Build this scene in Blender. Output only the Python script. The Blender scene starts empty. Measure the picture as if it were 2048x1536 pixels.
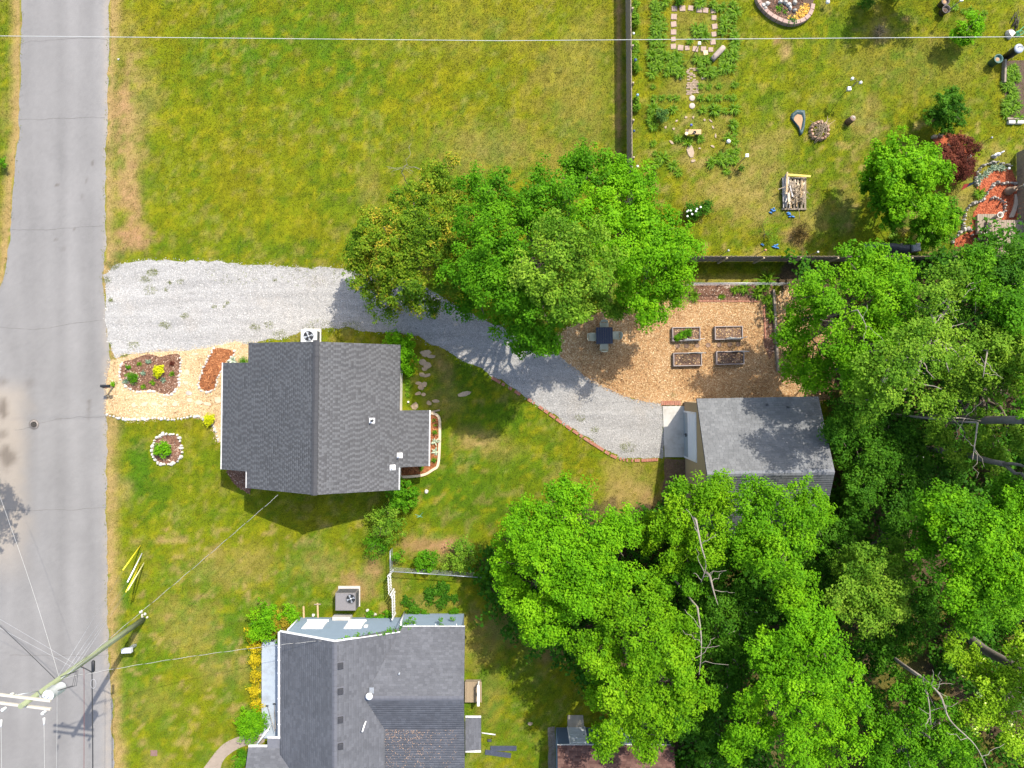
import bpy, bmesh, math, random
import numpy as np
from mathutils import Vector, Matrix

random.seed(7)
RNG = np.random.default_rng(11)
R = math.radians

# ------------------------------------------------------------------ scene, camera, sky, sun
S = bpy.context.scene
CAM_H = 42.0            # drone height above the lawn, metres
FPX = 1365.0            # focal length in photo pixels (24 mm on a 36 mm sensor)
cam_d = bpy.data.cameras.new('camera')
cam_d.sensor_width = 36.0
cam_d.lens = 36.0 * FPX / 2048.0
cam_d.clip_start = 0.5
cam_d.clip_end = 2000.0
cam = bpy.data.objects.new('camera', cam_d)
S.collection.objects.link(cam)
cam.location = (0, 0, CAM_H)
cam.rotation_euler = (0, 0, 0)
S.camera = cam

SUN_EL, SUN_AZ = R(52.6), R(33.6)       # elevation, clockwise from +Y
world = bpy.data.worlds.new('World'); S.world = world
world.use_nodes = True
wn = world.node_tree
bg = wn.nodes['Background']
sky = wn.nodes.new('ShaderNodeTexSky')
sky.sky_type = 'NISHITA'
sky.sun_disc = False
sky.sun_elevation = SUN_EL
sky.sun_rotation = SUN_AZ
sky.air_density = 1.0
sky.dust_density = 2.0
wn.links.new(sky.outputs[0], bg.inputs['Color'])
bg.inputs['Strength'].default_value = 0.15
sun_d = bpy.data.lights.new('sun', 'SUN')
sun_d.energy = 3.0
sun_d.angle = R(0.55)
sun_d.color = (1.0, 0.94, 0.84)
sun = bpy.data.objects.new('sun', sun_d)
S.collection.objects.link(sun)
SUN_DIR = Vector((math.sin(SUN_AZ) * math.cos(SUN_EL), math.cos(SUN_AZ) * math.cos(SUN_EL), math.sin(SUN_EL)))
sun.rotation_euler = (-SUN_DIR).to_track_quat('-Z', 'Y').to_euler()
sun.location = SUN_DIR * 60
S.view_settings.view_transform = 'Standard'
S.view_settings.look = 'None'
S.view_settings.gamma = 1.0
S.view_settings.exposure = 1.28
S.render.engine = 'CYCLES'
try:
    S.cycles.max_bounces = 6
    S.cycles.transparent_max_bounces = 6
except Exception:
    pass
C = S.collection

# ------------------------------------------------------------------ basic helpers
def P(px, py, z=0.0):
    """photo pixel -> world point at height z"""
    k = (CAM_H - z) / FPX
    return ((px - 1024.0) * k, (768.0 - py) * k, z)
def W(px, py):
    return P(px, py)[:2]
M = 1.0 / 32.5           # metres per pixel on the ground

def tag(o, label=None, cat=None, group=None, kind=None):
    if label: o['label'] = label
    if cat: o['category'] = cat
    if group: o['group'] = group
    if kind: o['kind'] = kind
    return o
def thing(name, label, cat, loc=(0, 0, 0), rz=0.0, group=None):
    o = bpy.data.objects.new(name, None)
    o.empty_display_size = 0.2
    C.objects.link(o)
    o.location = loc; o.rotation_euler = (0, 0, rz)
    return tag(o, label, cat, group)
def link(name, me, parent=None, m=None, loc=None, rz=None):
    o = bpy.data.objects.new(name, me)
    C.objects.link(o)
    if m is not None and not me.materials: me.materials.append(m)
    if parent is not None: o.parent = parent
    if loc is not None: o.location = loc
    if rz is not None: o.rotation_euler = (0, 0, rz)
    return o
def copy_tree(o, parent=None):
    c = o.copy(); C.objects.link(c)
    if parent is not None: c.parent = parent
    for ch in list(o.children): copy_tree(ch, c)
    return c

ORD = ['first', 'second', 'third', 'fourth', 'fifth', 'sixth', 'seventh', 'eighth', 'ninth', 'tenth', 'eleventh', 'twelfth', 'thirteenth']
class MB:
    def __init__(s): s.v = []; s.f = []; s.sm = []
    def add(s, vs, fs, smooth=False):
        b = len(s.v); s.v += [tuple(v) for v in vs]
        s.f += [tuple(i + b for i in f) for f in fs]; s.sm += [smooth] * len(fs)
        return s
    def box(s, c, d, rz=0.0, ry=0.0, rx=0.0, bev=0.0):
        x, y, z = d[0] / 2, d[1] / 2, d[2] / 2
        if bev <= 0:
            vs = [(-x, -y, -z), (x, -y, -z), (x, y, -z), (-x, y, -z), (-x, -y, z), (x, -y, z), (x, y, z), (-x, y, z)]
            fs = [(0, 3, 2, 1), (4, 5, 6, 7), (0, 1, 5, 4), (1, 2, 6, 5), (2, 3, 7, 6), (3, 0, 4, 7)]
        else:
            b = min(bev, x * .9, y * .9, z * .9)
            vs = [(-x, -y, -z), (x, -y, -z), (x, y, -z), (-x, y, -z), (-x, -y, z - b), (x, -y, z - b), (x, y, z - b), (-x, y, z - b),
                  (-x + b, -y + b, z), (x - b, -y + b, z), (x - b, y - b, z), (-x + b, y - b, z)]
            fs = [(0, 3, 2, 1), (0, 1, 5, 4), (1, 2, 6, 5), (2, 3, 7, 6), (3, 0, 4, 7), (8, 9, 10, 11),
                  (4, 5, 9, 8), (5, 6, 10, 9), (6, 7, 11, 10), (7, 4, 8, 11)]
        mt = Matrix.Translation(c) @ Matrix.Rotation(rz, 4, 'Z') @ Matrix.Rotation(ry, 4, 'Y') @ Matrix.Rotation(rx, 4, 'X')
        return s.add([mt @ Vector(v) for v in vs], fs)
    def tube(s, pts, rad, n=8, cap=True, smooth=True):
        pts = [Vector(p) for p in pts]
        if not hasattr(rad, '__len__'): rad = [rad] * len(pts)
        vs = []; fs = []
        ref = Vector((0, 0, 1))
        for i, p in enumerate(pts):
            t = (pts[min(i + 1, len(pts) - 1)] - pts[max(i - 1, 0)])
            if t.length < 1e-9: t = Vector((0, 0, 1))
            t.normalize()
            if abs(t.dot(ref)) > 0.95: a = Vector((1, 0, 0)) - t * t.x
            else: a = ref - t * t.dot(ref)
            a.normalize(); b = t.cross(a)
            for k in range(n):
                an = 2 * math.pi * k / n
                vs.append(p + (a * math.cos(an) + b * math.sin(an)) * rad[i])
        for i in range(len(pts) - 1):
            for k in range(n):
                k2 = (k + 1) % n
                fs.append((i * n + k, i * n + k2, (i + 1) * n + k2, (i + 1) * n + k))
        s.add(vs, fs, smooth)
        if cap:
            b = len(s.v) - len(vs)
            s.f.append(tuple(b + k for k in reversed(range(n)))); s.sm.append(False)
            e = b + (len(pts) - 1) * n
            s.f.append(tuple(e + k for k in range(n))); s.sm.append(False)
        return s
    def lathe(s, c, prof, n=20, smooth=True, sq=1.0):
        """prof: list of (r, z)"""
        vs = []; fs = []
        for r, z in prof:
            for k in range(n):
                a = 2 * math.pi * k / n
                vs.append((c[0] + r * math.cos(a), c[1] + r * sq * math.sin(a), c[2] + z))
        for i in range(len(prof) - 1):
            for k in range(n):
                k2 = (k + 1) % n
                fs.append((i * n + k, i * n + k2, (i + 1) * n + k2, (i + 1) * n + k))
        s.add(vs, fs, smooth)
        b = len(s.v) - len(vs); e = b + (len(prof) - 1) * n
        s.f.append(tuple(b + k for k in reversed(range(n)))); s.sm.append(False)
        s.f.append(tuple(e + k for k in range(n))); s.sm.append(False)
        return s
    def prism(s, poly, z0, z1):
        """poly: ccw list of (x, y); z0 / z1 numbers or per-vertex lists"""
        n = len(poly)
        a = z0 if hasattr(z0, '__len__') else [z0] * n
        b = z1 if hasattr(z1, '__len__') else [z1] * n
        vs = [(p[0], p[1], a[i]) for i, p in enumerate(poly)] + [(p[0], p[1], b[i]) for i, p in enumerate(poly)]
        fs = [tuple(reversed(range(n))), tuple(range(n, 2 * n))] + [(i, (i + 1) % n, n + (i + 1) % n, n + i) for i in range(n)]
        return s.add(vs, fs)
    def rock(s, c, r, h, seed=0, n=7, flat=0.6):
        rr = random.Random(seed)
        rings = [(1.0, -0.15), (1.0, 0.45), (flat, 1.0)]
        off = [rr.uniform(.75, 1.15) for _ in range(n)]; ph = rr.uniform(0, 6.28); sx = rr.uniform(.8, 1.25)
        vs = []
        for q, z in rings:
            for k in range(n):
                a = 2 * math.pi * k / n + ph
                w = off[k] * q * rr.uniform(.93, 1.07)
                vs.append((c[0] + r * sx * w * math.cos(a), c[1] + r / sx * w * math.sin(a), c[2] + h * z * rr.uniform(.85, 1.1)))
        fs = []
        for i in range(2):
            for k in range(n):
                k2 = (k + 1) % n
                fs.append((i * n + k, i * n + k2, (i + 1) * n + k2, (i + 1) * n + k))
        fs.append(tuple(range(2 * n, 3 * n))); fs.append(tuple(reversed(range(n))))
        return s.add(vs, fs)
    def mesh(s, name, m=None):
        me = bpy.data.meshes.new(name)
        me.from_pydata(s.v, [], s.f)
        me.polygons.foreach_set('use_smooth', np.array(s.sm, dtype=bool))
        me.update()
        if m is not None: me.materials.append(m)
        return me
    def build(s, name, m, parent=None, loc=None, rz=None):
        return link(name, s.mesh(name, m), parent, None, loc, rz)

def np_mesh(name, V, F, m=None, attrs=None, cols=None, smooth=False):
    """V (N,3), F (M,k) numpy -> mesh, fast"""
    me = bpy.data.meshes.new(name)
    V = np.ascontiguousarray(V, dtype=np.float32); F = np.ascontiguousarray(F, dtype=np.int32)
    k = F.shape[1]
    me.vertices.add(len(V)); me.vertices.foreach_set('co', V.ravel())
    me.loops.add(F.size); me.loops.foreach_set('vertex_index', F.ravel())
    me.polygons.add(len(F)); me.polygons.foreach_set('loop_start', np.arange(0, F.size, k, dtype=np.int32))
    if smooth: me.polygons.foreach_set('use_smooth', np.ones(len(F), dtype=bool))
    me.update(calc_edges=True)
    for an, av in (attrs or {}).items():
        a = me.attributes.new(an, 'FLOAT', 'POINT'); a.data.foreach_set('value', np.ascontiguousarray(av, dtype=np.float32))
    if cols is not None:
        a = me.attributes.new('tint', 'FLOAT_COLOR', 'POINT')
        c4 = np.ones((len(V), 4), dtype=np.float32); c4[:, :3] = cols
        a.data.foreach_set('color', c4.ravel())
    if m is not None: me.materials.append(m)
    return me

# ------------------------------------------------------------------ numpy noise
_perm = RNG.random((256, 256)).astype(np.float32)
def vnoise(x, y):
    xi = np.floor(x).astype(int); yi = np.floor(y).astype(int)
    fx = x - xi; fy = y - yi
    fx = fx * fx * (3 - 2 * fx); fy = fy * fy * (3 - 2 * fy)
    g = lambda a, b: _perm[a & 255, b & 255]
    return (g(xi, yi) * (1 - fx) + g(xi + 1, yi) * fx) * (1 - fy) + (g(xi, yi + 1) * (1 - fx) + g(xi + 1, yi + 1) * fx) * fy
def fbm(x, y, sc, oct=4, seed=0):
    x = np.asarray(x, dtype=np.float64) * sc + seed * 17.31; y = np.asarray(y, dtype=np.float64) * sc + seed * 9.73
    t = 0; a = .5; n = 0
    for i in range(oct):
        t = t + a * vnoise(x, y); n += a; a *= .55
        x = x * 2.03 + 5.1; y = y * 2.03 + 3.7
    return t / n
def sstep(a, b, x):
    t = np.clip((x - a) / (b - a), 0, 1); return t * t * (3 - 2 * t)
def inpoly(x, y, poly):
    x = np.asarray(x); y = np.asarray(y)
    ins = np.zeros(x.shape, dtype=bool); n = len(poly)
    for i in range(n):
        x1, y1 = poly[i]; x2, y2 = poly[(i + 1) % n]
        if y1 == y2: continue
        c = ((y1 > y) != (y2 > y)) & (x < (x2 - x1) * (y - y1) / (y2 - y1) + x1)
        ins ^= c
    return ins
def catmull(pts, per=6, closed=True):
    out = []; n = len(pts)
    rng = range(n) if closed else range(n - 1)
    for i in rng:
        g = (lambda k: pts[k % n]) if closed else (lambda k: pts[max(0, min(n - 1, k))])
        p0, p1, p2, p3 = g(i - 1), g(i), g(i + 1), g(i + 2)
        for t in np.linspace(0, 1, per, endpoint=False):
            t2, t3 = t * t, t * t * t
            out.append(tuple(.5 * (2 * p1[j] + (p2[j] - p0[j]) * t + (2 * p0[j] - 5 * p1[j] + 4 * p2[j] - p3[j]) * t2 + (3 * p1[j] - p0[j] - 3 * p2[j] + p3[j]) * t3) for j in range(len(p1))))
    if not closed: out.append(tuple(pts[-1]))
    return out
def organic(px, rough=.10, step=.22, smooth=True, seed=0, closed=True):
    """pixel outline -> world outline with small natural wobble"""
    w = [W(*p) for p in px]
    if smooth: w = catmull(w, 5, closed)
    out = []
    n = len(w)
    for i in range(n if closed else n - 1):
        a = w[i]; b = w[(i + 1) % n]
        L = math.hypot(b[0] - a[0], b[1] - a[1]); k = max(1, int(L / step))
        for j in range(k):
            t = j / k; out.append((a[0] + (b[0] - a[0]) * t, a[1] + (b[1] - a[1]) * t))
    if not closed: out.append(w[-1])
    o = np.array(out)
    dx = (fbm(o[:, 0], o[:, 1], 1.6, 3, 31 + seed) - .5) * 2 * rough * 1.6
    dy = (fbm(o[:, 0], o[:, 1], 1.6, 3, 57 + seed) - .5) * 2 * rough * 1.6
    return [(x + a, y + b) for (x, y), a, b in zip(out, dx, dy)]
def resample(path, step):
    out = [path[0]]; acc = 0.0
    for a, b in zip(path[:-1], path[1:]):
        L = math.hypot(b[0] - a[0], b[1] - a[1])
        if L < 1e-9: continue
        d = step - acc
        while d <= L:
            t = d / L; out.append((a[0] + (b[0] - a[0]) * t, a[1] + (b[1] - a[1]) * t)); d += step
        acc = (acc + L) % step
    return out

# ------------------------------------------------------------------ materials
_mats = {}
def nodes_of(name):
    m = bpy.data.materials.new(name); m.use_nodes = True
    nt = m.node_tree; nt.nodes.clear()
    out = nt.nodes.new('ShaderNodeOutputMaterial')
    b = nt.nodes.new('ShaderNodeBsdfPrincipled')
    nt.links.new(b.outputs[0], out.inputs[0])
    return m, nt, b, out
def pos_node(nt):
    g = nt.nodes.new('ShaderNodeNewGeometry'); return g.outputs['Position']
def noise(nt, vec, scale, detail=4, rough=.6, stretch=None):
    if stretch:
        mp = nt.nodes.new('ShaderNodeMapping'); mp.inputs['Scale'].default_value = stretch
        nt.links.new(vec, mp.inputs['Vector']); vec = mp.outputs[0]
    n = nt.nodes.new('ShaderNodeTexNoise')
    n.inputs['Scale'].default_value = scale; n.inputs['Detail'].default_value = detail; n.inputs['Roughness'].default_value = rough
    nt.links.new(vec, n.inputs['Vector']); return n.outputs['Fac']
def ramp(nt, fac, stops):
    r = nt.nodes.new('ShaderNodeValToRGB')
    e = r.color_ramp.elements
    while len(e) < len(stops): e.new(.5)
    for el, (p, c) in zip(e, stops):
        el.position = p; el.color = (c[0], c[1], c[2], 1) if hasattr(c, '__len__') else (c, c, c, 1)
    nt.links.new(fac, r.inputs[0]); return r.outputs[0]
def mixc(nt, fac, a, b, mode='MIX'):
    n = nt.nodes.new('ShaderNodeMix'); n.data_type = 'RGBA'; n.blend_type = mode
    def put(sock, v):
        if hasattr(v, 'is_linked') or hasattr(v, 'links'): nt.links.new(v, sock)
        elif hasattr(v, '__len__'): sock.default_value = (v[0], v[1], v[2], 1)
        else: sock.default_value = v
    put(n.inputs[0], fac); put(n.inputs[6], a); put(n.inputs[7], b)
    return n.outputs[2]
def bump(nt, b, h, strength=.3, dist=.02):
    n = nt.nodes.new('ShaderNodeBump'); n.inputs['Strength'].default_value = strength; n.inputs['Distance'].default_value = dist
    nt.links.new(h, n.inputs['Height']); nt.links.new(n.outputs[0], b.inputs['Normal'])
def mat(name, col, rough=.8, var=.25, scale=6.0, fine=60.0, bmp=.25, metal=0.0, spec=.3, dirt=None, stretch=None):
    """generic procedural material: colour broken by two noises, fine relief, optional dirt tone"""
    if name in _mats: return _mats[name]
    m, nt, b, out = nodes_of(name)
    p = pos_node(nt)
    n1 = noise(nt, p, scale, 5, .6, stretch); n2 = noise(nt, p, fine, 3, .6, stretch)
    lo = tuple(c * (1 - var) for c in col); hi = tuple(min(1, c * (1 + var)) for c in col)
    c = ramp(nt, n1, [(.28, lo), (.72, hi)])
    c = mixc(nt, .45, c, ramp(nt, n2, [(.25, tuple(x * (1 - var * 1.3) for x in col)), (.75, tuple(min(1, x * (1 + var * 1.3)) for x in col))]))
    if dirt:
        n3 = noise(nt, p, scale * .37, 6, .7)
        c = mixc(nt, ramp(nt, n3, [(.5, 0.0), (.72, .7)]), c, dirt)
    nt.links.new(c, b.inputs['Base Color'])
    b.inputs['Roughness'].default_value = rough; b.inputs['Metallic'].default_value = metal
    b.inputs['Specular IOR Level'].default_value = spec
    if bmp > 0: bump(nt, b, n2, bmp, .01)
    _mats[name] = m; return m
def mat_attr(name, lo, hi, rough=.9, trans=0.0, tcol=None, spec=.25, extra=None):
    """colour picked per piece from the 'rnd' point attribute"""
    if name in _mats: return _mats[name]
    m, nt, b, out = nodes_of(name)
    a = nt.nodes.new('ShaderNodeAttribute'); a.attribute_name = 'rnd'
    st = [(0.0, lo), (1.0, hi)] if extra is None else extra
    c = ramp(nt, a.outputs['Fac'], st)
    nt.links.new(c, b.inputs['Base Color'])
    b.inputs['Roughness'].default_value = rough; b.inputs['Specular IOR Level'].default_value = spec
    if trans > 0:
        t = nt.nodes.new('ShaderNodeBsdfTranslucent')
        tc = mixc(nt, 1.0, c, tcol or (1.3, 1.25, .5), 'MULTIPLY')
        nt.links.new(tc, t.inputs['Color'])
        mx = nt.nodes.new('ShaderNodeMixShader'); mx.inputs[0].default_value = trans
        nt.links.new(b.outputs[0], mx.inputs[1]); nt.links.new(t.outputs[0], mx.inputs[2])
        nt.links.new(mx.outputs[0], out.inputs[0])
    _mats[name] = m; return m
def mat_tint(name, rough=.9, fine=25.0, amt=.5, bmp=.5, trans=0.0, spec=.2, finer=110.0):
    """base colour carried by the mesh (real surface colour), broken up by fine noise"""
    if name in _mats: return _mats[name]
    m, nt, b, out = nodes_of(name)
    a = nt.nodes.new('ShaderNodeAttribute'); a.attribute_name = 'tint'
    c = a.outputs['Color']
    if amt > 0:
        p = pos_node(nt); n1 = noise(nt, p, fine, 4, .7); n2 = noise(nt, p, finer, 2, .6)
        c = mixc(nt, 1.0, c, ramp(nt, n1, [(.25, 1 - amt), (.75, 1 + amt)]), 'MULTIPLY')
        c = mixc(nt, 1.0, c, ramp(nt, n2, [(.2, 1 - amt * .6), (.8, 1 + amt * .6)]), 'MULTIPLY')
        if bmp > 0: bump(nt, b, n1, bmp, .03)
    nt.links.new(c, b.inputs['Base Color'])
    b.inputs['Roughness'].default_value = rough; b.inputs['Specular IOR Level'].default_value = spec
    if trans > 0:
        t = nt.nodes.new('ShaderNodeBsdfTranslucent'); nt.links.new(c, t.inputs['Color'])
        mx = nt.nodes.new('ShaderNodeMixShader'); mx.inputs[0].default_value = trans
        nt.links.new(b.outputs[0], mx.inputs[1]); nt.links.new(t.outputs[0], mx.inputs[2])
        nt.links.new(mx.outputs[0], out.inputs[0])
    _mats[name] = m; return m

white = mat('white_paint', (.72, .71, .69), .5, .06, 4, 40, .05, dirt=(.45, .42, .37))
galv = mat('galvanised', (.42, .44, .46), .45, .12, 8, 60, .05, metal=.6)
blackm = mat('black_plastic', (.018, .019, .021), .45, .2, 8, 60, .05)
bark = mat('bark', (.095, .074, .054), .95, .35, 5, 30, .6)
barkgrey = mat('grey_bark', (.165, .140, .115), .95, .3, 5, 30, .6, dirt=(.09, .075, .06))
barkpale = mat('pale_bark', (.25, .215, .175), .9, .3, 6, 40, .5, dirt=(.10, .08, .06))
woodgrey = mat('weathered_wood', (.25, .20, .145), .9, .3, 4, 40, .4, dirt=(.12, .105, .075))
woodtan = mat('cut_wood', (.42, .29, .15), .85, .35, 7, 50, .3)
concrete = mat('concrete', (.42, .40, .36), .9, .14, 2.5, 50, .2, dirt=(.26, .24, .2))
brickm = mat('red_brick', (.30, .125, .078), .9, .45, 9, 60, .4, dirt=(.36, .24, .16))
stonew = mat('white_stone', (.47, .44, .39), .9, .3, 9, 60, .4, dirt=(.24, .20, .15))
stoneg = mat('grey_stone', (.36, .33, .28), .9, .35, 6, 50, .4, dirt=(.17, .15, .12))
flagst = mat('flagstone', (.33, .25, .17), .9, .3, 3, 40, .3, dirt=(.2, .16, .1))
soil = mat('garden_soil', (.085, .055, .038), .97, .45, 10, 60, .8)
steel = mat('dark_steel', (.07, .075, .08), .5, .2, 8, 60, .05, metal=.4)
# ------------------------------------------------------------------ outlines of the ground surfaces (photo pixels)
ROAD_L = [(-60, 60), (45, 0), (42, 80), (41, 160), (37, 240), (38, 278), (31, 300), (26, 380), (20, 480), (8, 555), (-14, 610), (-70, 700), (-90, 800), (-95, 1000), (-90, 1200), (-90, 1560)]
ROAD_L = [(60, -700), (46, -40)] + ROAD_L[1:] + [(-90, 1700), (-90, 2600)]
ROAD_R = [(230, -700), (220, -40), (219, 0), (216, 100), (213, 200), (210, 300), (211, 420), (211, 520), (206, 560), (210, 620), (217, 690), (221, 740), (214, 800), (213, 930), (214, 1100), (216, 1250), (221, 1400), (228, 1536), (236, 1700), (240, 2600)]
DRIVE = [(206, 548), (240, 527), (300, 521), (400, 521), (500, 527), (600, 534), (690, 537), (780, 548), (880, 590), (960, 640), (1040, 672), (1090, 690), (1135, 722), (1180, 757), (1250, 792), (1322, 806), (1327, 812), (1329, 911), (1322, 916), (1245, 915), (1195, 890), (1130, 847), (1060, 797), (985, 752), (905, 708), (830, 670), (780, 664), (740, 662), (690, 655), (620, 656), (560, 674), (500, 690), (380, 702), (300, 706), (238, 716), (222, 700), (212, 625)]
CHIPS_F = [(221, 722), (238, 716), (300, 704), (380, 700), (470, 686), (520, 686), (520, 860), (438, 886), (426, 850), (392, 832), (330, 837), (262, 838), (213, 828), (214, 775)]
CHIPS_B = [(1088, 690), (1130, 660), (1180, 630), (1290, 603), (1380, 600), (1526, 601), (1532, 640), (1545, 600), (1580, 575), (1640, 600), (1680, 700), (1660, 800), (1500, 815), (1390, 815), (1322, 807), (1250, 793), (1180, 758), (1135, 723)]
BED_A = [(241, 740), (247, 723), (261, 720), (285, 711), (300, 708), (321, 714), (339, 709), (357, 707), (362, 716), (360, 737), (357, 755), (357, 771), (342, 788), (324, 787), (303, 780), (270, 781), (255, 772), (242, 757)]
BED_B = [(428, 699), (449, 697), (468, 703), (466, 712), (455, 722), (446, 737), (434, 755), (430, 775), (416, 783), (401, 775), (400, 760), (407, 737), (416, 719)]
BED_C = [(310, 880), (320, 872), (345, 869), (360, 877), (363, 905), (352, 924), (330, 928), (311, 920), (306, 900)]
BED_D = [(800, 820), (868, 826), (877, 832), (878, 850), (876, 925), (868, 936), (845, 948), (800, 951), (770, 945)]
BED_E = [(458, 938), (500, 938), (500, 985), (486, 980), (470, 970), (460, 955)]
BED_N = [(1340, 567), (1400, 567), (1500, 567), (1545, 568), (1546, 640), (1550, 700), (1540, 720), (1527, 690), (1526, 604), (1340, 601)]
RED = [(1952, 373), (1960, 354), (1973, 344), (1997, 336), (2023, 340), (2032, 360), (2042, 380), (2052, 440), (1985, 444), (1972, 480), (1943, 481), (1947, 489), (1909, 495), (1910, 478), (1934, 465), (1942, 452), (1947, 428), (1960, 405), (1974, 389), (1953, 379)]
RING = [(1512, -25), (1512, 0), (1519, 14), (1535, 31), (1555, 43), (1578, 50), (1600, 46), (1617, 32), (1623, 10), (1622, -25)]
WOODS = [(1560, 520), (1700, 530), (1900, 520), (2120, 500), (2200, 1650), (1380, 1650), (1310, 1500), (1230, 1420), (1150, 1330), (1050, 1250), (960, 1160), (985, 1090), (1100, 1020), (1330, 1010), (1480, 1000), (1640, 900), (1640, 790)]
PATHC = [(405, 1545), (425, 1512), (452, 1485), (482, 1472), (525, 1468), (525, 1486), (488, 1492), (462, 1505), (444, 1524), (436, 1545)]
VEG = [(2007, 122), (2060, 120), (2060, 246), (2016, 246), (2008, 170)]

wDRIVE = organic(DRIVE, .14, .2, False, 1)
wCHIPF = organic(CHIPS_F, .10, .2, False, 2)
wCHIPB = organic(CHIPS_B, .10, .2, False, 3)
wA = organic(BED_A, .03, .15, True, 4); wB = organic(BED_B, .03, .15, True, 5); wC = organic(BED_C, .02, .15, True, 6)
wD = organic(BED_D, .0, .2, False, 7); wE = organic(BED_E, .04, .15, True, 8); wN = organic(BED_N, .03, .2, False, 9)
wRED = organic(RED, .04, .2, False, 10); wRING = organic(RING, .0, .15, True, 11)
wWOODS = organic(WOODS, .5, .4, True, 12); wPATHC = organic(PATHC, .03, .2, True, 13); wVEG = organic(VEG, .05, .3, False, 14)

def edge_x(path, Y):
    w = np.array([W(*p) for p in path]); o = np.argsort(w[:, 1])
    return np.interp(Y, w[o, 1], w[o, 0])
def road_edges(Y):
    l = edge_x(ROAD_L, Y) + (fbm(Y * 0 + 3, Y, 1.2, 3, 3) - .5) * .25
    r = edge_x(ROAD_R, Y) + (fbm(Y * 0 + 9, Y, .7, 3, 4) - .5) * .34 + (fbm(Y * 0 + 2, Y, 3.5, 2, 6) - .5) * .16
    return l, r

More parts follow.
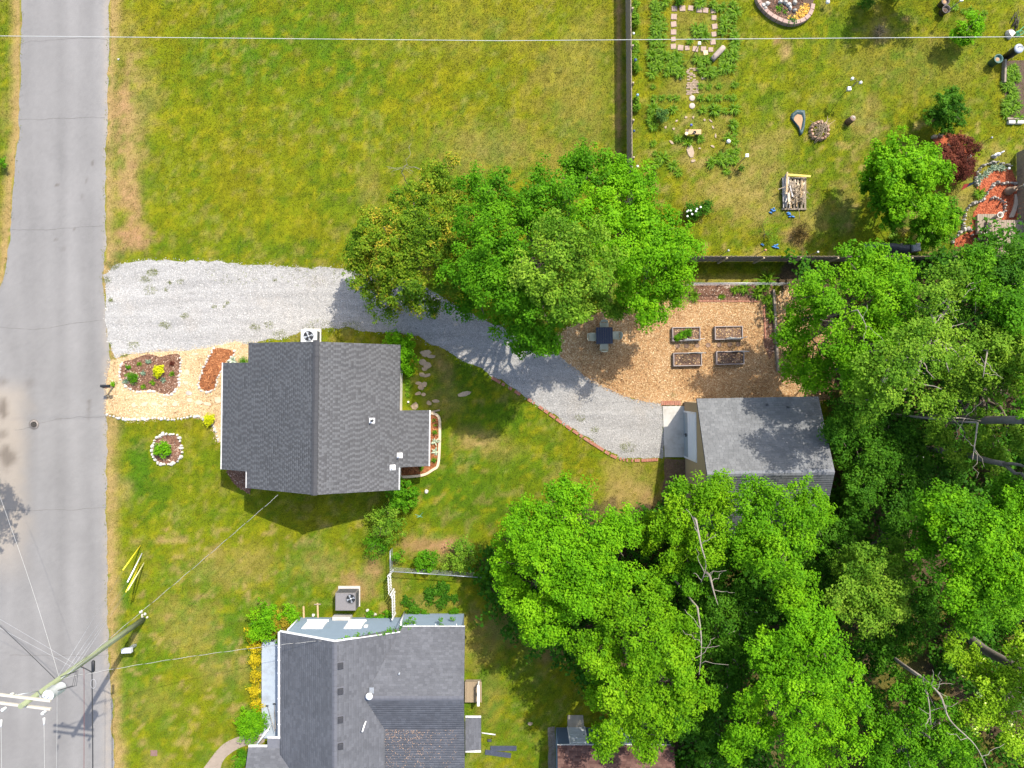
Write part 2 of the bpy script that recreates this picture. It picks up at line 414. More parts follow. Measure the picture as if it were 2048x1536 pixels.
# ------------------------------------------------------------------ lawn colour: living, dry and bare patches
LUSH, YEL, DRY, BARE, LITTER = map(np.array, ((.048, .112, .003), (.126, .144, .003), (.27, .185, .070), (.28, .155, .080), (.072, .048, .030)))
BLOBS = [  # px, py, rx, ry, strength, kind
    (258, 310, 40, 170, .9, 'dry'), (240, 250, 22, 110, .6, 'bare'), (262, 400, 26, 60, .6, 'bare'), (262, 470, 38, 26, .9, 'bare'), (262, 330, 16, 12, .7, 'bare'), (290, 200, 30, 90, .35, 'dry'), (252, 80, 30, 60, .3, 'dry'),
    (980, 300, 150, 60, .38, 'dry'), (1160, 200, 90, 160, .28, 'dry'), (740, 370, 26, 60, .35, 'dry'), (900, 60, 200, 60, .12, 'dry'), (1180, 90, 60, 90, .25, 'dry'),
    (690, 420, 60, 70, .5, 'lush'), (400, 120, 26, 60, .5, 'lush'), (420, 160, 30, 40, .35, 'lush'), (560, 500, 120, 30, .5, 'lush'), (350, 500, 120, 30, .4, 'lush'), (285, 210, 20, 30, .6, 'lush'),
    (290, 370, 24, 60, .55, 'lush'), (235, 500, 26, 16, .9, 'lush'), (820, 330, 60, 50, .3, 'lush'), (1215, 420, 20, 300, .25, 'lush'),
    (275, 930, 40, 75, .95, 'lush'), (310, 1000, 40, 50, .75, 'lush'), (240, 860, 24, 30, .6, 'lush'), (420, 930, 60, 60, .4, 'lush'), (400, 1030, 90, 40, .35, 'lush'), (250, 980, 16, 30, .5, 'dry'),  # first two, left of the round bed: lush here only means darker green
    (335, 1080, 40, 7, .8, 'dry'), (330, 1057, 10, 4, .9, 'bare'), (270, 1083, 14, 10, .6, 'dry'), (450, 1140, 120, 40, .35, 'dry'), (640, 1130, 70, 40, .45, 'dry'), (380, 1250, 80, 70, .32, 'dry'), (720, 1170, 40, 40, .75, 'bare'), (745, 1140, 25, 30, .7, 'bare'),
    (560, 1180, 40, 30, .3, 'lush'), (270, 1340, 34, 110, .7, 'lush'), (300, 1480, 60, 60, .35, 'lush'), (400, 1420, 80, 60, .2, 'lush'), (450, 1340, 60, 40, .35, 'dry'), (250, 1180, 14, 50, .8, 'lush'), (300, 1400, 60, 40, .2, 'dry'),
    (960, 880, 55, 24, .75, 'dry'), (1000, 905, 60, 20, .4, 'dry'), (890, 800, 40, 30, .6, 'dry'), (870, 1092, 60, 22, .95, 'bare'), (905, 1085, 30, 16, .6, 'bare'), (1270, 985, 55, 65, .75, 'dry'), (1240, 940, 40, 30, .4, 'dry'), (1300, 1010, 26, 30, .5, 'bare'),
    (900, 760, 90, 60, .8, 'lush'), (1010, 830, 80, 46, .85, 'lush'), (940, 985, 110, 60, .8, 'lush'), (860, 985, 60, 50, .85, 'lush'), (1060, 930, 80, 50, .65, 'lush'), (815, 770, 16, 50, .9, 'lush'), (1090, 880, 70, 40, .35, 'lush'), (905, 680, 30, 25, .3, 'lush'), (880, 730, 24, 40, .45, 'bare'),
    (860, 1195, 70, 36, .5, 'lush'), (790, 1180, 20, 60, .4, 'bare'), (845, 1205, 40, 20, .35, 'dry'), (960, 1290, 50, 50, .35, 'dry'), (1010, 1260, 60, 40, .4, 'bare'), (980, 1400, 30, 70, .25, 'dry'), (1090, 1290, 60, 40, .5, 'bare'),
    (1685, 60, 40, 44, .7, 'lush'), (1640, 30, 20, 30, .3, 'lush'), (1620, 120, 50, 40, .4, 'lush'), (1700, 150, 40, 40, .3, 'lush'), (1570, 105, 14, 14, 1, 'dry'), (1553, 83, 10, 8, .8, 'bare'), (1765, 62, 26, 20, .7, 'dry'), (1812, 38, 14, 8, .8, 'bare'),
    (1540, 205, 34, 24, .55, 'lush'), (1480, 60, 8, 90, .35, 'lush'), (1500, 380, 110, 70, .55, 'dry'), (1440, 340, 60, 40, .3, 'dry'), (1620, 440, 50, 40, .45, 'dry'), (1530, 300, 50, 60, .4, 'dry'), (1730, 240, 40, 60, .4, 'dry'), (1650, 300, 60, 40, .4, 'lush'), (1410, 475, 60, 30, .4, 'lush'), (1380, 320, 34, 20, .5, 'dry'),
    (1830, 130, 160, 60, .18, 'dry'), (1590, 470, 30, 30, .7, 'bare'), (1400, 260, 44, 50, .28, 'dry'), (1390, 60, 60, 60, .3, 'dry'), (1390, 170, 60, 40, .35, 'dry'), (1930, 420, 30, 60, .45, 'dry'), (1990, 300, 20, 16, .5, 'dry'), (2000, 330, 60, 30, .25, 'dry'), (1940, 490, 30, 30, .7, 'dry'),
    (1690, 410, 26, 60, .3, 'bare'), (1460, 560, 140, 12, .45, 'dry'), (1300, 250, 14, 60, .4, 'lush'), (1270, 60, 14, 80, .5, 'lush'), (1237, 150, 8, 300, .9, 'bare'),
    (15, 100, 14, 120, .5, 'lush'), (10, 330, 14, 40, .9, 'lush'), (14, 420, 12, 60, .4, 'lush'), (10, 240, 14, 40, .5, 'dry'),
    (310, 1530, 24, 30, .3, 'dry'), (1330, 1500, 30, 30, .4, 'dry'), (1400, 1500, 60, 40, .4, 'lush'), (1480, 1520, 60, 30, .5, 'dry'),
]
def lawn_color(x, y):
    x = np.asarray(x, dtype=np.float64); y = np.asarray(y, dtype=np.float64)
    px = x / M + 1024; py = 768 - y / M
    n0 = fbm(x, y, .11, 4, 1); n1 = fbm(x, y, .55, 4, 2); n2 = fbm(x, y, 2.2, 3, 5); n3 = fbm(x, y, 6.5, 2, 8)
    lush = sstep(.47, .84, n0 * .45 + n1 * .4 + n2 * .3 - .03)
    dry = sstep(.60, .82, n1 * .5 + n2 * .35 + n3 * .25 - .02) * .4
    bare = np.zeros_like(x)
    wob = (n1 - .5) * 1.6 + (n2 - .5) * 1.3 + (n3 - .5) * .8
    for bx, by, rx, ry, s, k in BLOBS:
        d = np.sqrt(((px - bx) / rx) ** 2 + ((py - by) / ry) ** 2)
        w = s * sstep(1.35, .35, d + wob * .9)
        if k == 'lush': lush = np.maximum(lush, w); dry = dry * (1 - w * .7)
        elif k == 'dry': dry = np.maximum(dry, w * (.55 + .75 * n3))
        else: bare = np.maximum(bare, w * (.5 + .7 * n3))
    l, r = road_edges(y)
    vr = sstep(1.15, .1, (x - r) + wob * .35); vl = sstep(1.0, .1, (l - x) + wob * .3)
    inr = (py < 800) & (x < l)
    dry = np.maximum(dry, np.clip(vr * (x > r) * 1.05 * (.6 + .6 * n3), 0, 1))
    dry = np.maximum(dry, np.clip(vl * inr * 1.1 * (.7 + .5 * n3), 0, 1))
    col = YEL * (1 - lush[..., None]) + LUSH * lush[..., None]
    wm = sstep(.40, .68, fbm(x, y, .21, 3, 21))[..., None]
    col = col * (1 + wm * np.array([.12, -.02, .2]) * (1 - lush[..., None]))
    col = col * (.70 + .62 * n2[..., None]) * (.86 + .28 * n3[..., None])
    mow = np.where(py < 540, np.sin(x * 5.3 + (n1 - .5) * 1.2), np.where((px < 720) & (py > 840), np.sin(y * 5.3 + (n1 - .5) * 1.2), 0.0)); col = col * (1 + .035 * mow[..., None])
    yf = (sstep(.60, .76, fbm(x, y, 2.6, 2, 44)) * .6)[..., None]; col = col * (1 - yf) + np.array([.215, .195, .006]) * yf
    gf = (sstep(.60, .74, fbm(x, y, 1.9, 3, 47)) * .55)[..., None]; col = col * (1 - gf) + np.array([.058, .112, .004]) * gf
    dry = np.maximum(dry, sstep(.60, .76, fbm(x, y, 2.1, 3, 51)) * (.30 + .40 * n0) * np.where(((px < 780) & (py > 1050)) | ((px > 1280) & (py > 230) & (py < 520)), 1.15, .6))
    d = np.clip(dry, 0, 1)[..., None]; col = col * (1 - d) + DRY * (.75 + .5 * n3[..., None]) * d
    b = np.clip(bare, 0, 1)[..., None]; col = col * (1 - b) + BARE * (.75 + .5 * n3[..., None]) * b
    wd = inpoly(x + (n1 - .5) * 2, y + (n2 - .5) * 2, wWOODS)
    f = (wd * (.55 + .4 * sstep(.35, .6, n1)))[..., None]
    col = col * (1 - f) + LITTER * (.6 + .8 * n2[..., None]) * f
    return col * .93

# ------------------------------------------------------------------ ground sheet
def axis(lo, hi, step, far):
    mid = list(np.arange(lo, hi + 1e-6, step))
    ext = []; d = step; a = hi
    while a < far: d *= 1.5; a += d; ext.append(a)
    left = []; d = step; a = lo
    while a > -far: d *= 1.5; a -= d; left.append(a)
    return np.array(left[::-1] + mid + ext)
gx = axis(-33.5, 33.5, .24, 400); gy = axis(-26, 26, .24, 400)
GX, GY = np.meshgrid(gx, gy)
V = np.stack([GX.ravel(), GY.ravel(), np.zeros(GX.size)], 1)
nx, ny = len(gx), len(gy)
idx = np.arange(nx * ny).reshape(ny, nx)
F = np.stack([idx[:-1, :-1].ravel(), idx[:-1, 1:].ravel(), idx[1:, 1:].ravel(), idx[1:, :-1].ravel()], 1)
lawn_m = mat_tint('lawn', .95, 16, .55, .6, spec=.1)
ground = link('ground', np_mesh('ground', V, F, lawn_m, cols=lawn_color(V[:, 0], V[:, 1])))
tag(ground, 'patchy green and yellow lawn with dry spots', 'lawn', kind='structure')

# ------------------------------------------------------------------ road
ry = np.concatenate([np.arange(-60, -26, 2.0), np.arange(-26, 26, .16), np.arange(26, 46, 2.0)])
nc = 44
rl, rr_ = road_edges(ry)
t = np.linspace(0, 1, nc)
RX = rl[:, None] * (1 - t) + rr_[:, None] * t; RY = np.repeat(ry[:, None], nc, 1)
px = RX / M + 1024; py = 768 - RY / M
n1 = fbm(RX, RY, .5, 4, 41); n2 = fbm(RX * 1.0, RY * .12, 1.1, 3, 42); n3 = fbm(RX, RY, 3.0, 3, 43)
n4 = fbm(RX, RY, 7.0, 2, 45); base = .176 * (.74 + .20 * n1 + .24 * n2 + .14 * n4)
base = base * (1 - .10 * np.exp(-((px - 122) / 14) ** 2)) * (1 - .07 * np.exp(-((px - 182) / 12) ** 2)) * (1 - .06 * np.exp(-((px - 62) / 14) ** 2)) * (1 + .05 * np.exp(-((px - 150) / 16) ** 2))
tan_ = np.exp(-((px - 215) / 9) ** 2) * .45 * n3 * 1.4
dirtx = sstep(78, 10, px + (n1 - .5) * 60) * sstep(745, 800, py) * sstep(1190, 1060, py)
tan_ = np.maximum(tan_, dirtx * .5)
rc = base[..., None] * np.array([1.0, .955, .905])
rc = rc * (1 - tan_[..., None]) + np.array([.33, .27, .20]) * tan_[..., None]
for bx, by, rx, rY, s in [(114, 370, 3, 3, .8), (149, 458, 3, 2.5, .6), (112, 479, 3, 2.5, .5), (185, 327, 3, 6, .65), (173, 360, 2.5, 8, .4), (165, 393, 2.5, 8, .4), (27, 440, 2, 2, .6), (128, 497, 5, 6, .25),
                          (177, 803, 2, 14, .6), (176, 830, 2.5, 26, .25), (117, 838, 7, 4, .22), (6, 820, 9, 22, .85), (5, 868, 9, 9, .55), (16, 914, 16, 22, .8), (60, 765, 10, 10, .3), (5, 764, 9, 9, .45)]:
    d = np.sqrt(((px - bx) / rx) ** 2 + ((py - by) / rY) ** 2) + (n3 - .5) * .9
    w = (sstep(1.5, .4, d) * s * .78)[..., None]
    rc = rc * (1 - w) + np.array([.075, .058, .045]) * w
V = np.stack([RX.ravel(), RY.ravel(), np.full(RX.size, .004)], 1)
idx = np.arange(RX.size).reshape(RX.shape)
F = np.stack([idx[:-1, :-1].ravel(), idx[:-1, 1:].ravel(), idx[1:, 1:].ravel(), idx[1:, :-1].ravel()], 1)
road_m = mat_tint('old_asphalt', .92, 38, .24, .35, spec=.2, finer=160)
road = link('road', np_mesh('road', V, F, road_m, cols=rc.reshape(-1, 3)))
tag(road, 'pale worn asphalt road with fine cracks', 'road', kind='structure')
crack_m = mat('crack_filler', (.120, .112, .102), .95, .3, 8, 60, .1)
for k, pts in enumerate([[(38, 90), (60, 84), (110, 80), (160, 76), (214, 78)], [(35, 240), (90, 238), (150, 236), (211, 235)],
                         [(20, 460), (110, 460), (165, 454), (206, 452)],
                         [(0, 655), (60, 660), (100, 657), (140, 648), (205, 640)], [(75, 847), (120, 838), (160, 834), (212, 833)], [(8, 1020), (70, 1020), (140, 1020), (213, 1014)],
                         [(40, 1000), (30, 1040)], [(30, 860), (60, 856)], [(20, 1310), (110, 1312), (214, 1311)]]):
    w = organic(pts, .05, .18, False, 60 + k, closed=False)
    vs = []; fs = []
    for i, (x, y) in enumerate(w):
        h = .007 + .008 * random.random()
        vs += [(x, y - h, .008), (x, y + h, .008)]
        if i: fs.append((2 * i - 2, 2 * i, 2 * i + 1, 2 * i - 1))
    link('crack', MB().add(vs, fs).mesh('crack', crack_m), road)

def sheet(name, poly, z, m, label, cat=None, kind='structure'):
    # fan of strips would fold on concave outlines: let bmesh fill it
    a = sum(p[0] * q[1] - q[0] * p[1] for p, q in zip(poly, poly[1:] + poly[:1]))
    if a < 0: poly = poly[::-1]
    me = bpy.data.meshes.new(name); bm = bmesh.new()
    vs = [bm.verts.new((x, y, z)) for x, y in poly]
    es = [bm.edges.new((vs[i], vs[(i + 1) % len(vs)])) for i in range(len(vs))]
    bmesh.ops.triangle_fill(bm, use_beauty=True, use_dissolve=False, edges=es, normal=(0, 0, 1))
    for f in bm.faces:
        if f.normal.z < 0: f.normal_flip()
    bm.to_mesh(me); bm.free()
    return tag(link(name, me, None, m), label, cat, None, kind)

def gravel_mat():
    m, nt, b, out = nodes_of('white_gravel'); p = pos_node(nt)
    big = noise(nt, p, .35, 5, .6); mid = noise(nt, p, 2.2, 5, .7)
    v = nt.nodes.new('ShaderNodeTexVoronoi'); v.inputs['Scale'].default_value = 26; nt.links.new(p, v.inputs['Vector'])
    g = mixc(nt, ramp(nt, mid, [(.35, 0.0), (.75, .6)]), (.345, .333, .312), (.27, .26, .242))
    g = mixc(nt, ramp(nt, big, [(.55, 0.0), (.75, .35)]), g, (.34, .285, .22))
    trk = noise(nt, p, 1.5, 4, .6, (.12, 1, 1)); g = mixc(nt, 1.0, g, ramp(nt, trk, [(.3, .80), (.7, 1.14)]), 'MULTIPLY')
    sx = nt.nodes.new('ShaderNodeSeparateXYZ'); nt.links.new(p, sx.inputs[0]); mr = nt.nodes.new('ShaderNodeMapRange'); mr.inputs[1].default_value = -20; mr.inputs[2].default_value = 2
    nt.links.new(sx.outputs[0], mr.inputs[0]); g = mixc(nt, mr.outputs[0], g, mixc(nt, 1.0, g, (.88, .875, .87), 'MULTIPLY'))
    c = mixc(nt, 1.0, g, ramp(nt, v.outputs['Color'], [(.1, .72), (.9, 1.18)]), 'MULTIPLY')
    nt.links.new(c, b.inputs['Base Color']); b.inputs['Roughness'].default_value = .95; b.inputs['Specular IOR Level'].default_value = .15
    bump(nt, b, v.outputs['Distance'], .9, .03)
    return m
gravel_m = gravel_mat()
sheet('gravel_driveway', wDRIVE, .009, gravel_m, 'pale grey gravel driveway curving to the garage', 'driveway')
chipbase = mat('wood_chip_bed', (.47, .33, .17), .95, .3, 3, 45, .8, dirt=(.30, .17, .075))
chipbase_b = mat('wood_chip_yard', (.36, .20, .085), .95, .35, 3, 45, .8, dirt=(.25, .12, .05))
sheet('wood_chip_front_garden', wCHIPF, .014, chipbase, 'pale wood chip garden in front of the house', 'wood chips')
sheet('wood_chip_yard', wCHIPB, .014, chipbase_b, 'golden wood chip yard round the raised beds', 'wood chips')
mulch_b = mat('brown_mulch', (.15, .075, .045), .97, .4, 6, 50, .8)
mulch_o = mat('orange_mulch', (.24, .085, .03), .97, .4, 6, 50, .8)
mulch_r = mat('red_mulch', (.33, .080, .032), .97, .3, 6, 50, .8)
sheet('mulch_bed', wA, .022, mulch_b, 'brown mulch bed with yellow shrub by the road', 'flower bed')
sheet('mulch_bed', wB, .022, mulch_o, 'kidney shaped orange mulch bed beside the porch', 'flower bed')
sheet('mulch_bed', wC, .022, mulch_b, 'round brown mulch bed in the front lawn', 'flower bed')
sheet('mulch_bed', wD, .022, mulch_o, 'rust mulch bed with agaves behind the house', 'flower bed')
sheet('mulch_bed', wE, .022, mulch_b, 'small brown mulch bed below the front porch corner', 'flower bed')
sheet('mulch_bed', wN, .022, mulch_b, 'brown planting strip inside the wire fence', 'flower bed')
sheet('mulch_bed', wRED, .022, mulch_r, 'red mulch terraces beside the wooden deck', 'flower bed')
sheet('vegetable_plot', wVEG, .022, soil, 'soil plot full of grassy greens at the right edge', 'vegetable bed')
sheet('garden_path', wPATHC, .02, mat('tan_concrete', (.25, .20, .155), .9, .2, 3, 50, .2), 'curving concrete path to the grey porch', 'path')

# ------------------------------------------------------------------ loose pieces: grass blades, chips, stones
def rand_in(poly, dens, pad=0.0):
    a = np.array(poly); lo = a.min(0) - pad; hi = a.max(0) + pad
    n = int((hi[0] - lo[0]) * (hi[1] - lo[1]) * dens)
    x = RNG.uniform(lo[0], hi[0], n); y = RNG.uniform(lo[1], hi[1], n)
    j = RNG.normal(0, max(pad, 1e-6), (2, n))
    k = inpoly(x + j[0], y + j[1], poly)
    return x[k], y[k]
def inframe(x, y, m=1.0):
    return (np.abs(x) < 32 + m) & (np.abs(y) < 24.2 + m)
def blades(x, y, z, length, width, cols, per=2, name='grass', m=None, spread=.05):
    n = len(x)
    x = np.repeat(x, per) + RNG.normal(0, spread, n * per); y = np.repeat(y, per) + RNG.normal(0, spread, n * per)
    N = n * per
    L = length * RNG.uniform(.6, 1.4, N); w = width * RNG.uniform(.7, 1.3, N)
    a = RNG.uniform(0, 2 * np.pi, N); lean = RNG.uniform(.3, 1.0, N)
    dx, dy = np.cos(a), np.sin(a)
    b1 = np.stack([x - dy * w, y + dx * w, np.full(N, z)], 1); b2 = np.stack([x + dy * w, y - dx * w, np.full(N, z)], 1)
    tp = np.stack([x + dx * L * lean, y + dy * L * lean, z + L * (1.05 - lean * .7)], 1)
    V = np.stack([b1, b2, tp], 1).reshape(-1, 3); F = np.arange(3 * N).reshape(-1, 3)
    c = np.repeat(np.repeat(cols, per, 0) * RNG.uniform(.72, 1.3, (N, 1)), 3, 0)
    return np_mesh(name, V, F, m, cols=c)
def scatter_grass():
    x = RNG.uniform(-32.5, 32.5, 395000); y = RNG.uniform(-24.6, 24.6, 395000)
    jx = RNG.normal(0, .09, x.size); jy = RNG.normal(0, .09, x.size)
    X, Y = x + jx, y + jy
    l, r = road_edges(Y)
    k = ~((X > l) & (X < r))
    for poly in (wDRIVE, wCHIPF, wCHIPB, wA, wC, wD, wE, wN, wRED, wRING, wPATHC): k &= ~inpoly(X, Y, poly)
    k &= ~(inpoly(X, Y, wWOODS) & (RNG.random(x.size) < .6))
    for (x0, x1, y0, y1) in ((-16.5, -5.2, -5.6, 2.0), (10.6, 17.4, -8.6, -.9), (-13.2, -2.8, -24.6, -14.4), (2.7, 9.4, -24.6, -21.2)):
        k &= ~((X > x0) & (X < x1) & (Y > y0) & (Y < y1))
    x, y = x[k], y[k]
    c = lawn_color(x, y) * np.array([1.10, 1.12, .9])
    thin = np.clip((c[:, 0] - .17) / .12, 0, .75)                     # fewer blades where the soil shows
    k = RNG.random(x.size) > thin
    m = mat_tint('grass_blades', .75, amt=0, trans=.25, spec=.2)
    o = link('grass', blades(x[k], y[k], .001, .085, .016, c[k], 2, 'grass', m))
    tag(o, 'short lawn grass blades', 'grass', kind='stuff')
scatter_grass()
def chips(name, poly, dens, size, m, z, label, cat, pad=.05, aspect=.38, tilt=.35, avoid=()):
    x, y = rand_in(poly, dens, pad); k = inframe(x, y)
    for q in avoid: k &= ~inpoly(x, y, q)
    x, y = x[k], y[k]; N = len(x)
    L = size * RNG.lognormal(0, .35, N); w = L * aspect * RNG.uniform(.6, 1.4, N); a = RNG.uniform(0, 6.283, N)
    d = np.stack([np.cos(a), np.sin(a), RNG.uniform(-tilt, tilt, N)], 1); e = np.stack([-np.sin(a), np.cos(a), RNG.uniform(-tilt, tilt, N)], 1)
    c = np.stack([x, y, z + .012 + RNG.uniform(0, .018, N)], 1)
    d = d * (L / 2)[:, None]; e = e * (w / 2)[:, None]
    V = np.stack([c - d - e * .7, c + d - e, c + d * .9 + e, c - d + e], 1).reshape(-1, 3)
    o = link(name, np_mesh(name, V, np.arange(4 * N).reshape(-1, 4), m, attrs={'rnd': np.repeat(np.clip(RNG.random(N) + (fbm(x, y, .7, 4, 63) - .5) * .7, 0, 1), 4)}))
    return tag(o, label, cat, kind='stuff')
chip_m = mat_attr('wood_chip_pieces', 0, 0, extra=[(0, (.20, .12, .055)), (.2, (.42, .28, .135)), (.6, (.56, .42, .235)), (1, (.70, .58, .39))])
chip_b = mat_attr('yard_chip_pieces', 0, 0, extra=[(0, (.11, .05, .02)), (.25, (.31, .18, .075)), (.65, (.47, .31, .15)), (1, (.64, .48, .28))])
chips('wood_chips', wCHIPF, 800, .046, chip_m, .014, 'loose pale wood chips in the front garden', 'wood chips', .12, avoid=(wA, wB))
chips('wood_chips', wCHIPB, 720, .048, chip_b, .014, 'loose golden wood chips in the back yard', 'wood chips', .12, avoid=(wN,))
mb = mat_attr('mulch_pieces_brown', 0, 0, extra=[(0, (.05, .022, .014)), (.5, (.17, .085, .05)), (.9, (.30, .17, .11)), (1, (.5, .38, .28))])
mo = mat_attr('mulch_pieces_orange', 0, 0, extra=[(0, (.08, .025, .01)), (.5, (.26, .095, .034)), (1, (.46, .20, .08))])
mr = mat_attr('mulch_pieces_red', 0, 0, extra=[(0, (.16, .026, .01)), (.5, (.36, .090, .036)), (1, (.52, .17, .075))])
for poly, mm, lb in ((wA, mb, 'loose brown mulch in the roadside bed'), (wB, mo, 'loose orange mulch in the kidney bed'), (wC, mb, 'loose brown mulch in the round bed'),
                     (wD, mo, 'loose rust mulch in the agave bed'), (wE, mb, 'loose brown mulch under the porch corner'), (wN, mb, 'loose brown mulch in the planting strip'), (wRED, mr, 'loose red mulch on the terraces')):
    chips('mulch', poly, 300, .07, mm, .022, lb, 'mulch', .02)
def stones():
    x, y = rand_in(wDRIVE, 190, .12); N = len(x); r = .030 * RNG.lognormal(0, .3, N); a = RNG.uniform(0, 6.283, N)
    vs = []
    for q in range(3):
        an = a + q * 2.094 + RNG.normal(0, .2, N); vs.append(np.stack([x + np.cos(an) * r, y + np.sin(an) * r, np.full(N, .006)], 1))
    vs.append(np.stack([x, y, .009 + r * .7], 1))
    V = np.stack(vs, 1).reshape(-1, 3); b = (np.arange(N) * 4)[:, None]
    F = np.concatenate([b + np.array([[0, 1, 3]]), b + np.array([[1, 2, 3]]), b + np.array([[2, 0, 3]])])
    m = mat_attr('gravel_pieces', 0, 0, extra=[(0, (.15, .146, .14)), (.3, (.295, .284, .266)), (.8, (.40, .388, .362)), (1, (.56, .545, .51))])
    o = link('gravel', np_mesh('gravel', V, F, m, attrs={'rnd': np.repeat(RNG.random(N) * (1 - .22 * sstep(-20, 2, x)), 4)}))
    tag(o, 'loose pale gravel stones on the driveway', 'gravel', kind='stuff')
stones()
# weeds in the gravel and along its rim
def weeds():
    spots = [(305, 545, 14, 30), (290, 560, 10, 18), (300, 580, 12, 16), (340, 565, 3, 8), (332, 580, 3, 6), (430, 613, 5, 6), (360, 563, 8, 8), (550, 560, 4, 6), (450, 612, 4, 4), (370, 632, 10, 14), (330, 650, 16, 22), (510, 655, 12, 18), (540, 650, 10, 12), (265, 690, 18, 18), (250, 712, 6, 12), (500, 690, 14, 14), (455, 605, 4, 6),
             (640, 660, 30, 50), (700, 657, 30, 40), (560, 670, 22, 24), (1255, 895, 16, 26), (1190, 860, 10, 12), (1160, 835, 12, 12), (1090, 700, 5, 10), (225, 530, 16, 40), (215, 560, 8, 16), (470, 528, 60, 50), (620, 536, 60, 50), (222, 690, 4, 6), (232, 765, 5, 14), (222, 600, 5, 12), (1345, 790, 8, 10), (252, 800, 6, 8)]
    xs = []; ys = []
    for bx, by, r, n in spots:
        n = int(n * 2.6); a = RNG.uniform(0, 6.283, n); q = np.sqrt(RNG.random(n)) * r * RNG.uniform(.7, 1.2)
        wx, wy = W(bx, by); xs.append(wx + np.cos(a) * q * M); ys.append(wy + np.sin(a) * q * M * .6)
    x = np.concatenate(xs); y = np.concatenate(ys)
    c = np.array([.155, .175, .045]) * RNG.uniform(.6, 1.5, (len(x), 1)) * np.array([1, 1, 1])
    m = mat_tint('grass_blades')
    tag(link('weeds', blades(x, y, .012, .055, .014, c, 4, 'weeds', m, .05)), 'small weeds sprouting through the gravel', 'weeds', kind='stuff')
weeds()
# ------------------------------------------------------------------ buildings
def clip_row(poly, o, u, v, t):
    """interval of the u coordinate where the line v = t crosses a 2D polygon"""
    q = [((p[0] - o[0]) * u[0] + (p[1] - o[1]) * u[1], (p[0] - o[0]) * v[0] + (p[1] - o[1]) * v[1]) for p in poly]
    xs = []
    for (a, b), (c, d) in zip(q, q[1:] + q[:1]):
        if (b > t) != (d > t): xs.append(a + (c - a) * (t - b) / (d - b))
    xs.sort()
    return list(zip(xs[0::2], xs[1::2]))
def shingle_mesh(name, poly, o, v, z0, slope, m, expo=.145, tab=(.14, .32), lift=.006, pattern=False):
    """overlapping tabs laid in courses over a roof plane; v = up-slope direction in plan"""
    u = (v[1], -v[0])
    tm = max((p[0] - o[0]) * v[0] + (p[1] - o[1]) * v[1] for p in poly)
    e = expo / math.sqrt(1 + slope * slope); V = []; Fq = []; A = []
    t = 0.0; row = 0
    while t < tm - .01:
        t2 = min(t + e * 1.06, tm)
        for a, b in clip_row(poly, o, u, v, min(t + e * .5, tm - .004)):
            x = a; first = True; ti = int(RNG.integers(0, 2))
            while x < b - .005:
                w = random.uniform(*tab)
                if first: w *= random.choice((.34, .67, 1)) if pattern else random.uniform(.3, 1); first = False
                x2 = min(x + w, b)
                if b - x2 < .03: x2 = b
                g = .004; lf = lift * random.uniform(.7, 1.4); c = random.random(); ti += 1
                if pattern and random.random() < .82: c = (random.uniform(.72, 1) if ti % 2 else random.uniform(0, .45))
                def pt(uu, vv, h): return (o[0] + u[0] * uu + v[0] * vv, o[1] + u[1] * uu + v[1] * vv, z0 + slope * vv + h)
                k = len(V)
                jt = random.uniform(-.004, .004)
                V += [pt(x + g, t + jt, lf), pt(x2 - g, t + jt, lf), pt(x2 - g, t2, .003), pt(x + g, t2, .003), pt(x + g, t + jt, -.004), pt(x2 - g, t + jt, -.004)]
                A += [c] * 6
                Fq += [(k, k + 1, k + 2, k + 3), (k + 4, k + 5, k + 1, k)]
                x = x2
        t += e; row += 1
    return np_mesh(name, np.array(V), np.array(Fq), m, attrs={'rnd': np.array(A)})
def shingle_mat(name, stops, big=(.85, 1.12), streak=None):
    m, nt, b, out = nodes_of(name)
    a = nt.nodes.new('ShaderNodeAttribute'); a.attribute_name = 'rnd'
    c = ramp(nt, a.outputs['Fac'], stops)
    p = pos_node(nt)
    c = mixc(nt, 1.0, c, ramp(nt, noise(nt, p, .8, 5, .65), [(.3, big[0]), (.7, big[1])]), 'MULTIPLY')
    n2 = noise(nt, p, 120, 2, .6)
    c = mixc(nt, 1.0, c, ramp(nt, n2, [(.2, .78), (.8, 1.22)]), 'MULTIPLY')
    nt.links.new(c, b.inputs['Base Color']); b.inputs['Roughness'].default_value = .95; b.inputs['Specular IOR Level'].default_value = .25
    bump(nt, b, n2, .3, .006)
    return m
def slab(name, poly, o, v, z0, slope, m, parent, thick=.13):
    a = sum(p[0] * q[1] - q[0] * p[1] for p, q in zip(poly, poly[1:] + poly[:1]))
    if a < 0: poly = poly[::-1]
    zs = [z0 + slope * ((p[0] - o[0]) * v[0] + (p[1] - o[1]) * v[1]) for p in poly]
    return MB().prism(poly, [z - thick for z in zs], [z - .008 for z in zs]).build(name, m, parent)
def roof_plane(parent, poly, o, v, z0, slope, deckm, shm, expo=.145, tab=(.14, .32), pattern=False):
    r = slab('roof', poly, o, v, z0, slope, roofdeck, parent)
    s = link('shingles', shingle_mesh('shingles', poly, o, v, z0, slope, shm, expo, tab, .006, pattern), r)
    s['kind'] = 'stuff'
    return r
roofdeck = mat('roof_deck', (.085, .086, .092), .95, .15, 3, 60, .2)
def rect(x0, x1, y0, y1): return [(x0, y0), (x1, y0), (x1, y1), (x0, y1)]
sh_main = shingle_mat('main_house_shingles', [(0, (.072, .071, .072)), (.4, (.083, .082, .084)), (.6, (.094, .094, .095)), (.75, (.108, .108, .110)), (1, (.116, .116, .118))], (.94, 1.05))
sh_neigh = shingle_mat('neighbour_shingles', [(0, (.082, .084, .092)), (.5, (.094, .096, .105)), (1, (.108, .110, .120))], (.88, 1.1))
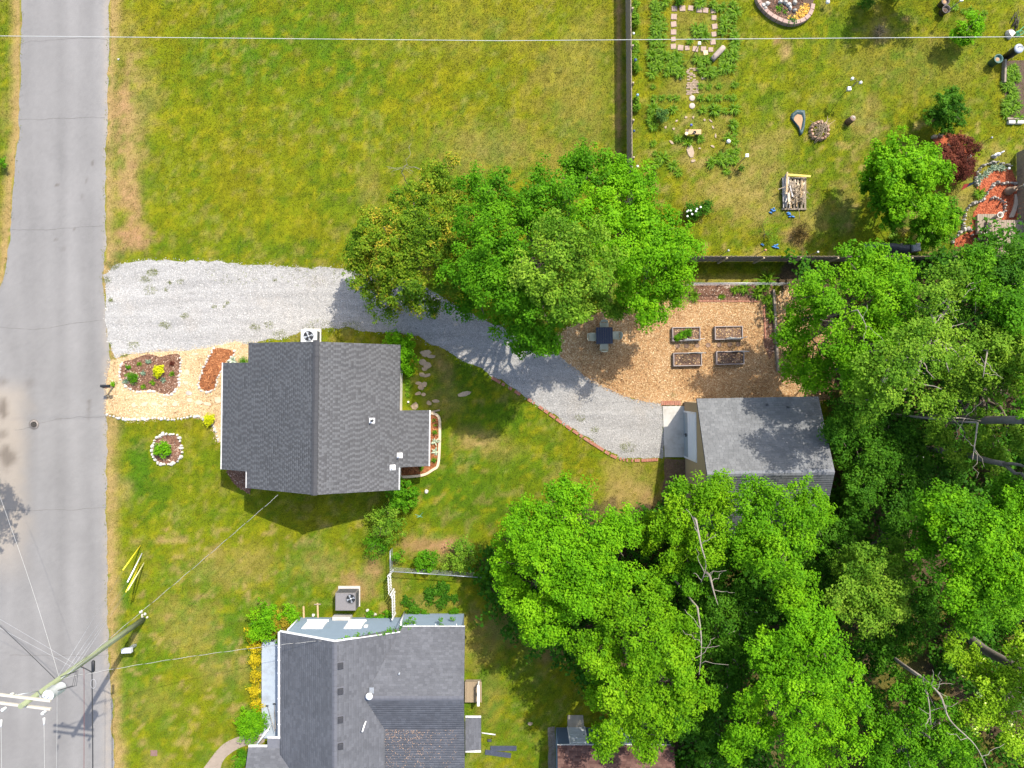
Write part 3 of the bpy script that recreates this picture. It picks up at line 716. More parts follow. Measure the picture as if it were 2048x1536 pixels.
sh_gar = shingle_mat('garage_shingles', [(0, (.118, .120, .122)), (.5, (.136, .138, .140)), (1, (.155, .157, .159))], (.86, 1.12))
ridge_m = mat('ridge_cap', (.050, .050, .053), .9, .2, 3, 60, .4)
lapw = mat('siding_cream', (.62, .58, .50), .7, .08, 3, 40, .1)
glass = mat('window_glass', (.03, .035, .04), .08, .1, 3, 30, 0, spec=.6)

# ---- main house: local frame, ridge along Y
hx, hy = P(630, 836, 5.05)[0], -1.855
HZ = 5.05
house = thing('house', 'small grey shingled house with dark ridge strip beside the gravel driveway', 'house', (hx, hy, 0), R(-.75))
LS, RS = .47, .50
zl = HZ - LS * 4.465; zr = HZ - RS * 4.22; zle = HZ - LS * 6.265; zre = HZ - RS * 5.825
wl = MB()
wl.prism([(-4.1, -3.85), (3.9, -3.85), (3.9, 3.85), (-4.1, 3.85)], 0, 2.75)
wl.add([(-4.1, -3.85, 2.75), (3.9, -3.85, 2.75), (0, -3.85, HZ - .2), (-4.1, 3.85, 2.75), (3.9, 3.85, 2.75), (0, 3.85, HZ - .2)], [(0, 1, 2), (5, 4, 3)])
wall = wl.build('wall', lapw, house)
MB().prism(rect(3.9, 5.5, -2.6, .15), 0, 1.95).build('wall', lapw, house)
MB().prism(rect(-6.1, -4.1, -3.0, 2.85), 0, .28).build('porch_floor', concrete, house)
for yy in (-2.85, -.9, 1.0, 2.65): MB().box((-5.95, yy, 1.15), (.14, .14, 1.75), bev=.01).build('porch_post', white, house)
for yy, ww in ((-2.2, 1.1), (2.0, 1.2)):
    fr = MB().box((-4.12, yy, 1.55), (.06, ww, 1.2)).build('window', white, house); MB().box((-4.155, yy, 1.55), (.02, ww - .16, 1.04)).build('pane', glass, fr)
dr = MB().box((-4.12, 0, 1.25), (.06, .95, 2.05)).build('door', mat('door_paint', (.16, .05, .04), .5, .1), house); MB().lathe((-4.18, .36, 1.2), [(.03, -.03), (.035, 0), (.03, .03)], 8).build('handle', steel, dr)
for xx in (-2.2, 2.0):
    fr = MB().box((xx, -3.87, 1.6), (1.0, .06, 1.2)).build('window', white, house); MB().box((xx, -3.905, 1.6), (.84, .02, 1.04)).build('pane', glass, fr)
roof_plane(house, rect(-4.465, 0, -4.155, 4.155), (-4.465, 0), (1, 0), zl, LS, white, sh_main, .14, (.145, .145), True)
roof_plane(house, rect(-6.265, -4.465, -3.215, 3.02), (-6.265, 0), (1, 0), zle, LS, white, sh_main, .14, (.145, .145), True)
roof_plane(house, rect(0, 4.22, -4.155, 4.155), (4.22, 0), (-1, 0), zr, RS, white, sh_main, .14, (.145, .145), True)
roof_plane(house, rect(4.22, 5.825, -2.865, .395), (5.825, 0), (-1, 0), zre, RS, white, sh_main, .14, (.145, .145), True)
rv = MB()
for s_, sl in ((-1, LS), (1, RS)):
    rv.add([(0, -4.17, HZ + .085), (0, 4.17, HZ + .085), (s_ * .16, 4.17, HZ + .085 - sl * .16), (s_ * .16, -4.17, HZ + .085 - sl * .16)], [(0, 1, 2, 3) if s_ < 0 else (3, 2, 1, 0)])
    rv.add([(s_ * .16, -4.17, HZ + .085 - sl * .16), (s_ * .16, 4.17, HZ + .085 - sl * .16), (s_ * .16, 4.17, HZ - .02 - sl * .16), (s_ * .16, -4.17, HZ - .02 - sl * .16)], [(0, 1, 2, 3) if s_ < 0 else (3, 2, 1, 0)])
rv.build('ridge_vent', ridge_m, house)
for k in range(28):
    y = -4.1 + k * .298
    MB().add([(-.165, y, HZ + .098 - LS * .165), (0, y, HZ + .098), (.165, y, HZ + .098 - RS * .165), (.165, y + .29, HZ + .09 - RS * .165), (0, y + .29, HZ + .09), (-.165, y + .29, HZ + .09 - LS * .165)], [(0, 1, 4, 5), (1, 2, 3, 4)]).build('ridge_cap', ridge_m, house)
def gutter(parent, a, b, z, w=.11, name='gutter', m=None):
    a = Vector((a[0], a[1], z)); b = Vector((b[0], b[1], z)); d = (b - a).normalized(); n = Vector((d.y, -d.x, 0)) * w
    up = Vector((0, 0, .1)); t = Vector((0, 0, .0))
    vs = [a, b, b + n, a + n, a - up, b - up, b + n - up, a + n - up]
    inn = [a + n * .15 - up * .1, b + n * .15 - up * .1, b + n * .85 - up * .1, a + n * .85 - up * .1]
    vs2 = [a, b, b + n, a + n] + [a + n * .18, b + n * .18, b + n * .82, a + n * .82] + [p - up * .85 for p in (a + n * .18, b + n * .18, b + n * .82, a + n * .82)] + [p - up for p in (a, b, b + n, a + n)]
    fs = [(0, 1, 5, 4), (2, 3, 7, 6), (4, 5, 9, 8), (6, 7, 11, 10), (8, 9, 10, 11), (3, 2, 14, 15), (1, 0, 12, 13), (12, 15, 14, 13), (0, 4, 8, 11, 7, 3, 15, 12), (1, 13, 14, 2, 6, 10, 9, 5)]
    return MB().add(vs2, fs).build(name, m or white, parent)
gutter(house, (-6.275, 3.02), (-6.275, -3.215), zle, .06)
gutter(house, (-4.475, -3.22), (-4.475, -4.15), zl, .05)
gutter(house, (5.835, -2.865), (5.835, .395), zre, .07)
gutter(house, (4.23, -4.15), (4.23, -2.87), zr, .06)
def roof_pipe(parent, lx, ly, z, sl, r=.05, h=.35, m=None):
    t = MB().box((lx, ly, z + .02), (.32, .3, .015), ry=sl).build('pipe_flashing', white, parent)
    MB().lathe((lx, ly, z), [(r * 1.9, 0), (r * 1.3, .08), (r, .1), (r, h), (r * .7, h), (r * .7, h - .08)], 12).build('vent_pipe', m or white, t)
rp = lambda px_, py_, z_: P(px_, py_, z_)
ca, sa = math.cos(R(.75)), math.sin(R(.75))
def to_house(px_, py_, z_):
    x, y, _ = P(px_, py_, z_); x -= hx; y -= hy
    return x * ca - y * sa, x * sa + y * ca
for px_, py_, z_, h_, mm in ((745, 841, 3.55, .38, steel), (799, 911, 3.0, .4, white), (785, 935, 3.15, .22, white)):
    lx, ly = to_house(px_, py_, z_); roof_pipe(house, lx, ly, HZ - RS * lx, math.atan(RS), .05, h_, mm)

# ---- air conditioner by the main house
def ac_unit(loc, rz, size, h, label, body_m, fan_off=(0, 0), fan_r=.28, grp=None):
    t = thing('air_conditioner', label, 'air conditioner', loc, rz, grp)
    MB().box((0, .04, .05), (size[0] + .12, size[1] + .2, .1), bev=.01).build('pad', concrete, t)
    b = MB().box((0, 0, .1 + h / 2), (size[0], size[1], h), bev=.03).build('cabinet', body_m, t)
    nsl = 9
    for k in range(nsl):
        z = .2 + k * (h - .2) / nsl
        sl = MB()
        sl.box((0, size[1] / 2 + .006, z), (size[0] - .14, .012, .03)); sl.box((size[0] / 2 + .006, 0, z), (.012, size[1] - .14, .03)); sl.box((-size[0] / 2 - .006, 0, z), (.012, size[1] - .14, .03))
        sl.build('louvre', steel, b)
    fx, fy = fan_off; zt = .1 + h
    MB().lathe((fx, fy, zt), [(fan_r + .04, .004), (fan_r + .04, .03), (fan_r, .03), (fan_r, .008)], 28).build('fan_rim', body_m if body_m is not white else galv, t)
    MB().lathe((fx, fy, zt + .005), [(fan_r - .004, .0), (fan_r - .004, .004)], 28).build('fan_well', blackm, t)
    f = MB()
    for k in range(4):
        a0 = k * 1.571 + .3; pts = [(.05, -.2), (.05, .2), (fan_r * .92, .32), (fan_r * .92, -.28)]
        f.add([(fx + r * math.cos(a0 + d), fy + r * math.sin(a0 + d), zt + .016 + .012 * (d > 0)) for r, d in pts], [(0, 3, 2, 1)])
    fb = f.build('fan_blades', galv, t)
    g = MB()
    for q in range(3):
        r = fan_r * (.35 + .3 * q)
        g.tube([(fx + r * math.cos(a), fy + r * math.sin(a), zt + .05) for a in np.linspace(0, 6.283, 25)], .005, 4, False)
    for k in range(8): g.tube([(fx, fy, zt + .052), (fx + fan_r * math.cos(k * .785), fy + fan_r * math.sin(k * .785), zt + .04)], .005, 4, False)
    g.build('fan_guard', steel, t)
    MB().lathe((fx, fy, zt + .02), [(.07, 0), (.06, .035), (.01, .04)], 14).build('fan_hub', galv, t)
    return t
x, y, _ = P(616, 674, .8); ac_unit((x + .05, y + .03, 0), R(-.75), (.95, .80), .75, 'white air conditioner on a pale pad at the house gable', white, (0, .02), .30)

# ---- lapped boards for walls
def boards(parent, part, a, b, z0, top, m, expo=.19, out=None, holes=(), first=True):
    """horizontal lap boards on the wall a->b (outside on the right of a->b); top: number or function of distance"""
    a = Vector((a[0], a[1], 0)); b = Vector((b[0], b[1], 0)); L = (b - a).length; d = (b - a) / L; n = Vector((d.y, -d.x, 0))
    zt = top if not callable(top) else max(top(x) for x in np.linspace(0, L, 41))
    z = z0
    while z < zt - .02:
        z2 = min(z + expo, zt); zm = (z + z2) / 2
        xs = np.linspace(0, L, 241)
        ok = np.ones(241, bool) if not callable(top) else np.array([top(x) > zm for x in xs])
        for h0, h1, k0, k1 in holes:
            if k0 < zm < k1: ok &= ~((xs > h0) & (xs < h1))
        runs = []; st = None
        for i, o_ in enumerate(ok):
            if o_ and st is None: st = i
            if (not o_ or i == 240) and st is not None:
                runs.append((xs[st], xs[i])); st = None
        for r0, r1 in runs:
            if r1 - r0 < .05: continue
            p = [a + d * r0, a + d * r1]
            vs = [p[0] + n * .03 + Vector((0, 0, z)), p[1] + n * .03 + Vector((0, 0, z)), p[1] + n * .008 + Vector((0, 0, z2)), p[0] + n * .008 + Vector((0, 0, z2)), p[0] + Vector((0, 0, z)), p[1] + Vector((0, 0, z))]
            MB().add(vs, [(0, 1, 2, 3), (4, 5, 1, 0), (0, 3, 4), (1, 5, 2)]).build('siding_board', m, part)
        z = z2

# ---- garage
GX0, GX1, GY1, GR = 10.62, 17.58, -.77, -4.85
GEZ, GRZ = 3.0, 4.85
gcx, gcy = (GX0 + GX1) / 2, GR
gar = thing('garage', 'tan garage with pale grey shingle roof at the end of the gravel drive', 'garage', (gcx, gcy, 0), R(1.0))
gw = GX1 - GX0; gl = GY1 - GR; gs = (GRZ - GEZ) / gl
tanw = mat('tan_siding', (.36, .26, .145), .75, .1, 3, 40, .1)
wx0, wx1, wy = -gw / 2 + .04, gw / 2 - .1, gl - .25
g = MB().prism(rect(wx0, wx1, -wy, wy), 0, GEZ - .1)
zpk = GRZ - .16
for xx, fl in ((wx0, 1), (wx1, 0)):
    g.add([(xx, -wy, GEZ - .1), (xx, wy, GEZ - .1), (xx, 0, zpk)], [(0, 2, 1) if fl else (0, 1, 2)])
gwall = g.build('wall', tanw, gar)
topf = lambda s: GEZ - .1 + (zpk - GEZ + .1) * (1 - abs(s - wy) / wy)
dY0, dY1 = to_d = (None, None) if False else (P(0, 820)[1] - gcy, P(0, 912)[1] - gcy)   # door jambs in local Y (north, south)
boards(gar, gwall, (wx0, wy), (wx0, -wy), .12, topf, tanw, .2, holes=((wy - dY0, wy - dY1, 0, 2.75),))
dw = dY0 - dY1; dm = (dY0 + dY1) / 2
door = MB().box((wx0 - .02, dm, 1.78), (.05, dw - .14, 1.78), bev=.0).build('door', mat('door_white', (.68, .70, .73), .5, .05, 3, 40, .03), gar)
for k in range(3): MB().box((wx0 - .05, dm, 1.2 + k * .58), (.012, dw - .3, .42)).build('door_panel', mat('door_white'  , (.68, .70, .73)), door)
kick = MB().box((wx0 - .03, dm, .46), (.05, dw - .12, .82)).build('kick_panel', mat('grey_panel', (.30, .33, .35), .6, .1), gar)
MB().box((wx0 - .075, dm, .46), (.03, .03, .82)).build('door_seam', steel, gar)
MB().box((wx0 - .09, dm - .02, .62), (.05, .22, .05)).build('handle', blackm, door)
for yy in (dY0 - .02, dY1 + .02): MB().box((wx0 - .035, yy, 1.38), (.07, .1, 2.7)).build('door_frame', white, gar)
MB().box((wx0 - .035, dm, 2.74), (.07, dw + .06, .1)).build('door_frame', white, gar)
gp = gw / 2
roof_plane(gar, rect(-gp, gp, 0, gl), (0, gl), (0, -1), GEZ, gs, white, sh_gar, .14, (.16, .32))
roof_plane(gar, rect(-gp, gp, -gl, 0), (0, -gl), (0, 1), GEZ, gs, white, sh_gar, .14, (.16, .32))
for k in range(23):
    x = -gp + k * .302
    MB().add([(x, -.15, GRZ + .03 - gs * .15), (x, 0, GRZ + .034), (x, .15, GRZ + .03 - gs * .15), (x + .3, .15, GRZ + .02 - gs * .15), (x + .3, 0, GRZ + .024), (x + .3, -.15, GRZ + .02 - gs * .15)], [(0, 5, 4, 1), (1, 4, 3, 2)]).build('ridge_cap', sh_gar if False else mat('garage_ridge', (.15, .155, .165), .95, .2, 3, 80, .3), gar)
gutter(gar, (-gp, gl + .005), (gp, gl + .005), GEZ - .01, -.07) if False else None
for px_, py_ in ((1536, 809), (1577, 815)):
    x, y, _ = P(px_, py_, 3.2); lx, ly = x - gcx, y - gcy
    MB().box((lx, ly, GEZ + gs * (gl - ly) + .04), (.14, .1, .05), rx=-math.atan(gs), bev=.01).build('roof_vent', steel, gar)
cs = [W(1325, 812), W(1325 + 47, 812), W(1373, 914), W(1329, 914)]
sl = MB().prism(cs[::-1], .0, .06).build('concrete_slab', concrete); tag(sl, 'pale concrete apron in front of the garage door', 'slab', kind='structure')
lit = sheet('leaf_litter', organic([(1329, 918), (1372, 918), (1374, 1010), (1322, 1010)], .1, .2, False, 77), .02, mat('leaf_litter', (.12, .075, .045), .97, .5, 8, 50, .8, dirt=(.2, .14, .09)), 'brown leaf litter beside the garage front')

# ---- neighbour house (lower left)
NB = thing('house', 'blue sided neighbour house with charcoal shingle roof and white gutters', 'house', (-9.86, -17.6, 0))
def nl(x, y): return (x + 9.86, y + 17.6)
bluew = mat('blue_siding', (.175, .225, .275), .7, .08, 3, 40, .08)
nz, ns = 4.1, .425
deckw = white
roof_plane(NB, [nl(-13.39, -28), nl(-9.86, -28), nl(-9.86, -14.33), nl(-13.39, -14.33)], nl(-13.39, -20), (1, 0), nz - ns * 3.53, ns, deckw, sh_neigh, .14, (.2, .32))
# east slope of the main gable above and beside the valleys
ez = nz - ns * 3.44
WR, wz = -17.75, 3.45                                                            # east wing ridge
ws = (wz - 2.6) / (14.0 - 14.0 + 3.75)
WX = -9.86 + (nz - wz) / ns; lowz = wz - ws * 1.97; LX = -9.86 + (nz - lowz) / ns
roof_plane(NB, [nl(-6.42, -14.1), nl(WX, WR), nl(-9.86, WR), nl(-9.86, -14.33)], nl(-6.42, -14), (-1, 0), ez, ns, deckw, sh_neigh, .14, (.2, .32))
roof_plane(NB, [nl(-9.86, WR), nl(WX, WR), nl(LX, -19.72), nl(LX, -28), nl(-9.86, -28)], nl(-6.42, -20), (-1, 0), ez, ns, deckw, sh_neigh, .14, (.2, .32))
roof_plane(NB, [nl(WX, WR), nl(-6.42, -14.0), nl(-2.72, -14.0), nl(-2.72, WR)], nl(-6, -14.0), (0, -1), 2.6, ws, deckw, sh_neigh, .14, (.2, .32))
roof_plane(NB, [nl(WX, WR), nl(-2.72, WR), nl(-2.72, -19.72), nl(LX, -19.72)], nl(-6, -19.72), (0, 1), lowz, ws, deckw, sh_neigh, .14, (.2, .32))
rl_ = roof_plane(NB, [nl(LX - .03, -19.74), nl(-2.72, -19.74), nl(-2.72, -28), nl(LX - .03, -28)], nl(-6, -28), (0, 1), lowz - .04 * 8.26 - .02, .04, deckw, sh_neigh, .14, (.2, .32))
# fallen seeds on the low roof
x_ = RNG.uniform(-7.3, -3.2, 1500); y_ = -19.75 - RNG.exponential(1.5, 1500); k = (y_ > -24.5) & (RNG.random(1500) < np.where(x_ < -5, .6, .25)); x_, y_ = x_[k], y_[k]
zz = lowz + .04 * (y_ + 19.74) + .012
a_ = RNG.uniform(0, 6.28, len(x_)); ll = RNG.uniform(.012, .03, len(x_))
Vv = np.stack([np.stack([x_ + 9.86 + np.cos(a_ + q) * ll, y_ + 17.6 + np.sin(a_ + q) * ll, zz + .004 * q], 1) for q in (0, 2.1, 4.2)], 1).reshape(-1, 3)
lf = link('fallen_seeds', np_mesh('fallen_seeds', Vv, np.arange(len(Vv)).reshape(-1, 3), mat('dry_seed', (.42, .27, .17), .9, .3)), rl_); lf['kind'] = 'stuff'
# porch gable at the bottom left
pz = 2.45
roof_plane(NB, [nl(-15.28, -26), nl(-15.28, -21.06), nl(-13.45, -21.06), nl(-10.1, -24.4), nl(-10.1, -26)], nl(-14, -21.06), (0, -1), pz, .425, deckw, sh_neigh, .14, (.2, .32))
MB().prism([nl(-13.45, -21.3), nl(-12.9, -21.3), nl(-12.9, -20.55), nl(-14.17, -20.55), nl(-14.17, -21.3)][::-1], 2.36, 2.47).build('roof', mat('porch_roof_edge', (.12, .122, .135), .95, .2), NB)
# small roof over the back door
roof_plane(NB, [nl(-2.70, -21.25), nl(-1.80, -21.25), nl(-1.80, -19.36), nl(-2.70, -19.36)], nl(-1.80, -20), (-1, 0), 2.35, .16, deckw, sh_neigh, .14, (.2, .32))
# walls
n = MB().prism([nl(-13.1, -28), nl(-6.7, -28), nl(-6.7, -14.36), nl(-13.1, -14.36)], 0, 2.58)
n.add([nl(-13.1, -14.36) + (2.58,), nl(-6.7, -14.36) + (2.58,), nl(-9.86, -14.36) + (nz - .2,)], [(0, 2, 1)])
nwall = n.build('wall', bluew, NB)
nw2 = MB().prism([nl(-6.7, -28), nl(-2.95, -28), nl(-2.95, -14.12), nl(-6.7, -14.12)], 0, 2.5).build('wall', bluew, NB)
tf = lambda s: 2.58 + (nz - .16 - 2.58) * (1 - abs(s - 3.24) / 3.3)
wins = [(-12.2, -11.15), (-10.05, -9.15)]
wins = []
for (xa, ya, xb, yb) in ((608, 1259, 645, 1259), (692, 1258, 722, 1258)):
    X0 = P(xa, ya, 1.75)[0]; X1 = P(xb, yb, 1.75)[0]; wins.append((X0, X1))
boards(NB, nwall, nl(-6.7, -14.36), nl(-13.1, -14.36), .25, lambda s: tf(s), bluew, .2, holes=[(-6.7 - b_, -6.7 - a_, .8, 1.95) for a_, b_ in wins])
boards(NB, nw2, nl(-2.95, -14.12), nl(-6.7, -14.12), .25, 2.45, bluew, .2)
for a_, b_ in wins:
    lx0, ly = nl(a_, -14.36); lx1, _ = nl(b_, 0); cx = (lx0 + lx1) / 2; w_ = lx1 - lx0
    wd = MB()
    for (dx_, dz, sx_, sz) in ((0, .585, w_ + .12, .12), (0, -.585, w_ + .12, .12), (-w_ / 2, 0, .12, 1.05), (w_ / 2, 0, .12, 1.05)): wd.box((cx + dx_, ly + .03, 1.375 + dz), (sx_, .09, sz))
    wo = wd.build('window', white, NB)
    for dz in (-.27, .27): MB().box((cx, ly + .012, 1.375 + dz), (w_ - .12, .03, .48)).build('pane', mat('bright_blind', (.62, .62, .60), .35, .06, 3, 30, 0), wo)
    MB().box((cx, ly + .035, 1.375), (w_ - .12, .05, .06)).build('sash', white, wo)
    MB().box((cx, ly + .07, .76), (w_ + .2, .12, .05)).build('sill', white, wo)
# fascia, gutters and hangers
for (a_, b_, z0, z1) in ((nl(-13.42, -14.31), nl(-9.86, -14.31), nz - ns * 3.56, nz), (nl(-9.86, -14.31), nl(-6.42, -14.31), nz, ez)):
    MB().add([(a_[0], a_[1], z0 - .15), (b_[0], b_[1], z1 - .15), (b_[0], b_[1], z1 + .02), (a_[0], a_[1], z0 + .02), (a_[0], a_[1] + .05, z0 - .15), (b_[0], b_[1] + .05, z1 - .15), (b_[0], b_[1] + .05, z1 + .02), (a_[0], a_[1] + .05, z0 + .02)],
             [(4, 5, 6, 7), (3, 2, 6, 7)[::-1], (0, 4, 7, 3), (1, 2, 6, 5), (0, 1, 5, 4)]).build('fascia', white, NB)
gutter(NB, nl(-13.40, -14.33), nl(-13.40, -20.5), nz - ns * 3.53 + .0, .11)
for k in range(8):
    x, y = nl(-13.45, -15.2 - k * .74); MB().box((x, y, nz - ns * 3.53 + .02), (.16, .03, .02)).build('gutter_hanger', white, NB)
gutter(NB, nl(-2.72, -13.98), nl(-6.4, -13.98), 2.6, -.12)
for k in range(3):
    x, y = nl(-3.2 - k * 1.2, -13.92); MB().box((x, y, 2.62), (.03, .16, .02)).build('gutter_hanger', white, NB)
gutter(NB, nl(-15.28, -21.04), nl(-14.2, -21.04), pz, -.09); gutter(NB, nl(-14.17, -20.53), nl(-13.4, -20.53), 2.47, -.08)
gutter(NB, nl(-2.70, -19.34), nl(-1.80, -19.34), 2.45, -.08); gutter(NB, nl(-2.70, -21.35), nl(-1.80, -21.35), 2.45, -.08)
MB().tube([nl(-13.0, -14.25) + (2.45,), nl(-13.0, -14.28) + (.1,)], .04, 8).build('downspout', white, NB)
MB().tube([nl(-6.45, -13.95) + (2.5,), nl(-6.55, -14.0) + (1.6,), nl(-6.6, -14.0) + (.05,)], .05, 8).build('downspout', white, NB)
MB().tube([nl(-2.85, -17.0) + (2.4,), nl(-2.85, -18.6) + (2.2,)], .05, 8).build('downspout', white, NB)
x, y = nl(-8.62, -14.30); MB().box((x, y, 1.7), (.2, .09, .3), bev=.01).build('meter_box', white, NB)
# ridge caps, box vents, pipes
capm = mat('neighbour_ridge', (.098, .10, .113), .95, .15, 3, 80, .3)
for k in range(40):
    y = -14.4 - k * .3
    MB().add([nl(-10.0, y) + (nz + .03 - ns * .14,), nl(-9.86, y) + (nz + .035,), nl(-9.72, y) + (nz + .03 - ns * .14,), nl(-9.72, y - .29) + (nz + .022 - ns * .14,), nl(-9.86, y - .29) + (nz + .026,), nl(-10.0, y - .29) + (nz + .022 - ns * .14,)], [(0, 5, 4, 1), (1, 4, 3, 2)]).build('ridge_cap', capm, NB)
for k in range(19):
    x = -2.74 - k * .297
    MB().add([nl(x, WR + .14) + (wz + .03 - ws * .14,), nl(x, WR) + (wz + .035,), nl(x, WR - .14) + (wz + .03 - ws * .14,), nl(x - .29, WR - .14) + (wz + .022 - ws * .14,), nl(x - .29, WR) + (wz + .026,), nl(x - .29, WR + .14) + (wz + .022 - ws * .14,)], [(0, 5, 4, 1)[::-1], (1, 4, 3, 2)[::-1]]).build('ridge_cap', capm, NB)
for py_ in (1332, 1383, 1440, 1493):
    x, y, _ = P(681, py_, 4.05); lx, ly = nl(x, y); z = nz - ns * abs(lx)
    v_ = MB().box((lx, ly, z + .09), (.3, .32, .12), ry=math.atan(ns), bev=.02).build('roof_vent', mat('vent_black', (.035, .035, .038), .5, .2), NB)
    MB().box((lx, ly + .02, z + .025), (.42, .46, .02), ry=math.atan(ns)).build('vent_base', capm, v_)
x, y, _ = P(736, 1398, 4.0); lx, ly = nl(x, y); z = 3.48
fl_ = MB().box((lx + .08, ly + .18, z - .08), (.26, .4, .02), rx=.1).build('vent_flashing', galv, NB)
MB().lathe((lx, ly, z - .25), [(.1, 0), (.1, .4), (.19, .42), (.2, .5), (.12, .58), (.02, .61)], 18).build('vent_cap', white, fl_)
x, y, _ = P(724, 1463, 4.0); lx, ly = nl(x, y); MB().tube([(lx + .1, ly + .3, 3.3), (lx + .06, ly + .2, 3.62), (lx, ly - .05, 3.95)], .045, 10).build('vent_pipe', white, NB)
x, y, _ = P(797, 1351, 3.5); lx, ly = nl(x, y); MB().lathe((lx, ly, 2.9), [(.09, 0), (.05, .12), (.04, .45), (.02, .45)], 10).build('vent_pipe', galv, NB)
# west porch deck with rail and steps
pf = mat('porch_paint', (.30, .34, .38), .55, .12, 1.6, 30, .1, dirt=(.15, .15, .14))
por = MB().prism([nl(-15.26, -21.6), nl(-13.12, -21.6), nl(-13.12, -15.72), nl(-15.26, -15.72)], 0, .40).build('porch_floor', pf, NB)
for k in range(3): MB().prism([nl(-15.3 - .28 * (k + 1), -21.5), nl(-15.3 - .28 * k, -21.5), nl(-15.3 - .28 * k, -20.6), nl(-15.3 - .28 * (k + 1), -20.6)], 0, .3 - .1 * k).build('step', concrete, NB)
ra = P(536, 1459, 1.25); rb = P(510, 1494, .95)
hr = MB().tube([nl(ra[0], ra[1]) + (1.25,), nl(rb[0], rb[1]) + (.95,)], .055, 8).build('handrail', white, NB)
for q in (0.05, .35, .65, .95):
    x = ra[0] * (1 - q) + rb[0] * q; y = ra[1] * (1 - q) + rb[1] * q; z = 1.25 - .3 * q
    MB().tube([nl(x, y) + (.3 - .25 * q,), nl(x, y) + (z,)], .02, 6).build('baluster', white, hr)
# rear deck
dk = MB()
for k in range(11): dk.box(nl(-2.86 + .04 + k * .093, -18.75) + (.45,), (.085, 1.25, .04))
dko = dk.build('deck_boards', mat('deck_wood', (.25, .19, .12), .85, .25, 4, 40, .3, stretch=(1, .1, 1)), NB)
MB().prism([nl(-2.85, -19.3), nl(-1.9, -19.3), nl(-1.9, -18.18), nl(-2.85, -18.18)], 0, .42).build('deck_base', woodgrey, NB)
MB().box(nl(-2.02, -18.7) + (1.05,), (.14, 1.25, .05)).build('rail', white, NB)
for yy in (-19.25, -18.7, -18.15): MB().box(nl(-2.02, yy) + (.72,), (.09, .09, .66)).build('rail_post', white, NB)
# small concrete block in front of the unit
ac2 = P(691, 1207, 1.0)
t2 = ac_unit((ac2[0], ac2[1] + .1, 0), 0, (1.22, 1.05), .95, 'grey air conditioner with round fan beside the blue wall', mat('grey_cabinet', (.165, .155, .155), .6, .08, 3, 40, .05), (.33, .2), .27)
bk = MB().box(P(687, 1233, 0)[:2] + (.3,), (1.1, .32, .6), bev=.02).build('concrete_block', concrete); tag(bk, 'pale concrete block between grey air conditioner and blue wall', 'block')

# ---- brown roofed shed at the bottom
SH = thing('shed', 'blue shed with brown shingle roof and white door half under the trees', 'shed', (2.7, -21.14, 0))
sw = 6.65
sw_ = MB().prism([(0, -6), (sw, -6), (sw, 0), (0, 0)], 0, 2.1).build('wall', bluew, SH)
dka = mat('dark_blue_siding', (.075, .105, .145), .75, .12, 3, 40, .1)
boards(SH, sw_, (sw, 0), (0, 0), .1, 2.05, dka, .17, holes=((sw - 1.75, sw - .72, 0, 1.95),))
shb = shingle_mat('brown_shingles', [(0, (.062, .030, .024)), (.5, (.095, .050, .040)), (1, (.13, .072, .056))], (.7, 1.25))
roof_plane(SH, [(-.05, -6), (sw + .1, -6), (sw + .1, .06), (-.05, .06)], (0, .06), (0, -1), 2.16, .3, white, shb, .14, (.2, .35))
gutter(SH, (sw + .1, .07), (-.05, .07), 2.16, -.05)
do = MB().box((1.235, .03, 1.0), (.98, .05, 1.85), bev=.0).build('door', mat('shed_door', (.52, .55, .55), .6, .1, 5, 40, .1, dirt=(.33, .33, .31)), SH)
for dx_ in (-.52, .52): MB().box((1.235 + dx_, .03, 1.0), (.06, .08, 1.95)).build('door_frame', white, SH)
for z_ in (.35, .8, 1.25, 1.7): MB().box((1.235, .06, z_), (.86, .015, .33)).build('door_panel', mat('shed_door', (.5, .5, .5)), do)
MB().lathe((1.62, .09, 1.0), [(.03, -.03), (.03, .03)], 8).build('handle', blackm, do)
pd = MB().prism([W(1135, 1454), W(1168, 1454), W(1166, 1430), W(1135, 1430)][::1], 0, .05).build('concrete_slab', mat('mossy_concrete', (.28, .25, .19), .9, .25, 3, 40, .3)); tag(pd, 'square concrete pad in front of the shed door', 'slab', kind='structure')
sd = sheet('gravel_strip', organic([(1096, 1455), (1110, 1453), (1112, 1600), (1096, 1600)], .05, .2, False, 80), .018, mat('dark_gravel', (.17, .145, .115), .95, .4, 6, 50, .7), 'dark gravel strip beside the brown roofed shed')
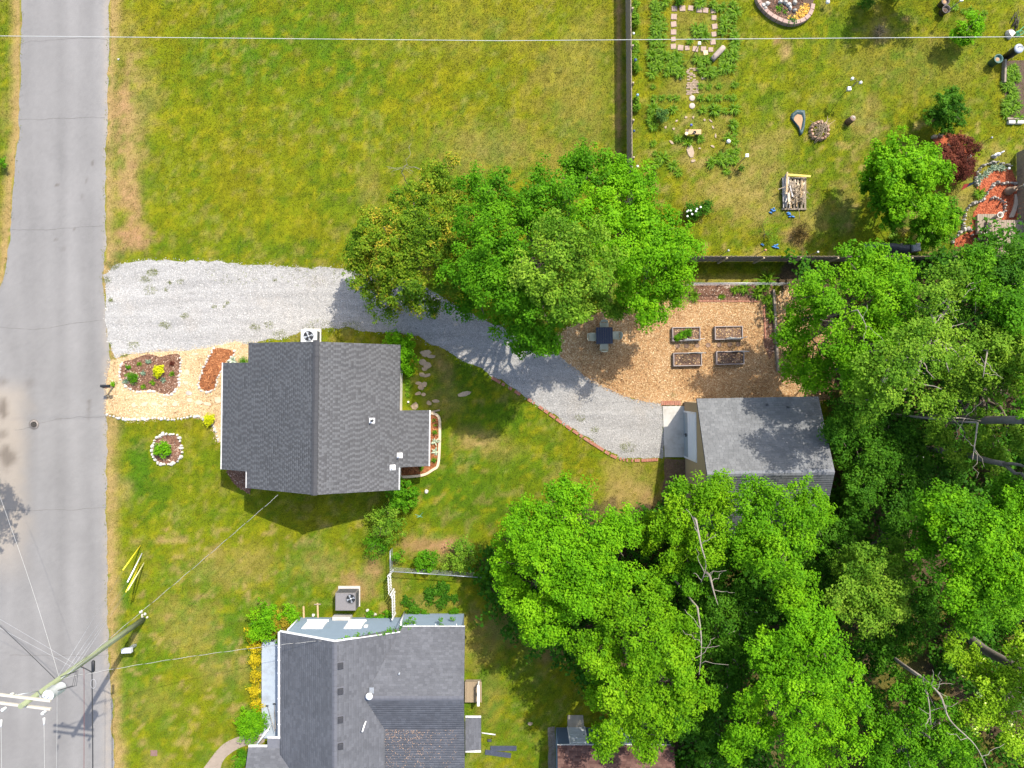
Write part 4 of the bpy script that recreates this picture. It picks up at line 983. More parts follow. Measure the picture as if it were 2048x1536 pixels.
# ------------------------------------------------------------------ foliage
def unit(v): return v / np.maximum(np.linalg.norm(v, axis=1, keepdims=True), 1e-9)
def leaf_faces(c, n, L, w, name, m, rnd):
    """one folded leaf (two triangles) per centre"""
    N = len(c)
    r = unit(RNG.normal(size=(N, 3))); d = unit(np.cross(n, r)); e = np.cross(n, d)
    L = L[:, None]; w = w[:, None]
    droop = n * (L * RNG.uniform(-.12, .22, (N, 1)))
    V = np.stack([c - d * L * .5, c + e * w * .5 + n * w * .12, c + d * L * .5 - droop, c - e * w * .5 + n * w * .12], 1).reshape(-1, 3)
    return np_mesh(name, V, np.arange(4 * N).reshape(-1, 4), m, attrs={'rnd': np.repeat(rnd, 4)})
def crown_points(lobes, dens, clump, per, core=.25, low=-.1, squash=.72, jag=.32):
    """lobes: (x, y, z, r) world.  clumps of leaves over the upper shell of every lobe, plus a thinner core"""
    cs = []; ns = []; bs = []
    for (x, y, z, r) in lobes:
        nc = max(3, int(dens * r * r))
        u = RNG.uniform(low, 1, nc); a = RNG.uniform(0, 6.283, nc); s = np.sqrt(1 - u * u)
        d = np.stack([s * np.cos(a), s * np.sin(a), u], 1)
        rr = r * (1 + RNG.normal(0, jag * .55, nc) - jag * .3); rr = rr * np.where(RNG.random(nc) < .13, RNG.uniform(1.1, 1.38, nc), 1.0); rr = np.where(RNG.random(nc) < core, rr * RNG.uniform(.35, .85, nc), rr)
        cc = np.array([x, y, z]) + d * rr[:, None] * np.array([1, 1, squash])
        cs_ = np.clip(RNG.lognormal(-.08, .42, nc), .4, 2.0); k = np.maximum(3, RNG.poisson(per * cs_ ** 1.7)); tot = k.sum()
        cr = np.repeat(clump * cs_, k)[:, None]
        q = RNG.normal(size=(tot, 3)); q = unit(q) * (RNG.random((tot, 1)) ** .45)
        dd = np.repeat(d, k, 0)
        p = np.repeat(cc, k, 0) + q * cr * np.array([1, 1, .6])
        nn = unit(q * .55 + dd * .55 + RNG.normal(0, .42, (tot, 3)) + np.array([.12, .2, .62]))
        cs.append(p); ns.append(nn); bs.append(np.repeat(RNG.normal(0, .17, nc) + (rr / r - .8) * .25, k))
    return np.concatenate(cs), np.concatenate(ns), np.concatenate(bs)
def split_lobes(lobes, n=8):
    """break every big lobe into branch-end masses of different size, so that a crown has gaps and an uneven outline"""
    out = []
    for (x, y, z, r) in lobes:
        out.append((x, y, z - r * .12, r * .5))
        for k in range(n):
            u = random.uniform(-.15, .95); a = k * 6.283 / n + random.uniform(-.5, .5); s = math.sqrt(1 - u * u); d = r * random.uniform(.5, .82)
            out.append((x + d * s * math.cos(a), y + d * s * math.sin(a), z + d * u * .8 - r * .05, r * random.uniform(.24, .5)))
    return out
def foliage(name, lobes, m, parent, dens=11, clump=.42, per=46, leaf=(.17, .10), **kw):
    c, n, bj = crown_points(lobes, dens, clump, per, **kw)
    N = len(c); s = RNG.lognormal(0, .22, N)
    g = fbm(c[:, 0], c[:, 1], .55, 3, 70)
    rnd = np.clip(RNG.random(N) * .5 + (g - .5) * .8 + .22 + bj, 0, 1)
    k = c[:, 2] > .03
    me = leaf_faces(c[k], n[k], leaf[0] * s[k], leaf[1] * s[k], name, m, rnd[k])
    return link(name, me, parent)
def lm(nm, stops, tr=.36, tc=(1.25, 1.2, .45)): return mat_attr('leaf_' + nm, 0, 0, .6, tr, tc, spec=.08, extra=[(p, (c[0] * 1.20, c[1] * 1.27, c[2] * .62)) for p, c in stops])
LEAF = {
    'bright': lm('bright', [(0, (.058, .165, .006)), (.5, (.105, .255, .008)), (1, (.175, .335, .012))], .4),
    'mid': lm('mid', [(0, (.036, .115, .006)), (.5, (.064, .178, .008)), (1, (.115, .250, .014))]),
    'dark': lm('dark', [(0, (.018, .066, .007)), (.5, (.034, .105, .009)), (1, (.070, .165, .016))], .3),
    'warm': lm('warm', [(0, (.060, .155, .006)), (.5, (.110, .238, .008)), (1, (.185, .315, .013))], .4),
    'fresh': lm('fresh', [(0, (.050, .148, .006)), (.5, (.090, .222, .008)), (1, (.155, .300, .013))], .38),
    'pale': lm('pale', [(0, (.055, .130, .014)), (.5, (.110, .205, .024)), (1, (.205, .300, .050))]),
    'olive': lm('olive', [(0, (.034, .082, .008)), (.45, (.082, .150, .012)), (.82, (.160, .205, .020)), (1, (.30, .225, .04))], .3),
    'locust': lm('locust', [(0, (.090, .180, .010)), (.6, (.185, .300, .018)), (.86, (.28, .38, .04)), (.9, (.66, .68, .46)), (1, (.78, .78, .62))]),
    'red': lm('red', [(0, (.036, .010, .012)), (.6, (.095, .022, .026)), (1, (.165, .048, .048))], .2, (1.2, .8, .8)),
    'yellow': lm('yellow', [(0, (.24, .25, .008)), (.6, (.44, .43, .012)), (1, (.58, .56, .04))], .3),
    'gold': lm('gold', [(0, (.13, .12, .010)), (.5, (.38, .28, .016)), (1, (.58, .44, .03))], .3),
    'brown': lm('brown', [(0, (.025, .018, .010)), (.6, (.070, .045, .020)), (1, (.12, .085, .035))], .15),
    'rust': lm('rust', [(0, (.08, .095, .010)), (.5, (.19, .14, .02)), (1, (.28, .17, .03))], .2),
    'blue': lm('blue', [(0, (.024, .066, .020)), (.5, (.056, .120, .045)), (1, (.115, .185, .080))], .2),
}
def limb(mb, a, b, r0, r1, wob=.25, n=6, seg=6):
    a = Vector(a); b = Vector(b); L = (b - a).length; pts = []; rad = []
    for i in range(seg + 1):
        t = i / seg; p = a.lerp(b, t)
        if 0 < i < seg: p += Vector((random.gauss(0, 1), random.gauss(0, 1), random.gauss(0, .5))) * (wob * L * .06)
        pts.append(p); rad.append(r0 + (r1 - r0) * t)
    mb.tube(pts, rad, n, True); return pts
def tree(label, base, lobes_px, kind='bright', trunk_r=.18, fork=.45, name='tree', leaf=(.122, .078), dens=11, per=46, clump=.42, group=None, extra=(), flip=0, barkm=None, cat='tree', fill=.80, **kw):
    """lobes_px: (px, py, r_px, z) as seen in the photo, z = height of the lobe centre"""
    lobes = []
    for (lx, ly, lr, z) in lobes_px:
        x, y, _ = P(lx, ly, z); lobes.append((x, y, z, lr * (CAM_H - z) / FPX))
    bx, by = W(*base)
    t = thing(name, label, cat, (bx, by, 0), 0, group)
    L = [(x - bx, y - by, z, r) for x, y, z, r in lobes]
    zc = max(l[2] for l in L); mx = sum(l[0] for l in L) / len(L); my = sum(l[1] for l in L) / len(L)
    fk = Vector((mx * .35, my * .35, zc * fork))
    tb = MB(); limb(tb, (0, 0, -.05), fk, trunk_r * 1.15, trunk_r * .85, .12, 9, 7)
    for (x, y, z, r) in L:
        e = Vector((x, y, z + r * .25)); p = limb(tb, fk, e, trunk_r * .6, trunk_r * .16, .5, 6, 7)
        for q in range(4):
            s = p[3 + q % 4]; a = random.uniform(0, 6.283)
            limb(tb, s, s + Vector((math.cos(a) * r * .75, math.sin(a) * r * .75, r * random.uniform(.1, .5))), trunk_r * .22, .015, .6, 5, 5)
    tb.build('trunk', barkm or bark, t)
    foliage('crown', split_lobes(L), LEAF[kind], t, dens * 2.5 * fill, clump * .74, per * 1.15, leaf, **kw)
    for kd, lb, dn in extra:
        LL = [(P(lx, ly, z)[0] - bx, P(lx, ly, z)[1] - by, z, lr * (CAM_H - z) / FPX) for lx, ly, lr, z in lb]
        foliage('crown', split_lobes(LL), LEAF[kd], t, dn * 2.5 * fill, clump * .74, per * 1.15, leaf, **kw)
    return t
def shrub(label, px, py, r, h, kind, name='shrub', leaf=(.08, .05), dens=60, clump=.14, per=16, group=None, lobes=None, cat='shrub', flowers=None, squash=.8, stems=5, **kw):
    """r in photo pixels (on the ground), h in metres"""
    x, y, _ = P(px, py, h * .6); rm = r * M
    t = thing(name, label, cat, (x, y, 0), 0, group)
    if lobes is None:
        lobes = [(0, 0, h * .5, rm * .72)] + [(rm * .42 * math.cos(a), rm * .42 * math.sin(a), h * random.uniform(.35, .55), rm * random.uniform(.45, .6)) for a in np.linspace(0, 6.283, 6)[:-1] + random.random()]
    sb = MB()
    for k in range(stems):
        a = random.uniform(0, 6.283); q = random.uniform(.2, .7)
        limb(sb, (random.gauss(0, .03), random.gauss(0, .03), -.02), (math.cos(a) * rm * q, math.sin(a) * rm * q, h * random.uniform(.5, .9)), .016 + .006 * rm, .006, .5, 5, 4)
    sb.build('stem', bark, t)
    foliage('foliage', lobes, LEAF[kind], t, dens * 1.7, clump, per * 1.25, leaf, squash=squash, low=-.2, **kw)
    if flowers:
        n, fm, fs = flowers
        for k in range(n):
            a = random.uniform(0, 6.283); q = math.sqrt(random.random()) * rm * .85; f = MB()
            f.lathe((math.cos(a) * q, math.sin(a) * q, h * (.95 - .35 * (q / rm) ** 2)), [(fs * .4, -fs * .3), (fs, 0), (fs * .8, fs * .45), (fs * .2, fs * .6)], 8)
            f.build('flower', fm, t)
    return t

# ---- trees along the driveway
tree('olive toned tree with dull yellow new leaves over the gravel driveway', (845, 515),
     [(770, 470, 70, 4.6), (830, 410, 62, 4.4), (740, 540, 58, 3.8), (800, 560, 66, 4.8), (860, 480, 60, 5.4), (770, 600, 45, 3.3), (840, 600, 40, 3.4), (880, 360, 45, 3.6), (715, 500, 34, 3.2), (900, 550, 45, 4.6), (915, 470, 50, 5.4), (905, 415, 46, 5.0), (800, 480, 50, 5.4)], 'olive', .2, leaf=(.125, .065), dens=14, per=46, clump=.4)
tree('tall bright green tree with pale centre between driveway and wood chip yard', (1105, 560),
     [(1030, 420, 80, 7.6), (960, 470, 70, 7.6), (1000, 560, 78, 8.6), (1080, 640, 62, 7.2), (1110, 400, 80, 8.2), (1180, 350, 60, 6.2), (950, 380, 48, 5.0), (1020, 635, 55, 7.0), (935, 545, 46, 6.4), (1010, 500, 66, 9.4), (1050, 590, 66, 9.0), (960, 545, 56, 8.6), (1095, 690, 28, 4.2), (1150, 330, 30, 5.5), (1045, 690, 30, 4.2), (940, 610, 36, 4.5)], 'mid', .26,
     extra=(('pale', [(1130, 480, 66, 10.2), (1080, 540, 62, 10.2), (1180, 540, 66, 9.6), (1120, 595, 60, 9.6), (1175, 605, 42, 6.2), (1232, 622, 24, 5.0)], 11),))
tree('fresh green tree with feathery right edge over the fence corner', (1260, 500),
     [(1260, 400, 72, 6.8), (1310, 470, 72, 6.6), (1250, 500, 80, 7.6), (1330, 540, 62, 5.8), (1270, 590, 60, 5.6), (1230, 350, 52, 6.0), (1360, 500, 40, 5.2), (1300, 620, 40, 4.6), (1195, 430, 60, 7.4), (1345, 590, 34, 4.6)], 'bright', .22, dens=12)

# ---- the wood on the right
tree('bright leafy tree standing over the fence and yard right of the raised beds', (1650, 640),
     [(1720, 545, 62, 7.4), (1640, 585, 62, 7.2), (1770, 590, 66, 7.8), (1600, 640, 54, 6.0), (1680, 660, 74, 8.0), (1610, 735, 48, 5.2), (1760, 650, 60, 7.4), (1800, 560, 40, 6.4), (1665, 740, 58, 6.0), (1590, 690, 38, 4.6), (1750, 520, 40, 6.6)], 'fresh', .22)
tree('loose grey limbed tree in the wood below the garden deck', (1840, 690),
     [(1860, 620, 58, 9.0), (1830, 700, 66, 10.4), (1765, 740, 62, 10.4), (1900, 560, 46, 7.0), (1890, 690, 56, 9.6), (1725, 800, 50, 9.0), (1800, 780, 56, 9.6)], 'pale', .2, barkm=barkpale, dens=7, per=40)
tree('dark green tree at the right edge under the wooden deck', (1960, 600),
     [(1950, 530, 56, 5.6), (2010, 560, 56, 6.0), (1925, 600, 44, 5.0), (2040, 520, 44, 5.4), (1990, 640, 60, 6.8), (2045, 640, 50, 7.0)], 'dark', .2, extra=(('mid', [(1950, 520, 40, 6.6), (2020, 620, 50, 8.0), (1960, 590, 40, 6.6)], 11),))
tree('mid green tree crowding the right edge above two bare trunks', (1930, 760),
     [(1940, 710, 60, 7.2), (2010, 710, 62, 7.8), (1890, 760, 44, 6.6), (1975, 765, 40, 6.8), (2045, 750, 40, 7.4), (1930, 770, 40, 6.4), (1880, 812, 34, 6.5), (1965, 852, 34, 6.2), (2035, 872, 40, 7.4), (1990, 915, 30, 6.0), (1915, 912, 34, 5.4), (1870, 868, 30, 5.0)], 'pale', .2, dens=11)
tree('shadowed low tree touching the garage roof edge', (1700, 890),
     [(1700, 880, 58, 3.6), (1760, 920, 62, 3.8), (1720, 970, 58, 3.8), (1800, 960, 56, 3.6), (1690, 840, 34, 3.4), (1770, 850, 56, 3.4), (1830, 1020, 60, 3.6), (1860, 930, 60, 3.2), (1668, 862, 24, 4.6)], 'dark', .13, dens=10)
tree('dense bright tree leaning over the garage front corner', (1390, 1050),
     [(1385, 1005, 60, 6.8), (1340, 1040, 50, 5.8), (1440, 1000, 46, 6.4), (1410, 1070, 62, 7.0), (1350, 1095, 48, 5.8), (1290, 1060, 40, 4.6)], 'warm', .2, extra=(('mid', [(1380, 1150, 60, 5.2), (1440, 1130, 50, 5.0)], 9),))
tree('broad bright green tree covering the garage roof from the south', (1530, 1090),
     [(1530, 1020, 64, 7.6), (1590, 1050, 60, 7.8), (1500, 1080, 58, 7.6), (1560, 1110, 66, 8.4), (1600, 990, 36, 6.2), (1580, 1170, 50, 7.2), (1505, 985, 40, 6.6), (1640, 1020, 36, 6.0)], 'fresh', .24)
tree('wide bright tree reaching over the back lawn', (1110, 1110),
     [(1050, 1050, 62, 5.6), (1130, 1030, 62, 6.2), (1010, 1120, 46, 4.8), (1090, 1120, 70, 7.0), (1170, 1100, 66, 7.0), (1230, 1060, 54, 6.0), (1030, 1180, 40, 4.6), (1090, 1220, 58, 6.0), (1160, 1180, 64, 7.2), (1220, 1150, 60, 6.8), (1060, 1250, 34, 4.6)], 'bright', .24, dens=12)
tree('tall yellow green tree above the brown roofed shed', (1250, 1290),
     [(1230, 1230, 62, 7.4), (1300, 1190, 54, 7.0), (1200, 1290, 60, 7.0), (1290, 1290, 70, 8.4), (1350, 1250, 52, 7.2), (1350, 1340, 62, 7.8), (1260, 1370, 64, 7.6), (1200, 1370, 44, 5.8), (1390, 1390, 50, 7.2), (1240, 1440, 52, 6.2), (1330, 1410, 56, 7.0), (1210, 1480, 34, 5.0), (1290, 1490, 34, 5.4)], 'warm', .26)
tree('dark gap tree with bare forked limbs in the middle of the wood', (1440, 1180),
     [(1440, 1200, 62, 4.6), (1480, 1270, 60, 5.0), (1420, 1290, 56, 4.6), (1510, 1220, 54, 4.8), (1450, 1370, 50, 5.0), (1400, 1220, 44, 4.0)], 'dark', .16, barkm=barkpale, dens=9)
tree('rounded bright crown at the bottom centre of the wood', (1590, 1310),
     [(1610, 1230, 58, 8.0), (1560, 1290, 62, 8.4), (1640, 1300, 66, 8.6), (1540, 1370, 62, 7.8), (1620, 1380, 70, 8.6), (1700, 1370, 56, 7.6), (1680, 1450, 66, 7.6), (1590, 1460, 66, 7.8), (1510, 1440, 54, 6.8), (1470, 1480, 44, 6.2), (1640, 1510, 44, 6.4)], 'bright', .26)
tree('soft pale green crown between the two largest trees', (1720, 1150),
     [(1740, 1140, 58, 7.0), (1700, 1190, 58, 7.0), (1770, 1190, 52, 7.0), (1690, 1120, 42, 5.8), (1740, 1220, 48, 6.4), (1790, 1110, 34, 5.8)], 'pale', .2)
tree('huge spreading green tree at the right edge of the wood', (1880, 1080),
     [(1870, 1020, 62, 8.0), (1940, 1060, 80, 9.4), (1900, 1120, 72, 8.8), (1980, 1140, 78, 9.4), (1940, 1200, 66, 8.4), (2020, 1020, 60, 8.6), (2010, 975, 36, 7.2), (2040, 1090, 70, 9.2), (2010, 1210, 54, 8.0), (1850, 1080, 44, 7.0)], 'mid', .3,
     extra=(('bright', [(1950, 1090, 70, 10.2), (1890, 1030, 56, 9.2), (2000, 1160, 64, 10.0), (2020, 1040, 56, 9.6), (1930, 1170, 50, 9.6)], 11),))
tree('deep green understory tree in the shaded middle of the wood', (1660, 1100),
     [(1660, 1080, 56, 4.2), (1640, 1150, 50, 4.2), (1700, 1050, 44, 4.0), (1790, 1290, 56, 4.4), (1830, 1240, 50, 4.4), (1760, 1290, 46, 4.2), (1790, 1060, 50, 4.2)], 'dark', .14, dens=9)
tree('mid green tree with two long bare limbs at the bottom right', (1840, 1400),
     [(1810, 1390, 58, 6.4), (1870, 1440, 62, 6.6), (1790, 1470, 56, 6.0), (1850, 1510, 54, 6.0), (1920, 1510, 50, 6.2), (1760, 1530, 46, 5.6), (1750, 1430, 40, 5.4)], 'mid', .18, barkm=barkpale, dens=9)
tree('locust tree with white blossom clusters at the bottom right corner', (1985, 1370),
     [(1920, 1300, 36, 7.0), (1955, 1340, 34, 7.0), (1990, 1420, 46, 7.2), (2030, 1370, 48, 7.8), (1950, 1425, 40, 7.4), (2035, 1480, 56, 7.6), (2040, 1300, 36, 8.0), (1985, 1380, 40, 8.0)], 'locust', .18, dens=12)
tree('dark low growth behind the brown roofed shed', (1400, 1470), [(1400, 1450, 46, 3.2), (1440, 1500, 40, 3.0), (1360, 1440, 36, 3.4)], 'dark', .1)
# trees whose crowns stand outside the frame; their trunks and shade reach in
tree('leaning bare trunk crossing the gap at the right edge, upper of two', (1815, 832), [(2110, 790, 70, 10.5), (2140, 860, 60, 10.0)], 'mid', .23, barkm=barkgrey, fork=.86, name='leaning_tree', group='leaning trunks in the gap')
tree('leaning bare trunk with a fork at the right edge, lower of two', (1800, 884), [(2120, 930, 60, 10.0), (2110, 1010, 56, 9.6)], 'mid', .16, barkm=barkgrey, fork=.8, name='leaning_tree', group='leaning trunks in the gap')
tree('thick furrowed trunk running out of the right edge', (1885, 1252), [(2130, 1340, 70, 10.0), (2120, 1400, 60, 9.4)], 'mid', .25, barkm=barkgrey, fork=.85, name='leaning_tree')
tree('roadside tree left of the frame shading the road edge', (-60, 905), [(-140, 850, 100, 7.5), (-118, 930, 78, 7.0), (-170, 930, 90, 8.0)], 'mid', .25, dens=7)
tree('garden tree above the frame shading the lawn by the pots', (1850, -60), [(1870, -85, 62, 3.0), (1840, -95, 50, 3.4)], 'mid', .12, dens=9)
tree('small green sapling at the left edge in the road verge', (-30, 330), [(4, 325, 10, .5)], 'mid', .03, name='sapling', leaf=(.08, .05), dens=60, clump=.12, per=14)

# low green growth that covers the floor of the wood
def undergrowth():
    x, y = rand_in(wWOODS, 3.4, .3); k = inframe(x, y, 2) & ~((x > 10.4) & (x < 17.8) & (y > -9.2) & (y < -.6)) & ~((x > 2.4) & (x < 9.7) & (y < -20.9)); x, y = x[k], y[k]
    keep = fbm(x, y, .28, 3, 91) > .41; x, y = x[keep], y[keep]
    lob = [(a, b, random.uniform(.3, 3.0), random.uniform(.45, .85)) for a, b in zip(x, y)]
    c, n, _ = crown_points(lob, 12, .34, 8); N = len(c); s = RNG.lognormal(0, .25, N)
    tag(link('undergrowth', leaf_faces(c, n, .22 * s, .15 * s, 'undergrowth', LEAF['dark'], np.clip(RNG.normal(.36, .24, N), 0, 1))), 'dark green undergrowth on the floor of the wood', 'undergrowth', kind='stuff')
undergrowth()
# bare pale limbs seen in front of the leaves
def dead_branch(label, pts, r0=.07, twigs=6, group='bare pale branches showing among the leaves'):
    w = [P(*p) for p in pts]
    t = thing('bare_branch', label, 'branch', (w[0][0], w[0][1], 0), 0, group)
    b = MB(); n = len(w); loc = [Vector((p[0] - w[0][0], p[1] - w[0][1], p[2])) for p in w]
    sm = catmull([tuple(p) for p in loc], 5, False)
    r0 *= .72; b.tube(sm, [r0 + (.012 - r0) * i / (len(sm) - 1) for i in range(len(sm))], 7)
    for k in range(twigs):
        i = random.randint(2, len(sm) - 2); a = random.uniform(0, 6.283); L = random.uniform(.5, 1.5)
        limb(b, sm[i], Vector(sm[i]) + Vector((math.cos(a) * L, math.sin(a) * L, random.uniform(-.1, .5))), r0 * .35, .008, .8, 5, 5)
    limb(b, (0, 0, -.05), sm[0], r0 * 1.3, r0, .1, 7, 4)
    b.build('limb', barkpale, t)
dead_branch('bare pale limb curving down the middle of the wood', [(1392, 1040, 7.6), (1402, 1090, 7.8), (1412, 1130, 7.8), (1402, 1165, 7.6)], .08)
dead_branch('broken white limb below the forked pale limb', [(1420, 1152, 6.8), (1428, 1185, 6.9), (1436, 1210, 7.0)], .09, 2)
dead_branch('forked grey limb above the shed trees', [(1395, 1215, 7.4), (1402, 1270, 7.8), (1402, 1310, 7.9), (1398, 1350, 8.0)], .07)
dead_branch('long tan limb running to the bottom right', [(1845, 1355, 7.2), (1880, 1390, 7.8), (1900, 1440, 8.2), (1950, 1490, 8.4), (1975, 1540, 8.4)], .08, 8)
dead_branch('thin forked limb beside the long tan limb', [(1845, 1358, 7.2), (1857, 1400, 7.6), (1862, 1450, 7.8)], .06, 6)
dead_branch('sunlit white limb among the upper right leaves', [(1893, 690, 8.0), (1892, 720, 8.4), (1898, 745, 8.4)], .07, 3)
dead_branch('slender vertical pale limb at the right edge', [(1975, 700, 8.0), (1970, 730, 8.4), (1966, 755, 8.4)], .06, 4)
dead_branch('white dead limb lying over the dark gap', [(1880, 838, 6.4), (1920, 836, 6.6), (1962, 842, 6.6)], .08, 4)
dead_branch('hanging pale limb crossing both leaning trunks', [(1955, 845, 7.4), (1950, 885, 7.6), (1945, 920, 7.8)], .07, 3)
dead_branch('small fork poking out of the bright yard tree', [(1715, 620, 8.6), (1727, 640, 8.8), (1733, 655, 8.8)], .04, 3)
dead_branch('twiggy fork in the upper right of the wood', [(1935, 600, 6.6), (1950, 575, 6.8), (1962, 560, 6.8)], .06, 5)
dead_branch('pale fork above the dark gap in the middle right', [(1790, 685, 7.6), (1805, 692, 7.8), (1812, 702, 7.8)], .05, 3)
dead_branch('bleached twigs at the top left of the olive tree', [(803, 345, 3.2), (808, 335, 3.5), (815, 328, 3.6)], .03, 8)

# ---- garden trees upper right
tree('vivid lime green tree in the back garden', (1800, 375), [(1790, 315, 46, 3.6), (1755, 325, 32, 3.0), (1835, 340, 46, 3.8), (1800, 355, 53, 4.2), (1850, 385, 42, 3.4), (1800, 400, 46, 3.6), (1745, 350, 26, 2.6), (1850, 310, 26, 3.0), (1885, 345, 21, 2.8)], 'bright', .12, leaf=(.12, .085), dens=15, clump=.3, per=34, extra=(('mid', [(1765, 400, 39, 2.6), (1780, 430, 30, 2.2), (1740, 375, 23, 2.0)], 18),), fill=1.0)
tree('round lime green shrub tree next to the red terraces', (1862, 445), [(1865, 440, 42, 2.4), (1885, 425, 34, 2.2), (1840, 460, 32, 2.0), (1890, 460, 30, 2.0), (1860, 475, 28, 1.6)], 'mid', .09, leaf=(.10, .07), dens=22, clump=.24, per=30, extra=(('bright', [(1880, 432, 36, 2.7)], 26),))
tree('low dark red japanese maple beside the lime tree', (1910, 318), [(1900, 302, 32, 1.2), (1915, 328, 28, 1.1), (1883, 312, 26, 1.1), (1925, 288, 20, 1.0), (1945, 300, 16, .8), (1922, 348, 20, .8), (1935, 326, 16, .8)], 'red', .06, leaf=(.10, .04), dens=48, clump=.22, per=30)
tree('dark evergreen bush with a hole in its crown', (1885, 232), [(1890, 222, 36, 1.7), (1870, 235, 26, 1.4), (1912, 230, 28, 1.4), (1885, 250, 26, 1.2), (1900, 200, 24, 1.3)], 'dark', .08, leaf=(.09, .05), fill=1.3, dens=25, clump=.2, per=28)
tree('open bright green shrub near the wire at the top right', (1930, 65), [(1935, 55, 26, 1.5), (1915, 65, 18, 1.2), (1955, 60, 18, 1.2), (1925, 80, 16, 1.0), (1950, 38, 16, 1.2)], 'bright', .06, leaf=(.12, .07), dens=19, clump=.2, per=22)
# ------------------------------------------------------------------ fences
def board_fence(label, a, b, h=1.65, posts=1, post_side=1, step=2.2, name='fence', skip=None):
    """posts/rails on the right side of a->b when post_side = 1"""
    a = Vector(a + (0,)); b = Vector(b + (0,)); L = (b - a).length; d = (b - a) / L; n = Vector((d.y, -d.x, 0)) * post_side
    t = thing(name, label, 'fence', a)
    rz = math.atan2(d.y, d.x)
    nb = int(L / .145); mb_ = MB()
    for k in range(nb):
        hh = h + random.uniform(-.012, .012)
        mb_.box(d * ((k + .5) * .145) + Vector((0, 0, hh / 2 + .02)) - n * .012 * (k % 2), (.137, .02, hh - .04), rz=rz)
    bo = mb_.build('boards', woodgrey, t); bo['kind'] = 'stuff'
    for z in (.35, h * .55, h - .22): MB().box(d * (L / 2) + n * .035 + Vector((0, 0, z)), (L, .045, .09), rz=rz).build('rail', woodgrey, t)
    k = step * .5
    while k < L:
        MB().box(d * k + n * .10 + Vector((0, 0, h / 2 + .02)), (.10, .10, h + .06), rz=rz, bev=.02).build('post', mat('post_wood', (.36, .29, .19), .9, .25, 5, 40, .3), t); k += step
    return t
board_fence('long brown board fence along the left side of the garden', W(1251, -60), W(1256, 520), 1.72, post_side=-1)
board_fence('brown board fence with posts below the garden', W(1258, 523), W(1905, 523), 1.72, post_side=1, step=2.19)
board_fence('board fence section behind the trees at the upper right', W(1908, 523), W(2140, 521), 1.72, post_side=1)
board_fence('shaded board fence by the red terraces', W(2032, 306), W(2036, 520), 1.6, post_side=-1)
# galvanised wire fence round the planting strip
def wire_fence(label, pts, h, step=2.0, mesh=True):
    t = thing('wire_fence', label, 'fence', pts[0] + (0,)); o = Vector(pts[0] + (0,))
    posts = MB()
    for a, b in zip(pts[:-1], pts[1:]):
        a = Vector(a + (0,)) - o; b = Vector(b + (0,)) - o; L = (b - a).length; n = max(1, round(L / step))
        for k in range(n + 1):
            p = a.lerp(b, k / n); MB().tube([p, p + Vector((0, 0, h))], .022, 8).build('post', galv, t)
        MB().tube([a + Vector((0, 0, h)), b + Vector((0, 0, h))], .022, 8).build('rail', galv, t)
        w = MB()
        for z in np.arange(.1, h, .13): w.tube([a + Vector((0, 0, z)), b + Vector((0, 0, z))], .0035, 4, False)
        for k in range(int(L / .12)): p = a.lerp(b, k * .12 / L); w.tube([p + Vector((0, 0, .05)), p + Vector((0, 0, h))], .0035, 4, False)
        w.build('wire_mesh', galv, t)
    return t
wire_fence('galvanised wire fence north of the wood chip yard', [W(1372, 571), W(1565, 571)], 1.05)
wire_fence('old wire fence hung with vines behind the lattice', [W(788, 1134), W(880, 1140), W(965, 1146)], 1.0)
wire_fence('short wire fence running up from the lattice', [W(786, 1132), W(786, 1095)], 1.0)
tb = thing('timber_border', 'weathered timber border on the right of the wood chip yard', 'border', W(1545, 575) + (0,))
for k in range(3):
    a = Vector(W(1545 + k * 3, 580 + k * 55) + (0,)) - tb.location; b = Vector(W(1548 + k * 3, 633 + k * 55) + (0,)) - tb.location
    d = b - a; MB().box((a + b) / 2 + Vector((0, 0, .14)), (d.length, .14, .28), rz=math.atan2(d.y, d.x), bev=.015).build('timber', woodgrey, tb)
# white lattice
def picket_run(label, a, b, h, lean, n):
    a = Vector(W(*a) + (0,)); b = Vector(W(*b) + (0,)); t = thing('picket_fence', label, 'fence', a); d = (b - a); L = d.length; d /= L; nn = Vector((d.y, -d.x, 0))
    for k in range(n):
        p = d * (L * (k + .5) / n); MB().box(p + nn * lean * h * .5 + Vector((0, 0, h / 2)), (.022, .075, h), rz=math.atan2(d.y, d.x) + math.pi / 2, ry=-lean if False else 0, rx=0).build('picket', white, t)
    for z in (.25, h - .12): MB().tube([nn * lean * h * .5 + Vector((0, 0, z)), d * L + nn * lean * h * .5 + Vector((0, 0, z))], .02, 6).build('rail', white, t)
    for q in (0, L): MB().box(d * q + Vector((0, 0, h * .55)), (.08, .08, h * 1.08), bev=.01).build('post', white, t)
picket_run('leaning white picket panel, upper of the two by the blue wall', (786, 1140), (788, 1178), 1.15, .22, 7)
picket_run('upright white picket panel touching the blue wall', (790, 1183), (791, 1226), 1.1, .0, 8)

